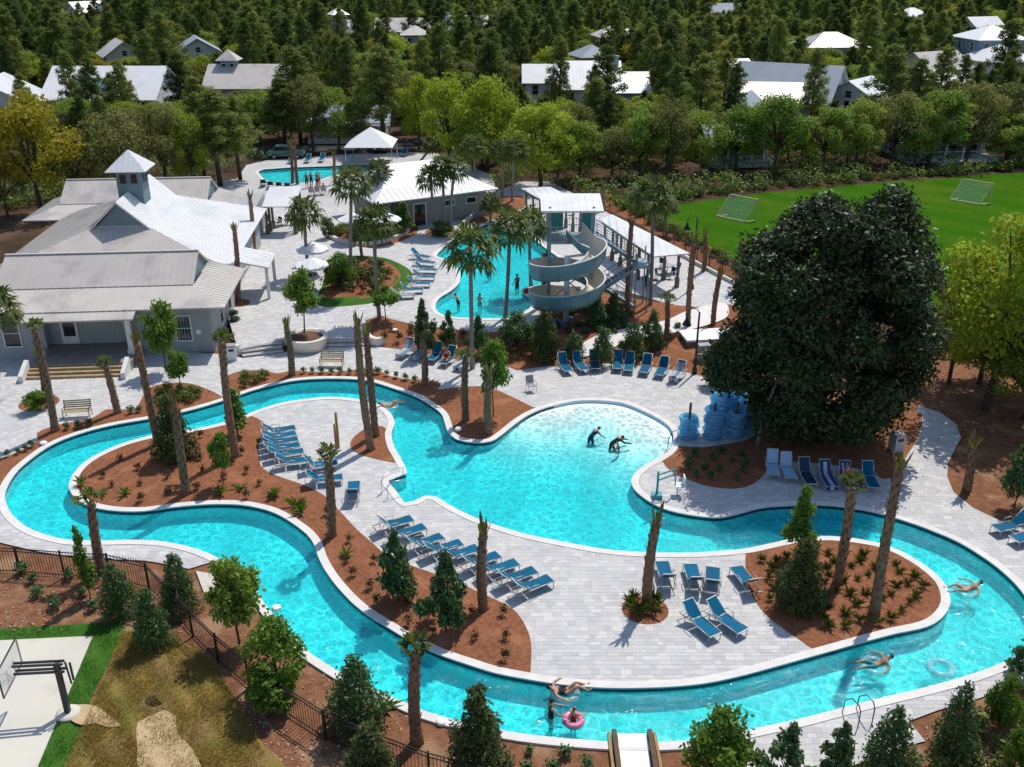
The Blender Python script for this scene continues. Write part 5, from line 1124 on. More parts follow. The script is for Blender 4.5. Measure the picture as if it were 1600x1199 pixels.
# fences
M_PK = M_BLACK
def fence(label, pxs, z, h=1.35, sp=.135, postsp=2.1, name='metal_fence', maxp=300):
    lp = crom([G(x,y,z).xy for x, y in pxs], .5, False); o = lp[0]; root = thing(name, label, 'fence', (o.x,o.y,z)); cum = [0]
    for i in range(1, len(lp)): cum.append(cum[-1] + (lp[i]-lp[i-1]).length)
    def at(s):
        for i in range(1, len(lp)):
            if cum[i] >= s: t = (s-cum[i-1])/max(1e-6, cum[i]-cum[i-1]); return lp[i-1].lerp(lp[i], t) - o
        return lp[-1] - o
    T = cum[-1]; sp = max(sp, T/maxp); npost = int(T/postsp)+1
    mb = MB(); mb.box((0,0,h/2-.03), (.018,.018,h-.08)); pk = mb.mesh('picket', M_PK); mb = MB(); mb.box((0,0,h/2), (.07,.07,h+.08)); mb.box((0,0,h+.06), (.09,.09,.04)); po = mb.mesh('post', M_PK)
    for k in range(int(T/sp)+1): p = at(k*sp); link('picket', pk, root, (p.x,p.y,0))
    for k in range(npost+1):
        p = at(min(T, k*postsp)); link('post', po, root, (p.x,p.y,-.05))
    for k in range(npost):
        a, b = at(min(T,k*postsp)), at(min(T,(k+1)*postsp))
        for z_ in (.12,h-.2,h-.04): mb = MB(); mb.bar((a.x,a.y,z_),(b.x,b.y,z_),.03,.035); mb.build('rail', M_PK, root)
fence('black metal picket fence along the lower left edge', [(-40,894),(32,896),(95,902),(162,906),(222,913),(270,960),(312,1006),(348,1041),(386,1073),(440,1112),(491,1147),(560,1180),(635,1212),(720,1238),(800,1256)], -.06)
fence('black metal fence along the football field', [(1020,368),(1060,391),(1100,413),(1160,446)], ZT, 1.2, .16)
fence('black metal fence behind the far pool', [(400,248),(480,244),(560,241),(640,238)], ZT, 1.2, .2, 2.6)
# basketball hoop
def hoop():
    b = G(107,1116,-.03); root = thing('basketball_hoop', 'black basketball hoop with glass backboard at the court edge', 'basketball hoop', b); t = PY(88,1038, b.y+.15) - b
    M_DG = mat('hoop_steel', (.035,.038,.04), (.05,.052,.055), 4, .45)
    mb = MB(); mb.bar((0,0,0), t, .17, .17); mb.build('pole', M_DG, root); mb = MB(); mb.lathe([(0,-.02),(.42,-.02),(.42,.08),(.2,.1),(0,.1)], n=18); mb.build('footing', M_CONC, root)
    ad = Vector((-1,-.12,0)).normalized(); L = 1.45; s = Vector((-ad.y,ad.x,0))
    for dz, nm in ((.05,'upper_arm'),(-.28,'lower_arm')):
        for k in (-.09,.09): mb = MB(); mb.bar(t+Vector((0,0,dz))+s*k-ad*.25, t+Vector((0,0,dz+.06))+ad*L+s*k, .06,.08); mb.build(nm, M_DG, root)
    mb = MB(); mb.bar(t-ad*.3+Vector((0,0,.06)), t-ad*.35+Vector((0,0,-.9)), .05); mb.bar(t-ad*.45+Vector((0,0,.02)), t-ad*.45+Vector((0,0,-.75)), .06); mb.build('lift_mechanism', M_DG, root)
    c = t + ad*(L+.1) + Vector((0,0,.0)); w_, h = .91, .55
    M_BG = bpy.data.materials.new('backboard_glass'); M_BG.use_nodes = True; nt_ = M_BG.node_tree; bs = nt_.nodes['Principled BSDF']; bs.inputs['Base Color'].default_value = (.75,.8,.78,1); bs.inputs['Alpha'].default_value = .28; bs.inputs['Roughness'].default_value = .08
    mb = MB(); mb.slab([c-s*w_-Vector((0,0,h)), c+s*w_-Vector((0,0,h)), c+s*w_+Vector((0,0,h)), c-s*w_+Vector((0,0,h))], .02); mb.build('backboard', M_BG, root)
    for a, d in (((-w_,-h),(w_,-h)),((w_,-h),(w_,h)),((w_,h),(-w_,h)),((-w_,h),(-w_,-h)),((-.3,-.35),(.3,-.35)),((.3,-.35),(.3,.1)),((.3,.1),(-.3,.1)),((-.3,.1),(-.3,-.35))): mb = MB(); mb.bar(c+s*a[0]+Vector((0,0,a[1]))+ad*.01, c+s*d[0]+Vector((0,0,d[1]))+ad*.01, .045); mb.build('backboard_frame', M_DG if abs(a[0]) > .5 else M_WHITE, root)
    rc = c + ad*.35 + Vector((0,0,-.42)); mb = MB(); mb.tube([rc + ad*.23*math.cos(k*math.pi/9) + s*.23*math.sin(k*math.pi/9) for k in range(18)], .012, 5, closed=True); mb.build('rim', mat('rim_orange',(.55,.12,.02),(.5,.1,.02),3,.5), root)
    mb = MB()
    for k in range(12): a0 = k*math.pi/6; mb.bar(rc+ad*.22*math.cos(a0)+s*.22*math.sin(a0), rc+ad*.13*math.cos(a0+.4)+s*.13*math.sin(a0+.4)+Vector((0,0,-.42)), .012); mb.bar(rc+ad*.22*math.cos(a0)+s*.22*math.sin(a0), rc+ad*.13*math.cos(a0-.4)+s*.13*math.sin(a0-.4)+Vector((0,0,-.42)), .012)
    mb.build('net', M_WHITE, root)
hoop()
# drain hole in the dry grass
def drain():
    c = G(243,1098,-.05); root = thing('drain_pit', 'dark round drain pit in the dry grass', 'drain', c); mb = MB(); mb.lathe([(.7,-.02),(.5,.08),(.36,.10),(.30,.07),(.30,-.3)], n=20, sx=1.15); mb.build('pit_rim', mat('pit_dirt',(.24,.17,.08),(.17,.12,.055),5,.95), root); mb = MB(); mb.lathe([(.31,.0),(.31,.075)], n=20, sx=1.15); mb.build('pit_shade', mat('pit_dark',(.01,.008,.006),(.015,.012,.01),4,.95), root)  # near-black disc just under the rim paints the shade inside the hole
drain()
# football goals
def goal(label, a, b, ox, oy):
    A, B = G(a[0],a[1],ZT), G(b[0],b[1],ZT); o = (A+B)/2; root = thing('football_goal', label, 'goal', o, 0, 'football goals'); A, B = A-o, B-o; f = Vector((ox,oy,0)); up = Vector((0,0,2.1)); M_G = mat('goal_frame', (.55,.52,.28),(.48,.45,.24),4,.5)
    for nm, p, q in (('ground_bar',A,B),('post',A+f,A+f+up),('post',B+f,B+f+up),('crossbar',A+f+up,B+f+up),('side_bar',A,A+f),('side_bar',B,B+f),('back_stay',A,A+f+up),('back_stay',B,B+f+up)): mb = MB(); mb.bar(p, q, .11 if nm != 'ground_bar' else .18); mb.build(nm, M_G, root)
    mb = MB(); n = 12
    for k in range(1,n): t = k/n; mb.bar(A.lerp(B,t), (A+f+up).lerp(B+f+up,t), .018); mb.bar(A.lerp(A+f+up,t), B.lerp(B+f+up,t), .018)
    mb.build('net', M_WHITE, root)
goal('yellowish football goal at the left of the field', (1120,338), (1162,347), 1.3, .5); goal('yellowish football goal at the right of the field', (1484,312), (1530,320), 1.3, .5)
# stacks of blue river tubes on wooden posts
def clear_mat(name, c, a):
    m, t, b, o = nodemat(name); tr = t.nodes.new('ShaderNodeBsdfTransparent'); tr.inputs['Color'].default_value = (*c, 1); b.inputs['Base Color'].default_value = (*[x*.8 for x in c], 1); b.inputs['Roughness'].default_value = .15; ms = t.nodes.new('ShaderNodeMixShader'); ms.inputs[0].default_value = a; t.links.new(tr.outputs[0], ms.inputs[1]); t.links.new(b.outputs[0], ms.inputs[2]); t.links.new(ms.outputs[0], o.inputs['Surface']); return m
M_TUBE = clear_mat('blue_vinyl', (.45,.80,.96), .33); M_CLEAR = clear_mat('clear_vinyl', (.80,.93,.95), .28); M_PINK = mat('pink_vinyl', (.75,.12,.22),(.80,.35,.45),4,.3); M_PWOOD = mat('post_wood',(.13,.085,.05),(.09,.06,.035),4,.8); M_GOLD = mat('pale_post_wood',(.36,.24,.09),(.28,.18,.07),4,.7)
mb = MB(); mb.tube([(.42*math.cos(k*math.pi/12), .42*math.sin(k*math.pi/12), .11) for k in range(24)], .13, 10, closed=True); TUBE_ME = mb.mesh('tube', M_TUBE); mb2 = MB(); mb2.tube([(.42*math.cos(k*math.pi/12), .42*math.sin(k*math.pi/12), .0) for k in range(24)], .15, 10, closed=True); CLEAR_ME = mb2.mesh('tube', M_CLEAR)
STK = [('front left',1075,684,6),('front middle',1113,684,8),('front right',1148,682,7),('middle back',1134,664,8),('right back',1166,666,7),('rear left',1122,650,7),('rear right',1150,648,7)]
for nm, x, y, n in STK:
    p = G(x,y); mb = MB(); mb.tube([(0,0,-.05),(0,0,2.15)], .07, 8); tag(mb.build('tube_post', M_PWOOD, None, (p.x,p.y,.0)), f'{nm} wooden post holding a stack of blue river tubes', 'post')
    for k in range(n):
        o = link('river_tube', TUBE_ME, None, (p.x+.07*math.sin(k*2.3), p.y+.07*math.cos(k*1.7), .02+.225*k), k*.7); tag(o, f'{ORD[k]} blue river tube from the ground in the {nm} stack by the magnolia', 'river tube', f'blue tubes of the {nm} stack')
for nm, b, t in (('taller',(529,700),(529,645)),('shorter',(526,703),(525,663))):
    p = G(*b); h = PY(t[0],t[1],p.y).z; mb = MB(); mb.tube([(0,0,-.05),(0,0,h)], .075, 8); tag(mb.build('wooden_post', M_GOLD, None, p), f'{nm} of two golden wooden posts on the island paving', 'post')
# pool fittings
def rail(label, P, r_=.022, name='pool_handrail', m=None):
    o = P[0]; mb = MB(); mb.tube([Vector(p)-o for p in P], r_, 7); tag(mb.build(name, m or M_STEEL, None, o), label, 'handrail')
def arch(label, a, b, h, z=0.0, m=None, zb=None):
    A, B = G(a[0],a[1],z), G(b[0],b[1],z); zb = -.2 if zb is None else zb; u = Vector((0,0,1)); rail(label, [A-u*.05, A+u*h*.8, A.lerp(B,.15)+u*h, A.lerp(B,.6)+u*h*.92, B+u*h*.45, B+u*zb], m=m)
arch('left steel handrail of the island pool steps', (597,772), (630,742), .9); arch('right steel handrail of the island pool steps', (606,779), (646,768), .9); arch('dark handrail at the magnolia end of the beach entry', (1058,692), (1044,694), .8, m=M_BLACK)
arch('left black looped handrail on the near deck edge', (1340,1138), (1318,1108), .9, m=M_BLACK); arch('right black looped handrail on the near deck edge', (1362,1132), (1340,1102), .9, m=M_BLACK); arch('handrail of the ramp by the bath house', (733,352), (760,333), .9, ZT, zb=.0)
def lift():
    b = G(1026,778); root = thing('pool_lift', 'teal pool access lift at the river bend', 'pool lift', b); M_L = mat('lift_teal',(.10,.34,.36),(.08,.30,.32),3,.45)
    mb = MB(); mb.box((0,0,.12), (.5,.45,.24)); mb.build('base', M_L, root); mb = MB(); mb.tube([(0,0,.2),(0,0,1.5)], .06, 8); mb.build('mast', M_L, root)
    for z in (1.0,1.3): mb = MB(); mb.bar((0,0,z),(.85,.25,z+.2),.06); mb.build('arm', M_L, root)
    mb = MB(); mb.bar((.85,.25,1.55),(.95,.28,.5),.06); mb.build('hanger', M_L, root); mb = MB(); mb.box((1.15,.3,.55), (.5,.5,.06)); mb.box((1.38,.32,.8), (.06,.5,.5)); mb.build('seat', M_WHITE, root)
    mb = MB(); mb.tube([(1.0,.15,.5),(1.05,.0,.05)], .03, 6); mb.build('footrest', M_L, root)
lift()
def chute():
    b = G(992,1185,-.06); root = thing('water_chute', 'short white chute with timber sides at the bottom edge', 'chute', b); mb = MB(); mb.box((0,-.2,.0), (1.0,2.4,.1), M=Matrix.Rotation(R(4),3,'X')); mb.build('chute_bed', M_WHITE, root)
    for s in (-1,1): mb = MB(); mb.box((s*.62,-.2,.12), (.16,2.5,.35)); mb.build('side_timber', M_PWOOD, root); mb = MB(); mb.box((s*.80,-.2,.06), (.10,2.5,.22)); mb.build('side_timber', M_GOLD, root)
chute()
def hatch():
    P = [G(1140,545,.3), G(1100,560,.3)]; c = G(1105,535,.3); root = thing('equipment_cover', 'low white flat equipment cover beside the lower lamp post', 'cover', c, R(8)); mb = MB(); mb.box((0,0,.55), (3.6,2.0,.14)); mb.build('cover_lid', M_WHITE, root); mb = MB(); mb.box((0,0,.2), (3.5,1.9,.56)); mb.build('cover_base', M_POST, root)
    c = G(1098,562,.2); root = thing('pump_cabinet', 'grey pump cabinet beside the white equipment cover', 'cabinet', c, R(10)); mb = MB(); mb.box((0,0,.55), (.8,.6,1.1)); mb.build('cabinet_body', M_GREYS, root); mb = MB(); mb.box((0,-.31,.6), (.6,.03,.8)); mb.build('cabinet_door', M_SIDING, root)
hatch()
for i, (x, y, z, where) in enumerate([(432,952,-.04,'beside the river wall by the concrete pad'),(690,1130,-.04,'beside the near river wall by the foreground palm'),(68,694,.03,'in the corner bed by the tall bare palm'),(716,672,.1,'in the mulch spit by the beach entry'),(617,517,.35,'on the slope right of the steps')]):
    p = G(x,y,z); mb = MB(); mb.lathe([(0,0),(.2,0),(.2,.1),(.15,.14),(0,.15)], n=14); tag(mb.build('valve_cover', M_WHITE, None, p), f'small round white cover {where}', 'cover')
# parked cars
def car(label, c, rz, paint):
    p = G(c[0], c[1], ZT); root = thing('parked_car', label, 'car', (p.x,p.y,ZT-.04), rz); w_ = .92; prof = [(-2.35,.45),(-2.4,.85),(-2.1,1.05),(-1.75,1.1),(-1.25,1.68),(.6,1.72),(1.15,1.15),(2.1,1.02),(2.38,.85),(2.35,.45)]
    mb = MB(); n = len(prof); vs = [(x,-w_*(1 if z < 1.15 else .84),z) for x, z in prof] + [(x,w_*(1 if z < 1.15 else .84),z) for x, z in prof]; mb.add(vs, [tuple(range(n-1,-1,-1)), tuple(range(n,2*n))] + [(i,(i+1)%n,n+(i+1)%n,n+i) for i in range(n)]); mb.build('body', paint, root)
    for s in (-1,1):
        mb = MB(); q = [(-1.55,s*.93,1.16),(.98,s*.93,1.18),(.50,s*.80,1.62),(-1.2,s*.80,1.60)]; q = q if s < 0 else q[::-1]; mb.slab(q, .01); mb.build('side_window', M_GLASS, root)
        for x in (-1.45,1.45):
            mb = MB(); mb.tube([(x,s*.72,.36),(x,s*.95,.36)], .36, 14); wh = mb.build('wheel', mat('tyre',(.02,.02,.02),(.03,.03,.03),4,.8), root); mb = MB(); mb.tube([(x,s*.95,.36),(x,s*.965,.36)], .2, 12); mb.build('rim', M_ALU, wh)
        mb = MB(); mb.box((2.36,s*.62,.78), (.06,.35,.16)); mb.build('headlight', M_WHITE, root); mb = MB(); mb.box((-2.39,s*.66,.85), (.05,.25,.25)); mb.build('tail_light', mat('tail_red',(.4,.01,.01),(.3,.01,.01),3,.3), root)
    mb = MB(); mb.slab([(1.13,-.74,1.22),(1.13,.74,1.22),(.66,.70,1.68),(.66,-.70,1.68)], .01); mb.build('windscreen', M_GLASS, root); mb = MB(); mb.slab([(-1.80,.74,1.14),(-1.80,-.74,1.14),(-1.32,-.70,1.62),(-1.32,.70,1.62)], .01); mb.build('rear_window', M_GLASS, root)
car('green and dark car parked behind the far pool at left', (448,247), R(5), mat('car_green',(.06,.16,.13),(.05,.13,.11),2,.3,spec=.5)); car('black car parked behind the white tent canopy', (592,236), R(-80), mat('car_black',(.012,.014,.018),(.016,.018,.022),2,.25,spec=.6))
# ------------------------------------------------------------------ people
M_SKINS = [mat('skin_a',(.50,.28,.19),(.44,.24,.16),6,.55), mat('skin_b',(.38,.20,.125),(.33,.17,.105),6,.55)]
def cloth(n, c): return mat('cloth_'+n, c, tuple(x*.8 for x in c), 8, .8)
def person(label, loc, rz, J, swim, suit=('torso','hips'), hair=(.02,.013,.008), skin=0, scale=1.0, long_hair=False):
    """J: joint positions (z up, facing +y); the body is one skinned surface"""
    lie = J.pop('_lie', None); names = list(J); V = [J[n] for n in names]; ix = {n: i for i, n in enumerate(names)}
    E = [('pelvis','waist'),('waist','chest'),('chest','neck'),('neck','head'),('head','crown')]; RAD = dict(pelvis=.135,waist=.115,chest=.14,neck=.055,head=.085,crown=.075,sh=.058,el=.042,wr=.030,palm=.036,hip=.088,kn=.058,an=.040,toe=.034)
    for s in 'LR':
        E += [('chest','sh'+s),('sh'+s,'el'+s),('el'+s,'wr'+s),('wr'+s,'palm'+s),('pelvis','hip'+s),('hip'+s,'kn'+s),('kn'+s,'an'+s),('an'+s,'toe'+s)]
    def vec(n): return Vector(J[n])
    fing = []
    for s in 'LR':
        w0, p0 = vec('wr'+s), vec('palm'+s); d = (p0-w0).normalized(); u = d.cross(Vector((0,0,1))); u = u.normalized() if u.length > .1 else Vector((1,0,0)); nrm = u.cross(d)
        for k, (off, L) in enumerate(((-.03,.065),(-.01,.08),(.012,.075),(.032,.06),(-.045,.05))):
            base = p0 + u*off*(1 if k < 4 else 1.0) + d*(.02 if k < 4 else -.03); tip = base + (d*(1 if k < 4 else .6) + u*(0 if k < 4 else -.8)).normalized()*L - nrm*.02
            n1, n2 = f'f{s}{k}a', f'f{s}{k}b'; J2 = (base.lerp(tip,.55), tip); names.append(n1); V.append(tuple(J2[0])); ix[n1] = len(V)-1; names.append(n2); V.append(tuple(J2[1])); ix[n2] = len(V)-1; E += [('palm'+s,n1),(n1,n2)]
    me = bpy.data.meshes.new('body_skeleton'); me.from_pydata([tuple(v) for v in V], [(ix[a],ix[b]) for a, b in E], []); ob = bpy.data.objects.new('body_skeleton', me); COL.objects.link(ob)
    ob.modifiers.new('skin', 'SKIN'); ss = ob.modifiers.new('sub', 'SUBSURF'); ss.levels = 1; ss.render_levels = 1
    sv = me.skin_vertices[0].data
    for n, i in ix.items():
        key = n[:-1] if n[-1] in 'LR' and n[:-1] in RAD else n
        r = RAD.get(key, .009 if n.startswith('f') and n != 'f' else .05); sv[i].radius = (r, r*(.82 if key in ('waist','chest','pelvis') else 1)); sv[i].use_root = (n == 'pelvis')
    dg = bpy.context.evaluated_depsgraph_get(); dg.update(); bm_ = bpy.data.meshes.new_from_object(ob.evaluated_get(dg)); bpy.data.objects.remove(ob)
    bm_.name = 'body'; bm_.materials.clear(); bm_.materials.append(M_SKINS[skin]); bm_.polygons.foreach_set('use_smooth', [True]*len(bm_.polygons))
    root = thing('person', label, 'person', loc, rz, None, scale); link('body', bm_, root)
    def seg(p, a, b): ab = b-a; t = max(0, min(1, (p-a).dot(ab)/max(1e-9, ab.length_squared))); return (p-a-ab*t).length
    segs = {'torso':[('pelvis','waist'),('waist','chest')],'hips':[('pelvis','hipL'),('pelvis','hipR')],'legs':[('hipL','knL'),('hipR','knR')],'calf':[('knL','anL'),('knR','anR')],'arms':[('shL','elL'),('shR','elR'),('elL','wrL'),('elR','wrR'),('wrL','palmL'),('wrR','palmR')],'sh':[('chest','shL'),('chest','shR')],'neck':[('chest','neck')],'head':[('neck','head'),('head','crown')],'feet':[('anL','toeL'),('anR','toeR')]}
    reg = []
    vs = [v.co.copy() for v in bm_.vertices]; nr = [v.normal.copy() for v in bm_.vertices]
    for p in vs: reg.append(min(segs, key=lambda k: min(seg(p, vec(a), vec(b)) for a, b in segs[k])))
    def shell(name, keep, off, m, cond=None):
        used = {}; V2 = []; F2 = []
        for f in bm_.polygons:
            if all(reg[i] in keep for i in f.vertices) and (cond is None or cond(f.center)):
                idx = []
                for i in f.vertices:
                    if i not in used: used[i] = len(V2); V2.append(vs[i] + nr[i]*off)
                    idx.append(used[i])
                F2.append(tuple(idx))
        if F2: mb = MB(); mb.add(V2, F2, 0, True); mb.build(name, m, root)
    if swim is not None: shell('swimwear', set(suit), .012, swim)
    hd, cr, nk = vec('head'), vec('crown'), vec('neck'); up = (cr-nk).normalized()
    face = Vector((0,1,0)) if not lie else Vector((0,0,1))
    HM = mat('hair_%02d' % int(hair[0]*1000), hair, tuple(x*.7 for x in hair), 20, .7)
    shell('hair', {'head','neck'} if long_hair else {'head'}, .018, HM, lambda c: (c-hd).dot(up) > -.02 + .9*max(0, (c-hd).dot(face)) - .55*max(0, -(c-hd).dot(face)))
    mb = MB(); r_ = face.cross(up).normalized()
    for s in (-1,1): mb.lathe([(0,-.012),(.012,0),(0,.012)], tuple(hd + face*.083 + r_*s*.033 + up*.012), 6)
    mb.build('eyes', MATS.get('black_metal'), root)
    mb = MB(); mb.add([hd+face*.083+up*.012, hd+face*.084-up*.03+r_*.014, hd+face*.084-up*.03-r_*.014, hd+face*.106-up*.024], [(0,1,3),(0,3,2),(1,2,3)]); mb.build('nose', M_SKINS[skin], root)
    return root
def stand(arm=(.3,0), lean=0.0, step=.0, armR=None, bend=0.0):
    """arm: (raise forward, out); bend: forward stoop at the hips"""
    J = dict(pelvis=(0,0,.95)); cb, sb_ = math.cos(bend), math.sin(bend)
    def up(h, y=0, x=0): return (x, y*cb + h*sb_, .95 + h*cb - y*sb_)
    J.update(waist=up(.18), chest=up(.42), neck=up(.58), head=up(.70,.02), crown=up(.78,.01))
    for s, k in (('L',-1),('R',1)):
        f, o = arm if (k < 0 or armR is None) else armR; sh = up(.48,0,k*.19); J['sh'+s] = sh; d1 = Vector((k*(.15+.5*o), math.sin(f), -math.cos(f))).normalized(); d2 = Vector((k*(.05+.3*o), math.sin(f+.45), -math.cos(f+.45))).normalized()
        e = Vector(sh)+d1*.28; w0 = e+d2*.25; J['el'+s] = tuple(e); J['wr'+s] = tuple(w0); J['palm'+s] = tuple(w0+d2*.08)
        y = step*k; J['hip'+s] = (k*.10,0,.90); J['kn'+s] = (k*.11, y*.5+.03, .49); J['an'+s] = (k*.11, y-.02, .08); J['toe'+s] = (k*.13, y+.15, .03)
    return J
def recline(knee=.25, arm=.5):
    """lying back in a tube, head towards -y, feet towards +y, face up"""
    J = dict(pelvis=(0,0,.02), waist=(0,-.18,.06), chest=(0,-.40,.17), neck=(0,-.54,.27), head=(0,-.64,.36), crown=(0,-.71,.41), _lie=1)
    for s, k in (('L',-1),('R',1)):
        J['sh'+s] = (k*.19,-.44,.19); J['el'+s] = (k*.42,-.38,.20); J['wr'+s] = (k*.56,-.2+.1*arm,.18); J['palm'+s] = (k*.60,-.13+.1*arm,.17)
        J['hip'+s] = (k*.10,.05,.04); J['kn'+s] = (k*.16,.42,.14+knee*(.5 if k > 0 else .3)); J['an'+s] = (k*.15,.82,.10); J['toe'+s] = (k*.16,.95,.18)
    return J
def sit(z=.42):
    J = dict(pelvis=(0,0,z+.1), waist=(0,-.04,z+.28), chest=(0,-.10,z+.50), neck=(0,-.10,z+.66), head=(0,-.07,z+.78), crown=(0,-.08,z+.86))
    for s, k in (('L',-1),('R',1)):
        J['sh'+s] = (k*.19,-.10,z+.56); J['el'+s] = (k*.25,.06,z+.34); J['wr'+s] = (k*.2,.28,z+.28); J['palm'+s] = (k*.19,.36,z+.28); J['hip'+s] = (k*.10,.04,z+.09); J['kn'+s] = (k*.13,.44,z+.10); J['an'+s] = (k*.13,.50,max(.08,z-.34)); J['toe'+s] = (k*.14,.64,max(.03,z-.38))
    return J
def water_at(px, py, ztop=0.0): return G(px, py, ztop-.165)
def strip_keys(J): return J
BLK, RED, NAVY, TEALC, WHT, PNK = cloth('black',(.015,.015,.018)), cloth('red',(.5,.02,.03)), cloth('navy',(.02,.035,.09)), cloth('teal',(.03,.22,.26)), cloth('white',(.7,.7,.68)), cloth('pink',(.75,.15,.28))
def tube_thing(label, p, dz=0.0, m=None, s=1.0):
    o = link('float_tube', CLEAR_ME if m is None else m, None, (p.x,p.y,p.z+dz), 0, s); tag(o, label, 'float'); return o
def floater(label, tl, px, py, rz, suit, skin=0, knee=.25, parts=('hips',), hair=(.03,.02,.01), lh=False):
    p = water_at(px, py); tube_thing(tl, p, .0); person(label, (p.x,p.y,p.z+.05), rz, recline(knee), suit, parts, hair, skin, long_hair=lh)
floater('person in dark swimsuit reclining on a tube at the near river wall', 'clear tube under the person at the near river wall', 884, 1084, R(-80), BLK, 0, .5, ('torso','hips'))
floater('person floating on a clear tube near the two black handrails', 'clear tube under the person near the black handrails', 1366, 1042, R(100), TEALC, 1, .05, ('hips','legs'))
floater('person with pink swimsuit floating at the right river bend', 'clear tube under the person at the right river bend', 1508, 924, R(98), PNK, 0, .2)
floater('pale person floating in the river left of the beach pool', 'clear tube under the pale person left of the beach pool', 609, 636, R(-60), WHT, 0, .2, ('hips',), (.25,.16,.08))
tube_thing('empty clear tube drifting near the lower right deck', water_at(1470,1047), .06)
def wader(label, px, py, rz, J, suit, parts, floor, skin=0, hair=(.02,.013,.008), scale=1.0, ztop=0.0, lh=False):
    p = G(px, py, floor); return person(label, (p.x,p.y,floor), rz, J, suit, parts, hair, skin, scale, lh)
wader('woman in black swimsuit standing in the river by the near wall', 860, 1150, R(-80), stand((.7,.2)), BLK, ('torso','hips','sh'), -.95, 0, lh=True)
pk = MB(); pk.tube([(.30*math.cos(k*math.pi/10), .30*math.sin(k*math.pi/10), 0) for k in range(20)], .12, 10, closed=True)
p = water_at(896,1127); tube_thing('pink ring float around the child by the near wall', p, .05, pk.mesh('tube', M_PINK)); person('small child in a pink ring float by the near wall', (p.x,p.y,p.z-.62), R(-40), stand((.9,.5)), RED, ('torso','hips'), (.12,.07,.03), 0, .72)
def zf(px, py, guess=-.6):
    p = G(px, py, guess); return float(river_floor(np.array([p.x]), np.array([p.y]))[0])
wader('person in dark shirt bending over in the shallow beach pool', 922, 706, R(-55), stand((.5,.1), bend=1.0, step=.15), NAVY, ('torso','hips','sh','legs'), zf(922,704)-.42, 0)
wader('adult in dark clothes crouching beside a child in the beach pool', 955, 716, R(-75), stand((.9,.1), bend=1.1, step=.2), BLK, ('torso','hips','sh','legs','arms'), zf(955,716)-.5, 0)
wader('child in red swimwear held in the beach pool', 966, 716, R(90), stand((.6,.4), bend=.2), RED, ('torso','hips'), zf(966,716)-.1, 0, (.15,.09,.04), .62)
UZ = ZT-.95
wader('person standing in the middle of the slide pool', 765, 443, R(150), stand((.2,.2)), NAVY, ('hips','legs'), UZ, 1)
wader('swimmer with raised arms at the near end of the slide pool', 717, 492, R(60), stand((1.6,.4), bend=.4), BLK, ('torso','hips'), UZ, 0); wader('swimmer at the near edge of the slide pool behind the tall palm', 750, 492, R(-30), stand((.3,.2)), BLK, ('hips',), UZ, 0)
def stander(label, px, py, rz, J, suit, parts, z=ZT, skin=0, hair=(.02,.013,.008), scale=1.0): p = G(px,py,z); return person(label, (p.x,p.y,z+.01), rz, J, suit, parts, hair, skin, scale)
stander('lifeguard in dark shirt at the slide landing', 808, 462, R(40), stand((.1,.1)), NAVY, ('torso','hips','sh','legs'), ZT)
p = G(826,455,ZT+.1); tag(link('rescue_float', pk.mesh('tube', cloth('float_red',(.45,.02,.03))), None, (p.x,p.y,ZT+.12), 0), 'red ring lying on the slide pool edge', 'float')
for i, (x, y, m, c) in enumerate([(480,294,BLK,('torso','hips','legs','sh')),(487,293,NAVY,('torso','hips','legs','sh')),(496,293,BLK,('torso','hips','legs','calf','sh')),(500,294,RED,('torso','hips','sh'))]): stander(f'{ORD[i]} standing bather from the left at the near edge of the far pool', x, y, R(170+i*30), stand((.2+.2*i,.1)), m, c)
for i, (x, y, m) in enumerate([(487,306,PNK),(496,305,RED),(506,304,cloth('maroon',(.22,.03,.04)))]):
    chair(f'{ORD[i]} chair from the left in the seated group by the far pool', (x,y), R(180+10*i), ZT, M_GREYS); stander(f'{ORD[i]} seated person from the left in the group by the far pool', x, y, R(10*i), sit(), m, ('torso','hips','sh','legs'))
p = G(691,576,0); a = R(-112); q = Vector((p.x - math.cos(a)*.75, p.y - math.sin(a)*.75, .0)); person('person in red sitting on the fourth towel-covered lounger', (q.x,q.y,.0), a - R(90), sit(.30), RED, ('torso','hips','sh'), (.10,.06,.03), 0)
p = G(1331,772,0); q = Vector((p.x+.02, p.y+.95, 0)); person('person in red sitting on the striped towel in the shade', (q.x,q.y,0), R(180), sit(.32), RED, ('torso','hips','sh'), (.05,.03,.02), 0)
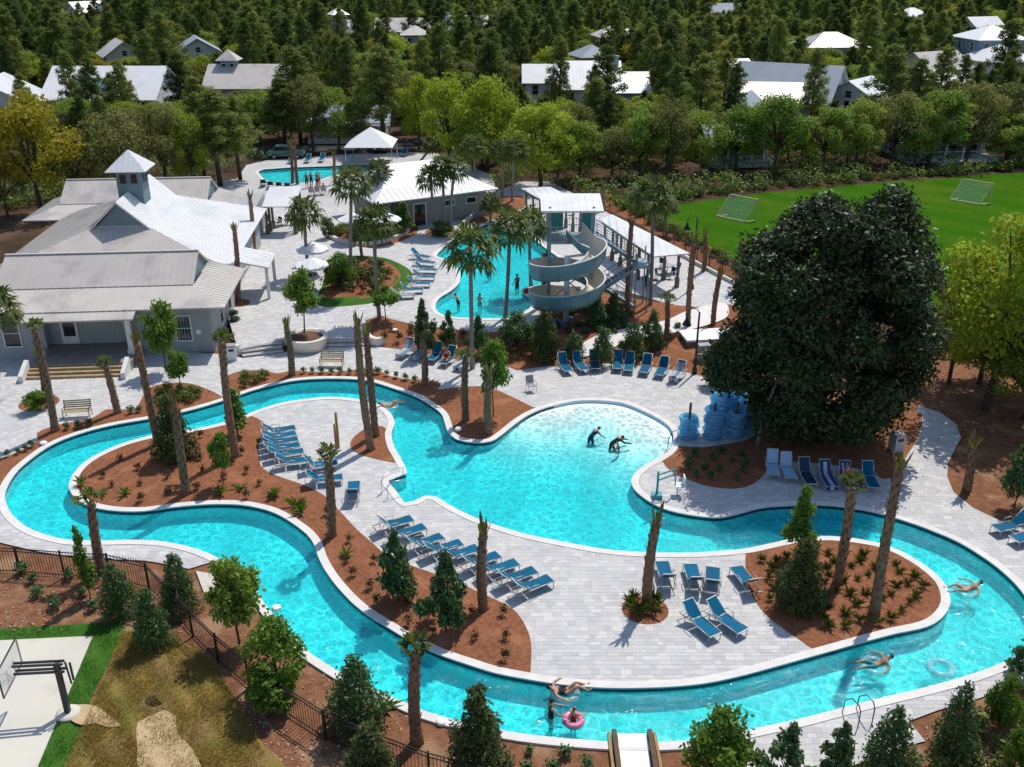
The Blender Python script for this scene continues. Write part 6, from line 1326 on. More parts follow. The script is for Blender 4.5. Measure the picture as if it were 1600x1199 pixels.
# ------------------------------------------------------------------ palms, each where the photo shows it
LOW = [
 ('tall bare palm in the mulch corner left of the wooden bench', (86,673), (52,505), 'tuft'),
 ('shorter palm in the round bed left of the clubhouse steps', (70,628), (60,545), 'tied'),
 ('short leaning palm in front of the clubhouse steps', (184,645), (163,563), 'tuft'),
 ('tall slim palm on the river bank right of the clubhouse steps', (247,697), (210,518), 'tied'),
 ('tall thick palm on the island bank beside the white bin', (369,715), (345,524), 'tuft'),
 ('pale palm in front of the dark juniper on the left island', (291,772), (268,611), 'tied'),
 ('palm with green fronds behind the black fence at far left', (158,892), (140,775), 'tuft'),
 ('palm with a small green tuft beside the upper island loungers', (519,838), (513,706), 'tuft'),
 ('palm in the middle of the nine-lounger row bed', (756,952), (755,815), 'tied'),
 ('palm in the round mulch bed on the open island deck', (1010,946), (1028,795), 'tied'),
 ('foreground palm at the near river wall beside the fence', (652,1158), (650,1006), 'tuft'),
 ('tallest trunk of the pair in the small island bed', (580,702), (556,492), 'tied'),
 ('shorter trunk of the pair in the small island bed', (587,681), (571,510), 'tied'),
 ('thin palm between the white tree planter and the river', (456,586), (446,497), 'tied'),
 ('palm at the river bend in front of the towel-covered loungers', (663,602), (660,520), 'tied'),
 ('stout palm in the mulch spit in front of the tall green palm', (728,658), (727,552), 'tuft'),
 ('rightmost palm in the mulch spit before the beach entry', (764,677), (765,572), 'tied'),
 ('left palm of the two leaning in the right island bed', (1309,911), (1333,750), 'tuft'),
 ('taller right palm of the two leaning in the right island bed', (1366,962), (1409,712), 'tied'),
 ('shaded palm in the mulch right of the curved path', (1511,764), (1522,684), 'tied'),
]
for lb, b, t, k in LOW: palm(lb, b, t, 0.03, k, .198)
UP = [
 ('bare palm in the small round bed at the clubhouse corner', (397,401), (390,300), 'tied'), ('bare palm beside the clubhouse side porch', (372,470), (366,350), 'tied'),
 ('left of two close trunks in front of the far pool', (457,287), (453,220), 'tied'), ('right of two close trunks in front of the far pool', (465,288), (460,226), 'tied'),
 ('thick trunk right of the bathers at the far pool', (524,288), (522,236), 'tied'), ('palm trunk in front of the spiral slide', (849,478), (852,396), 'tied'),
 ('bare palm at the low end of the long white pavilion', (981,488), (987,340), 'tied'), ('stubby palm in front of the pavilion chairs', (1040,531), (1043,462), 'tuft'),
 ('bare palm beside the upper lamp post', (1075,512), (1085,366), 'tied'), ('leaning palm on the bright paving near the magnolia', (1114,509), (1126,420), 'tied'),
 ('bare palm at the fence by the football field', (1099,424), (1102,358), 'tied'), ('bare palm at the fence nearest the magnolia', (1156,452), (1160,376), 'tied'),
 ('first trunk from the left in the hedge strip behind the pavilions', (874,290), (871,266), 'tied'), ('second trunk from the left in the hedge strip behind the pavilions', (900,307), (899,282), 'tuft'),
 ('third trunk from the left in the hedge strip behind the pavilions', (944,330), (942,282), 'tied'),
 ('bare trunk at the right end of the grey bath house', (748,332), (748,285), 'tied'),
]
for lb, b, t, k in UP: palm(lb, b, t, ZT, k, .175, 'transplanted palms on the upper terrace')
FULL = [
 ('green palm left of the shade pavilion among white umbrellas', (483,430), (475,332), 1.0), ('green palm in the round lawn bed nearest the clubhouse', (549,450), (551,287), 1.05), ('green palm in front of the white bath house roof', (592,345), (592,270), 1.0),
 ('green palm at the near tip of the round lawn bed', (593,497), (585,348), 1.0), ('shorter green palm behind the round lawn bed', (566,402), (563,362), .85),
 ('left of three clustered palms at the bath house wall', (683,362), (672,278), .95), ('middle of three clustered palms at the bath house wall', (693,361), (690,262), .95), ('right of three clustered palms at the bath house wall', (703,362), (711,264), .95),
 ('tall green palm in front of the slide pool', (738,574), (735,388), 1.15), ('green palm leaning over the slide pool foreground', (789,497), (797,358), 1.1), ('green palm at the slide pool edge beside the slide', (830,447), (827,352), 1.1),
 ('drooping palm on the far side of the slide pool', (768,348), (767,318), .8), ('tall green palm in front of the long white pavilion', (1016,478), (1018,306), 1.1), ('small green palm by the field hedge', (1042,368), (1041,322), .8),
 ('dark palm behind the right end of the bath house', (742,300), (741,228), 1.0), ('left dark palm at the woods behind the bath house', (784,308), (785,236), 1.0), ('right dark palm at the woods behind the bath house', (800,318), (806,234), 1.0),
 ('dark palm behind the bath house ridge', (655,252), (680,225), 1.0),
 ('green palm cut by the left edge of the picture', (-6,610), (-4,482), 1.0),
]
for lb, b, t, s in FULL: palm(lb, b, t, ZT if b[1] < 500 else .1, 'full', .2, 'green fan palms', s)

# ------------------------------------------------------------------ shrubs and young trees
S = shrub
S('juniper', 'large dark juniper on the left island bank', (276,716), 614, 62, 'juni1', .1)
S('young_tree', 'tall leafy shrub growing behind the thick island palm', (372,682), 606, 40, 'slim3', .1)
S('young_tree', 'small staked bright tree on the left island', (350,757), 672, 34, 'young3', .1)
S('conical_shrub', 'dark conical shrub behind the fence left of the court lawn', (188,962), 878, 56, 'cone1', -.05)
S('conical_shrub', 'dark conical shrub at the lawn corner by the fence bend', (240,1010), 918, 64, 'cone2', -.05)
S('conical_shrub', 'conical shrub between the fence bend and the concrete pad', (284,955), 862, 60, 'cone3', -.05)
S('young_tree', 'leafy tree on a thin trunk at the concrete pad', (374,1006), 866, 96, 'dark1', -.05, cat='tree')
S('young_tree', 'thin sapling growing inside the black fence', (142,936), 822, 30, 'slim1', -.05, cat='tree')
S('leafy_shrub', 'broad bright shrub leaning over the river wall', (436,1085), 970, 104, 'bushb1', -.05)
S('leafy_shrub', 'bright arching branch in front of the broad shrub', (420,1118), 1035, 62, 'slim4', -.05)
S('conical_shrub', 'dark pine-like shrub beside the near river wall', (560,1138), 1022, 92, 'cone4', -.05)
S('conical_shrub', 'yellowish conical shrub at the bottom edge below the fence', (582,1235), 1128, 88, 'juni2', -.05)
S('conical_shrub', 'brown-green conical shrub in front of the near river wall', (748,1205), 1068, 88, 'juni3', -.05)
S('leafy_shrub', 'light green round shrub at the bottom edge right of the water chute', (1122,1225), 1114, 128, 'bushb2', -.05)
S('conical_shrub', 'dark conical shrub on the near right deck corner', (1382,1225), 1104, 92, 'cone5', -.05)
S('conical_shrub', 'dark conical shrub in the mulch at lower right', (1484,1190), 1064, 70, 'cone6', -.05)
S('juniper', 'dark round-based juniper in the right island bed', (1247,948), 840, 72, 'juni4', .1)
S('young_tree', 'slim bright young tree behind the right island juniper', (1245,872), 758, 48, 'slim2', .1, cat='tree')
S('young_magnolia', 'left young magnolia in the long mulch bed', (622,940), 826, 66, 'mag1', .1)
S('young_magnolia', 'right young magnolia in the long mulch bed', (697,985), 862, 68, 'mag2', .1)
S('juniper', 'large dark juniper below the slide tower', (849,560), 480, 46, 'juni5', .15)
for i, (p, t, wd, k, lb) in enumerate([((896,560),518,36,'cone1','first conical shrub from the left behind the eight loungers'),((940,566),510,36,'cone2','second conical shrub from the left behind the eight loungers'),((988,557),502,42,'cone3','third conical shrub from the left behind the eight loungers'),((1018,545),482,34,'cone4','fourth conical shrub from the left behind the eight loungers'),((932,515),462,42,'cone5','dark shrub under the right side of the slide'),((958,507),455,38,'cone6','dark shrub between the slide and the bare pavilion palm')]):
    S('conical_shrub', lb, p, t, wd, k, .3)
S('young_tree', 'tree with shading crown in front of the clubhouse wall', (260,582), 468, 58, 'young1', 0, cat='tree')
S('young_tree', 'small bright tree in the bed right of the clubhouse steps', (283,612), 545, 40, 'young2', .1, cat='tree')
S('young_tree', 'dense green tree growing in the round white planter', (476,518), 418, 56, 'dark2', .75, cat='tree')
S('young_tree', 'small bright tree beside the near palm of the lawn bed', (603,500), 445, 46, 'young4', ZT, cat='tree')
S('young_tree', 'bright young tree behind the rightmost mulch spit palm', (771,652), 527, 54, 'young5', .05, cat='tree')
S('young_magnolia', 'young magnolia behind the towel-covered loungers', (662,552), 466, 40, 'mag3', .2)
S('young_magnolia', 'thin dark magnolia at the near edge of the slide pool', (702,545), 484, 30, 'mag4', .3)
S('young_magnolia', 'dark magnolia right of the tall green palm', (748,550), 492, 36, 'mag5', .3)
S('leafy_shrub', 'spiky palmetto clump at the slide pool corner', (808,545), 486, 62, 'bush3', .3)
S('leafy_shrub', 'yellow-green shrubs filling the left of the lawn bed', (530,450), 396, 62, 'bushb4', ZT)
S('leafy_shrub', 'slim bright shrub against the bath house wall', (632,362), 316, 28, 'slim5', ZT)
S('leafy_shrub', 'dark bush around the foot of the three clustered palms', (690,370), 346, 44, 'bush5', ZT)
S('leafy_shrub', 'small bush left of the round kerbed bed', (514,372), 336, 28, 'bush6', ZT)
S('leafy_shrub', 'low bush at the clubhouse side planting', (368,508), 484, 22, 'bush7', .1)
S('leafy_shrub', 'sparse bush cut by the right edge of the picture near the river', (1600,1062), 985, 66, 'mag6', -.05)
S('leafy_shrub', 'yellow-green bush right of the lower right conical shrub', (1560,1140), 1058, 62, 'bushb5', -.05)
S('leafy_shrub', 'bush in the bottom right corner', (1590,1215), 1135, 60, 'bushb6', -.05)
S('leafy_shrub', 'left sparse branching shrub at the bottom edge of the near deck', (1225,1232), 1130, 74, 'mag7', -.05)
S('leafy_shrub', 'right sparse branching shrub at the bottom edge of the near deck', (1305,1228), 1128, 60, 'mag8', -.05)
S('leafy_shrub', 'dark bush right of the curved path in shade', (1585,790), 700, 60, 'bush8', 0)
S('leafy_shrub', 'low branch of bright leaves under the magnolia edge', (1120,600), 555, 52, 'bushb7', .1)
S('leafy_shrub', 'low shrub by the wall of the clubhouse yard', (60,640), 612, 44, 'bushb8', .1)

# ------------------------------------------------------------------ the big magnolia
def magnolia():
    rg = np.random.RandomState(77); rr = random.Random(77); b = G(1272, 684)
    root = thing('magnolia_tree', 'huge dark glossy magnolia with two tops beside the pool', 'tree', b)
    bl = []
    for k in range(190):
        z = rr.uniform(0.0, 1); rad = 5.35*(math.sin(math.pi*(.13+.77*z))**.6)*(1 if z < .78 else 1-.9*(z-.78)); a = k*2.399; q = math.sqrt(rr.uniform(.45,1))
        bb = rr.uniform(.85,1.5); bl.append((rad*q*math.cos(a)*.98, rad*q*math.sin(a)*.85, 1.5+11.2*z, bb, bb, bb*.8))
    for cx, top in ((-1.0,13.5),(2.3,13.9)):
        for k in range(12):
            z = k/11; q = 1.9*(1-z)+.3; a = k*2.399; bl.append((cx+q*math.cos(a)*.8, q*math.sin(a)*.8, top-2.8+2.5*z, .95, .95, .8))
    for k in range(12): bl.append((-5.2+rr.uniform(-.6,.5), rr.uniform(-1.5,2.0), rr.uniform(3.4,5.2), .9, .9, .75))
    V, F = blob_leaves(bl, 118000, .14, rg, asp=.5, shell=.35, up=.45)
    link('crown', np_mesh('crown', V, F, L_MAGN), root)
    mb = MB(); mb.tube([(0,0,-.3),(0,0,2),(.1,0,6),(0,0,11)], [.45,.38,.28,.08], 9)
    for k in range(24):
        z = 1.0 + k*.42; a = k*2.399; L = 4.6*math.sin(math.pi*(.25+.6*k/24)); mb.tube([(0,0,z), (L*math.cos(a)*.6, L*math.sin(a)*.6, z+.8), (L*math.cos(a), L*math.sin(a), z+1.6)], [.12,.08,.02], 5)
    link('trunk', mb.mesh('trunk', BARK), root)
    # pale outer stem leaning out of the shade
    mb = MB(); mb.tube([(0,0,-.2),(.12,0,1.2),(.35,.1,2.6),(.8,.2,4.2)], [.13,.11,.09,.04], 7); o = mb.build('outer_stem', PALMGREY, root); o.location = G(1182,700) - b
magnolia()
def bigtree(label, bpx, tpx_y, wpx, key, i, name='oak_tree', z=ZT-.1, group=None):
    b = G(bpx[0], bpx[1], z); t = PY(bpx[0], tpx_y, b.y); zc = b.y*CT + (CAM_H-z)*ST
    return tree(name, label, b, max(2, t.z - z), key, i, wpx/FPX*zc/2*1.05, i*1.7 + bpx[0], group)
bigtree('yellow-green tree right of the magnolia at the picture edge', (1540,640), 318, 235, 'lime', 1, z=-.05)
bigtree('second yellow-green tree at the right picture edge behind the first', (1625,600), 330, 220, 'lime', 2, z=-.05)
bigtree('dark oak in the shaded wood right of the magnolia', (1530,600), 470, 150, 'oak', 1, z=-.05)
bigtree('dark oak at the right edge in the shaded wood', (1600,655), 520, 150, 'oak', 2, z=-.05)
bigtree('olive tree in shade behind the yellow-green right tree', (1640,640), 380, 190, 'yellow', 1, z=-.05)
bigtree('small olive tree between magnolia and yellow-green tree', (1482,600), 395, 120, 'olive', 4, z=-.05)
bigtree('shaded oak at the right edge below the yellow-green tree', (1650,720), 560, 150, 'oak', 4, z=-.05)

# ------------------------------------------------------------------ bedding plants
def scatter(pxpoly, n, sd, z, mind=.5):
    lp = pxloop(pxpoly, z, smooth=False); rg = random.Random(sd); xs = [p.x for p in lp]; ys = [p.y for p in lp]; out = []; tries = 0
    while len(out) < n and tries < n*60:
        tries += 1; p = Vector((rg.uniform(min(xs),max(xs)), rg.uniform(min(ys),max(ys))))
        if inside(lp, [p.x], [p.y])[0] and near_dist(lp, np.array([p.x]), np.array([p.y]))[0] > .45 and all((p-q).length > mind for q in out): out.append(p)
    return [Vector((p.x, p.y, z)) for p in out]
plants(scatter([(1172,866),(1180,930),(1225,978),(1277,1012),(1350,995),(1440,972),(1475,945),(1460,905),(1393,862),(1262,848)], 62, 1, .08, .55), 'grass', 'spiky green grass plant in the right island bed', 'grasses in the right island bed', s0=.55, s1=.85, name='grass_plant')
plants([(985,945),(990,935),(1000,960),(1022,938),(1026,950),(1018,958),(992,955)], 'grass', 'spiky grass tuft in the round island bed', 'grasses in the round island bed', .08, name='grass_plant')
plants(scatter(BED_CURVE[9:] + [(733,1036),(675,1012),(600,972),(545,930),(515,890),(503,860),(480,825),(440,798)], 44, 2, .1, 1.1), 'rust', 'small reddish-brown plant in the long mulch bed', 'young plants in the long mulch bed')
plants(scatter([(130,760),(170,720),(240,692),(340,670),(390,660),(400,700),(405,735),(470,765),(430,795),(340,782),(200,792)], 40, 3, .1, 1.2), 'rust', 'small brown-green plant in the left island bed', 'young plants in the left island bed')
plants([(128,757),(196,772),(345,772),(463,790),(428,775),(540,868),(470,800),(375,765)], 'lime', 'bright lime leafy plant dotted in the island mulch', 'lime plants in the island mulch', .1)
plants([(474+i*14.5, 583 + max(0,i-8)*3.2 - (i<3)*1) for i in range(13)], 'green', 'small round shrub edging the river below the park bench', 'round shrubs edging the river top', .08, .8, 1.1)
plants([(12,712),(28,708),(40,703),(50,697),(105,670),(122,667),(140,663),(205,645),(218,643)], 'green', 'small dark shrub along the river edge below the wooden bench', 'shrubs along the left river edge', .08, .8, 1.2)
plants(scatter([(236,612),(255,604),(300,604),(335,616),(300,632),(240,645)], 22, 4, .1, .5), 'yellow', 'yellow-green ground plant right of the clubhouse steps', 'ground plants by the clubhouse steps')
plants(scatter([(362,592),(380,583),(430,586),(440,594),(365,612)], 12, 5, .1, .6), 'yellow', 'yellow-green ground plant in the river-top bed', 'ground plants in the river-top bed')
plants([(52,627),(60,633),(75,626),(80,632),(68,622)], 'grass', 'grass tuft in the round bed before the clubhouse', 'grasses in the round clubhouse bed', .08, name='grass_plant')
plants(scatter([(520,455),(560,462),(600,455),(620,435),(600,415),(540,410),(520,425)], 26, 6, ZT+.15, .8), 'rust', 'brown shrublet in the lawn-ringed bed', 'plants in the lawn-ringed bed', s0=1.2, s1=2.0)
plants(scatter([(520,455),(560,462),(600,455),(620,435),(600,415),(540,410),(520,425)], 14, 16, ZT+.15, .8), 'yellow', 'yellow-green shrublet in the lawn-ringed bed', 'yellow plants in the lawn-ringed bed', s0=1.2, s1=2.0)
plants([G(583,432,ZT+.1), G(580,438,ZT+.1)], 'rust', 'dark plant in the middle of the lawn-ringed bed', 'middle plants in the lawn-ringed bed', s0=2, s1=2.5)
plants(scatter([(508,368),(560,384),(630,374),(650,362),(620,352),(540,350)], 26, 7, ZT+.15, .7), 'yellow', 'yellow-green plant in the kerbed round bed', 'plants in the kerbed round bed', s0=1, s1=1.8)
plants(scatter([(845,515),(900,475),(985,485),(1060,500),(1100,520),(1060,545),(985,553),(930,560),(870,562)], 30, 8, .42, .8), 'green', 'low shrub on the mulch slope below the slide', 'low shrubs on the slide slope', s0=1.1, s1=2.0)
plants(scatter([(580,530),(600,505),(640,512),(720,522),(790,530),(830,530),(840,560),(790,566),(690,552),(600,538)], 30, 9, .3, .8), 'rust', 'brown shrublet on the mulch slope left of the slide', 'shrublets on the left slope', s0=.9, s1=1.6)
plants(scatter([(950,318),(1010,350),(1090,395),(1150,428),(1165,420),(1060,362),(1010,330),(955,306)], 60, 10, ZT+.05, .6), 'yellow', 'yellow-green hedge plant between pavilion and football field', 'hedge plants along the football field', s0=1.0, s1=1.8, name='hedge_plant')
plants(scatter([(960,322),(1030,316),(1190,299),(1375,283),(1600,267),(1600,259),(1375,274),(1190,290),(1020,304),(950,306)], 85, 11, ZT-.02, .8), 'yellow', 'yellow-green shrub along the far edge of the football field', 'shrubs along the far field edge', s0=.9, s1=2.0, name='hedge_plant')
plants(scatter([(1060,742),(1110,756),(1160,758),(1190,735),(1160,700),(1060,704)], 14, 12, .08, .7), 'green', 'low plant in the shaded bed left of the magnolia', 'plants in the magnolia bed')
plants(scatter([(20,955),(10,885),(60,885),(130,895),(200,905),(215,930),(150,965),(80,970)], 14, 13, -.04, 1.0), 'green', 'small dark shrub in the mulch by the left fence', 'shrubs by the left fence', s0=1, s1=1.5)
plants(scatter([(770,1155),(960,1172),(955,1230),(800,1230)], 14, 14, -.04, .8), 'green', 'green plant in the mulch below the near river wall', 'plants below the near river wall', s0=.8, s1=1.5)
plants(scatter([(1440,1150),(1560,1100),(1640,1090),(1640,1230),(1420,1230)], 30, 15, -.04, .9), 'yellow', 'tall dry plant in the lower right mulch', 'dry plants in the lower right mulch', s0=1, s1=1.9)
plants(scatter([(505,1045),(620,1100),(640,1140),(580,1120)], 8, 17, -.04, .7), 'lime', 'bright green plant below the river wall by the pine-like shrub', 'bright plants below the river wall')

# ------------------------------------------------------------------ woods beyond
FR = [(66,134,338,150,'yellow','broad yellow tree at far left behind the clubhouse'),(190,165,322,130,'olive','grey-olive tree behind the cupola'),(12,235,338,80,'olive','olive tree at the left edge behind the clubhouse'),(128,205,330,95,'olive','dark olive tree between the yellow tree and the cupola'),
 (262,150,302,120,'olive','bare-looking olive tree right of the cupola'),(302,165,300,70,'lime','light green tree right of the cupola'),(345,142,292,105,'pine','first dark pine from the left behind the clubhouse'),(376,150,282,90,'pine','second dark pine from the left behind the clubhouse'),(446,122,237,90,'pine','third dark pine, above the parked car'),
 (490,112,236,90,'olive','olive tree behind the far pool'),(530,128,236,78,'oak','green tree behind the far pool cars'),(600,72,236,105,'pine','tallest dark pine behind the white bath house'),(560,150,234,62,'olive','small olive tree beside the tallest pine'),(655,112,234,75,'lime','first light green tree right of the tallest pine'),
 (702,106,262,105,'lime','second light green tree right of the tallest pine'),(762,110,266,105,'lime','third light green tree right of the tallest pine'),(740,180,270,80,'oak','green tree behind the dark palms'),(845,152,292,130,'lime','bright yellow-green tree behind the white pavilions'),
 (905,185,284,95,'oak','green tree right of the bright yellow-green tree'),(955,195,282,85,'olive','olive tree behind the hedge strip'),(1000,165,278,95,'oak','green tree left of the white porch'),(1042,150,276,100,'olive','olive tree left of the white porch'),(1095,165,272,90,'oak','green tree above the white porch'),(1150,158,268,95,'oak','green tree right above the white porch'),
 (1208,143,272,125,'oak','broad green tree left of the field row'),(1286,158,266,100,'oak','second green tree of the field row'),(1335,150,262,92,'oak','third green tree of the field row'),(1392,138,258,112,'olive','olive tree of the field row'),(1450,130,258,118,'oak','broad tree left of the grey porch'),(1508,120,254,118,'olive','brownish tree right of the grey porch'),(1572,124,248,120,'olive','brownish tree at the right end of the field row'),(1640,130,246,110,'oak','tree at the right edge of the field row'),
 (1490,150,246,90,'oak','tree shading the grey porch from behind'),(1182,160,254,85,'oak','tree shading the white porch from behind'),(1428,150,262,80,'oak','leafy tree in front of the grey porch'),(928,122,238,68,'pine','pine in front of the big white house'),(1090,84,236,95,'pine','broad pine between the two big houses'),(1140,100,232,66,'pine','pine left of the grey roofed house'),(1378,72,222,92,'pine','dark pine right of the grey roofed house'),(1420,92,228,80,'pine','pine behind the field row at right'),(320,120,280,80,'pine','pine right of the white-roofed lodge'),(470,75,226,90,'pine','pine behind the far pool with high crown')]
for i, (cx, top, base, wd, key, lb) in enumerate(FR):
    bigtree(lb, (cx, base), top, wd, key, i % (4 if key == 'pine' else 3), {'pine':'pine_tree'}.get(key, 'oak_tree'), group='trees bordering the pool grounds')
FRONTPX = 300
def forest():
    rg = random.Random(8); pts = []; y = 122.0
    while y < 620:
        sp = 5.0 if y < 240 else (6.2 if y < 380 else 8.5); half = y*.60 + 12; x = -half + rg.uniform(0, sp)
        while x < half:
            pts.append((x + rg.uniform(-.4,.4)*sp, y + rg.uniform(-.4,.4)*sp)); x += sp
        y += sp
    near, farr = [], []
    for x, y in pts:
        key = rg.choices(['pine','oak','olive','lime','yellow'], [.50,.20,.10,.16,.04])[0]
        h = rg.uniform(8.0,15.5) if key == 'pine' else rg.uniform(5.0,9.5)
        if y < 150: h *= .85
        t = pxof((x, y, h)); b = pxof((x, y, 0)); r = (2.6 if key == 'pine' else 4.0)*FPX/(y*CT+20*ST)
        bad = (-46 < x < -4 and y < 134) or bool(inside(upper, [x], [y])[0]); free = rg.random() < (.34 if key == 'pine' else .08)
        for (x0, y0, x1, y1, hy) in HOUSE_BOX:
            if t[0]+r*.55 > x0 and t[0]-r*.55 < x1 and hy-9 < y < hy+9: bad = True        # standing in the house
            if t[0]+r*.8 > x0 and t[0]-r*.8 < x1 and y <= hy and t[1] < y1-3 and not free:
                h = min(h, PY(t[0], y1-rg.uniform(-6,6), y).z - ZT); bad = bad or h < 2.5
        if bad: continue
        (near if y < 300 else farr).append((x, y, h, key))
    near.sort(key=lambda q: q[1])
    rest = near[FRONTPX:] + farr; near = near[:FRONTPX]
    NM = {'pine':('pine_tree','dark pine in the woods around the houses'),'oak':('oak_tree','round green tree in the woods around the houses'),'olive':('oak_tree','brownish tree in the woods around the houses'),'lime':('oak_tree','light green tree in the woods around the houses'),'yellow':('oak_tree','yellowish tree in the woods around the houses')}
    homes = [(o.location.x, o.location.y, o['label']) for o in COL.objects if o.name.startswith('house') and o.parent is None]
    for k, (x, y, h, key) in enumerate(near):
        n, lb = NM[key]; hx, hy, hl = min(homes, key=lambda q: (q[0]-x)**2 + (q[1]-y)**2)
        lb = lb.split(' in the')[0] + (' in front of' if y < hy else ' behind') + ' the ' + ' '.join(hl.split(' ')[:9]); tree(n, lb, (x, y, ZT-.1), h, key, k % (4 if key == 'pine' else 3), h*(.235 if key == 'pine' else .56)*rg.uniform(.85,1.2), k*1.1, lb)
    # the farther woods read as one mass: trees set on points of one object
    keys = ['pine','oak','olive','lime','yellow']
    me = bpy.data.meshes.new('far_woods'); me.vertices.add(len(rest)); me.vertices.foreach_set('co', np.array([(x, y, ZT-.1) for x, y, h, k in rest], np.float32).ravel())
    ka = me.attributes.new('kind', 'INT', 'POINT'); ka.data.foreach_set('value', np.array([keys.index(q[3]) for q in rest], np.int32))
    S_ = []
    for x, y, h, k in rest:
        _, _, h0, r0 = treekind(k, 0); wd = h*(.25 if k == 'pine' else .56)*rg.uniform(.9,1.3)*(1.2 if y > 380 else 1)/r0; S_ += [wd, wd, h/h0]
    sa = me.attributes.new('size', 'FLOAT_VECTOR', 'POINT'); sa.data.foreach_set('vector', np.array(S_, np.float32)); ra = me.attributes.new('turn', 'FLOAT_VECTOR', 'POINT'); ra.data.foreach_set('vector', np.array([(0,0,rg.uniform(0,6.28)) for _ in rest], np.float32).ravel())
    o = stuff(link('far_woods', me)); o['label'] = 'far pine woods stretching to the top of the picture'
    ng = bpy.data.node_groups.new('far_woods', 'GeometryNodeTree'); ng.interface.new_socket('Geometry', in_out='INPUT', socket_type='NodeSocketGeometry'); ng.interface.new_socket('Geometry', in_out='OUTPUT', socket_type='NodeSocketGeometry')
    N = ng.nodes; gi = N.new('NodeGroupInput'); go = N.new('NodeGroupOutput'); jn = N.new('GeometryNodeJoinGeometry'); mp = N.new('GeometryNodeMeshToPoints'); ng.links.new(gi.outputs[0], mp.inputs['Mesh'])
    def attr(nm, tp): a_ = N.new('GeometryNodeInputNamedAttribute'); a_.data_type = tp; a_.inputs['Name'].default_value = nm; return a_.outputs[0]
    kd, sz, tn = attr('kind','INT'), attr('size','FLOAT_VECTOR'), attr('turn','FLOAT_VECTOR')
    e2r = N.new('FunctionNodeEulerToRotation'); ng.links.new(tn, e2r.inputs[0])
    for i, k in enumerate(keys):
        src = next((q for q in COL.objects if q.name.startswith('crown') and q.data == treekind(k, 0)[1]), None)
        if src is None: continue
        cp = N.new('FunctionNodeCompare'); cp.data_type = 'INT'; cp.operation = 'EQUAL'; ng.links.new(kd, cp.inputs[2]); cp.inputs[3].default_value = i
        oi = N.new('GeometryNodeObjectInfo'); oi.inputs['Object'].default_value = src; oi.transform_space = 'ORIGINAL'
        ip = N.new('GeometryNodeInstanceOnPoints'); ng.links.new(mp.outputs[0], ip.inputs['Points']); ng.links.new(cp.outputs[0], ip.inputs['Selection']); ng.links.new(oi.outputs['Geometry'], ip.inputs['Instance']); ng.links.new(e2r.outputs[0], ip.inputs['Rotation']); ng.links.new(sz, ip.inputs['Scale']); ng.links.new(ip.outputs[0], jn.inputs[0])
    ng.links.new(jn.outputs[0], go.inputs[0]); md = o.modifiers.new('trees', 'NODES'); md.node_group = ng
    print('FOREST', len(near), len(rest))
forest()
def understory():
    rg = np.random.RandomState(31); n = 2900; Y = 98 + 150*rg.uniform(0,1,n)**1.6; X = rg.uniform(-1,1,n)*(Y*.58+8)
    up_ = [G(x, y, ZT).xy for x, y in UPPER]; ok = np.ones(n, bool)
    for lp in (upper, fieldl, pxloop([(300,250),(640,240),(780,232),(780,210),(640,214),(300,226)], ZT, smooth=False)): ok &= ~inside(lp, X, Y)
    ok &= ~((X < -18) & (X > -44) & (Y < 95)); X, Y = X[ok], Y[ok]
    bl = [(x, y, ZT + .5 + .3*a, 1.1*a, 1.1*a, .8*a) for x, y, a in zip(X, Y, rg.uniform(.5,1.6,len(X)))]
    V, F = blob_leaves(bl, 150000, .17, rg, shell=.4); me = np_mesh('understory', V, F, [L_OAK, L_OLIVE, L_SHRUB]); me.polygons.foreach_set('material_index', rg.choice([0,1,2,2], len(F)).astype(np.int32))
    o = stuff(link('understory', me)); o['label'] = 'low brush on the woodland floor between the trees'
understory()

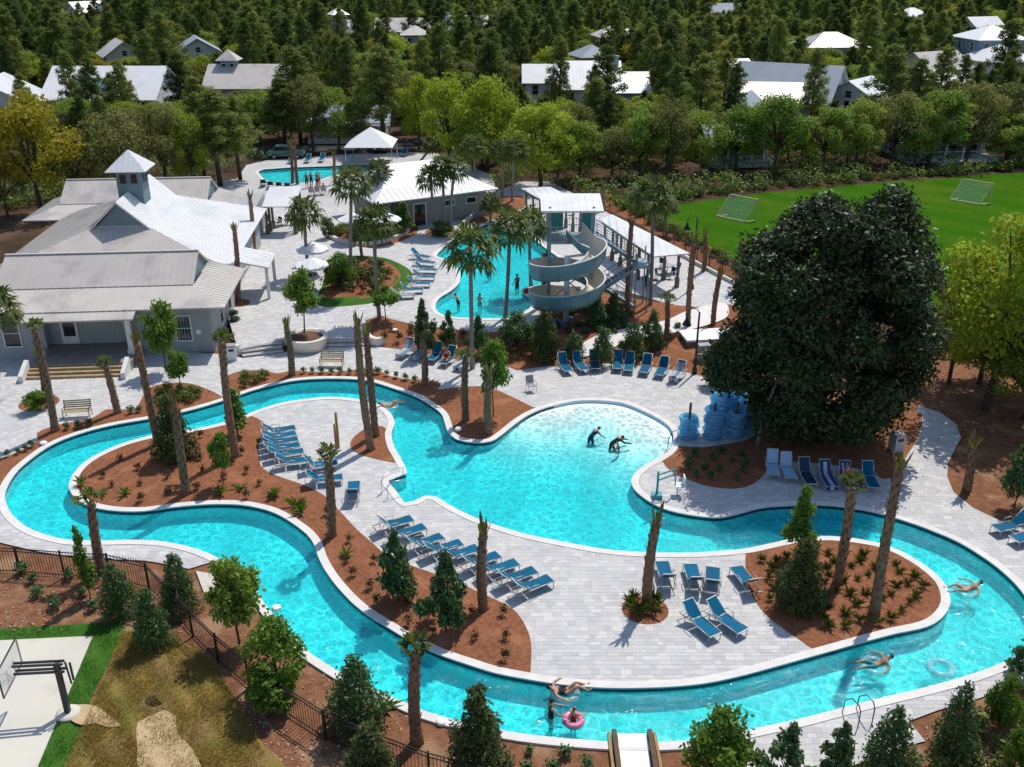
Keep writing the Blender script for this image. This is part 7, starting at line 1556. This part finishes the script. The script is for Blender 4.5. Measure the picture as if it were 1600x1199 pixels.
# grass blades and litter in the lower left corner
def blades(name, pxpoly, n, L, wd, m, label, z=-.03, sd=1, lean=.5):
    lp = pxloop(pxpoly, z, smooth=False); rg = np.random.RandomState(sd); xs = [p.x for p in lp]; ys = [p.y for p in lp]
    X = rg.uniform(min(xs), max(xs), n*3); Y = rg.uniform(min(ys), max(ys), n*3); cl = np.sin(X*2.1+1)*np.cos(Y*1.7) + np.sin(X*5.3+Y*4.1)*.6; ok = inside(lp, X, Y) & (rg.uniform(-1.4,1.2,n*3) < cl); X, Y = X[ok][:n], Y[ok][:n]; k = len(X)
    a = rg.uniform(0,6.28,k); l = L*rg.uniform(.4,1.2,k); u = np.column_stack([np.cos(a), np.sin(a), 0*a]); P = np.column_stack([X, Y, np.full(k, z)]); s = np.column_stack([-np.sin(a), np.cos(a), 0*a])*wd
    T = P + u*(l*lean)[:,None] + np.column_stack([0*a,0*a,l]); V = np.stack([P-s, P+s, T], 1).reshape(-1,3); o = stuff(link(name, np_mesh(name, V, np.arange(3*k).reshape(-1,3), m))); o['label'] = label
L_STRAW = leafmat('straw_blade', (.42,.28,.08), (.28,.22,.055), .35, .7, .1, .1); L_LAWN = leafmat('lawn_blade', (.035,.115,.012), (.07,.16,.025), .35, .6, .15, .1)
blades('dry_grass_blades', [(188,990),(240,985),(300,1010),(340,1040),(370,1100),(400,1150),(430,1215),(90,1225),(110,1180),(133,1130),(150,1085),(176,1032)], 26000, .16, .012, L_STRAW, 'dry straw-coloured grass below the fence', -.01, 1, .8)
blades('lawn_blades', [(-150,985),(0,982),(192,974),(174,1030),(140,1098),(128,1140),(100,1199),(60,1199),(145,992),(0,1000),(-150,1008)], 16000, .08, .01, L_LAWN, 'green lawn strip around the basketball court', -.03, 2)
def chips(name, polys, n, m, label, sd):
    rg = np.random.RandomState(sd); C = []
    for pxp, z in polys:
        lp = pxloop(pxp, z, smooth=False); xs = [p.x for p in lp]; ys = [p.y for p in lp]; X = rg.uniform(min(xs),max(xs),n*2); Y = rg.uniform(min(ys),max(ys),n*2); cl = np.sin(X*1.1+2)*np.cos(Y*1.3) + rg.normal(size=n*2)*.5; ok = inside(lp, X, Y) & ~inside(river, X, Y) & (cl > .1); C.append(np.column_stack([X[ok], Y[ok], np.full(ok.sum(), z)])[:n])
    C = np.vstack(C); N_ = rg.normal(size=(len(C),3))*.35; N_[:,2] += 1; V, F = quads(C, N_, .07, rg, .5); o = stuff(link(name, np_mesh(name, V, F, m))); o['label'] = label
chips('litter', [([(-60,985),(-60,900),(60,900),(230,920),(320,1010),(190,985)],-.035),([(330,1060),(420,1120),(600,1210),(420,1230)],-.035),([(380,930),(470,1020),(640,1110),(620,1160),(480,1110),(380,1020)],-.035),([(1430,1140),(1640,1080),(1640,1230),(1400,1230)],-.035)], 900, mat('pale_litter',(.42,.28,.17),(.30,.17,.10),3,.95,island=.35), 'pale wood chips and leaf litter scattered on the mulch', 3)
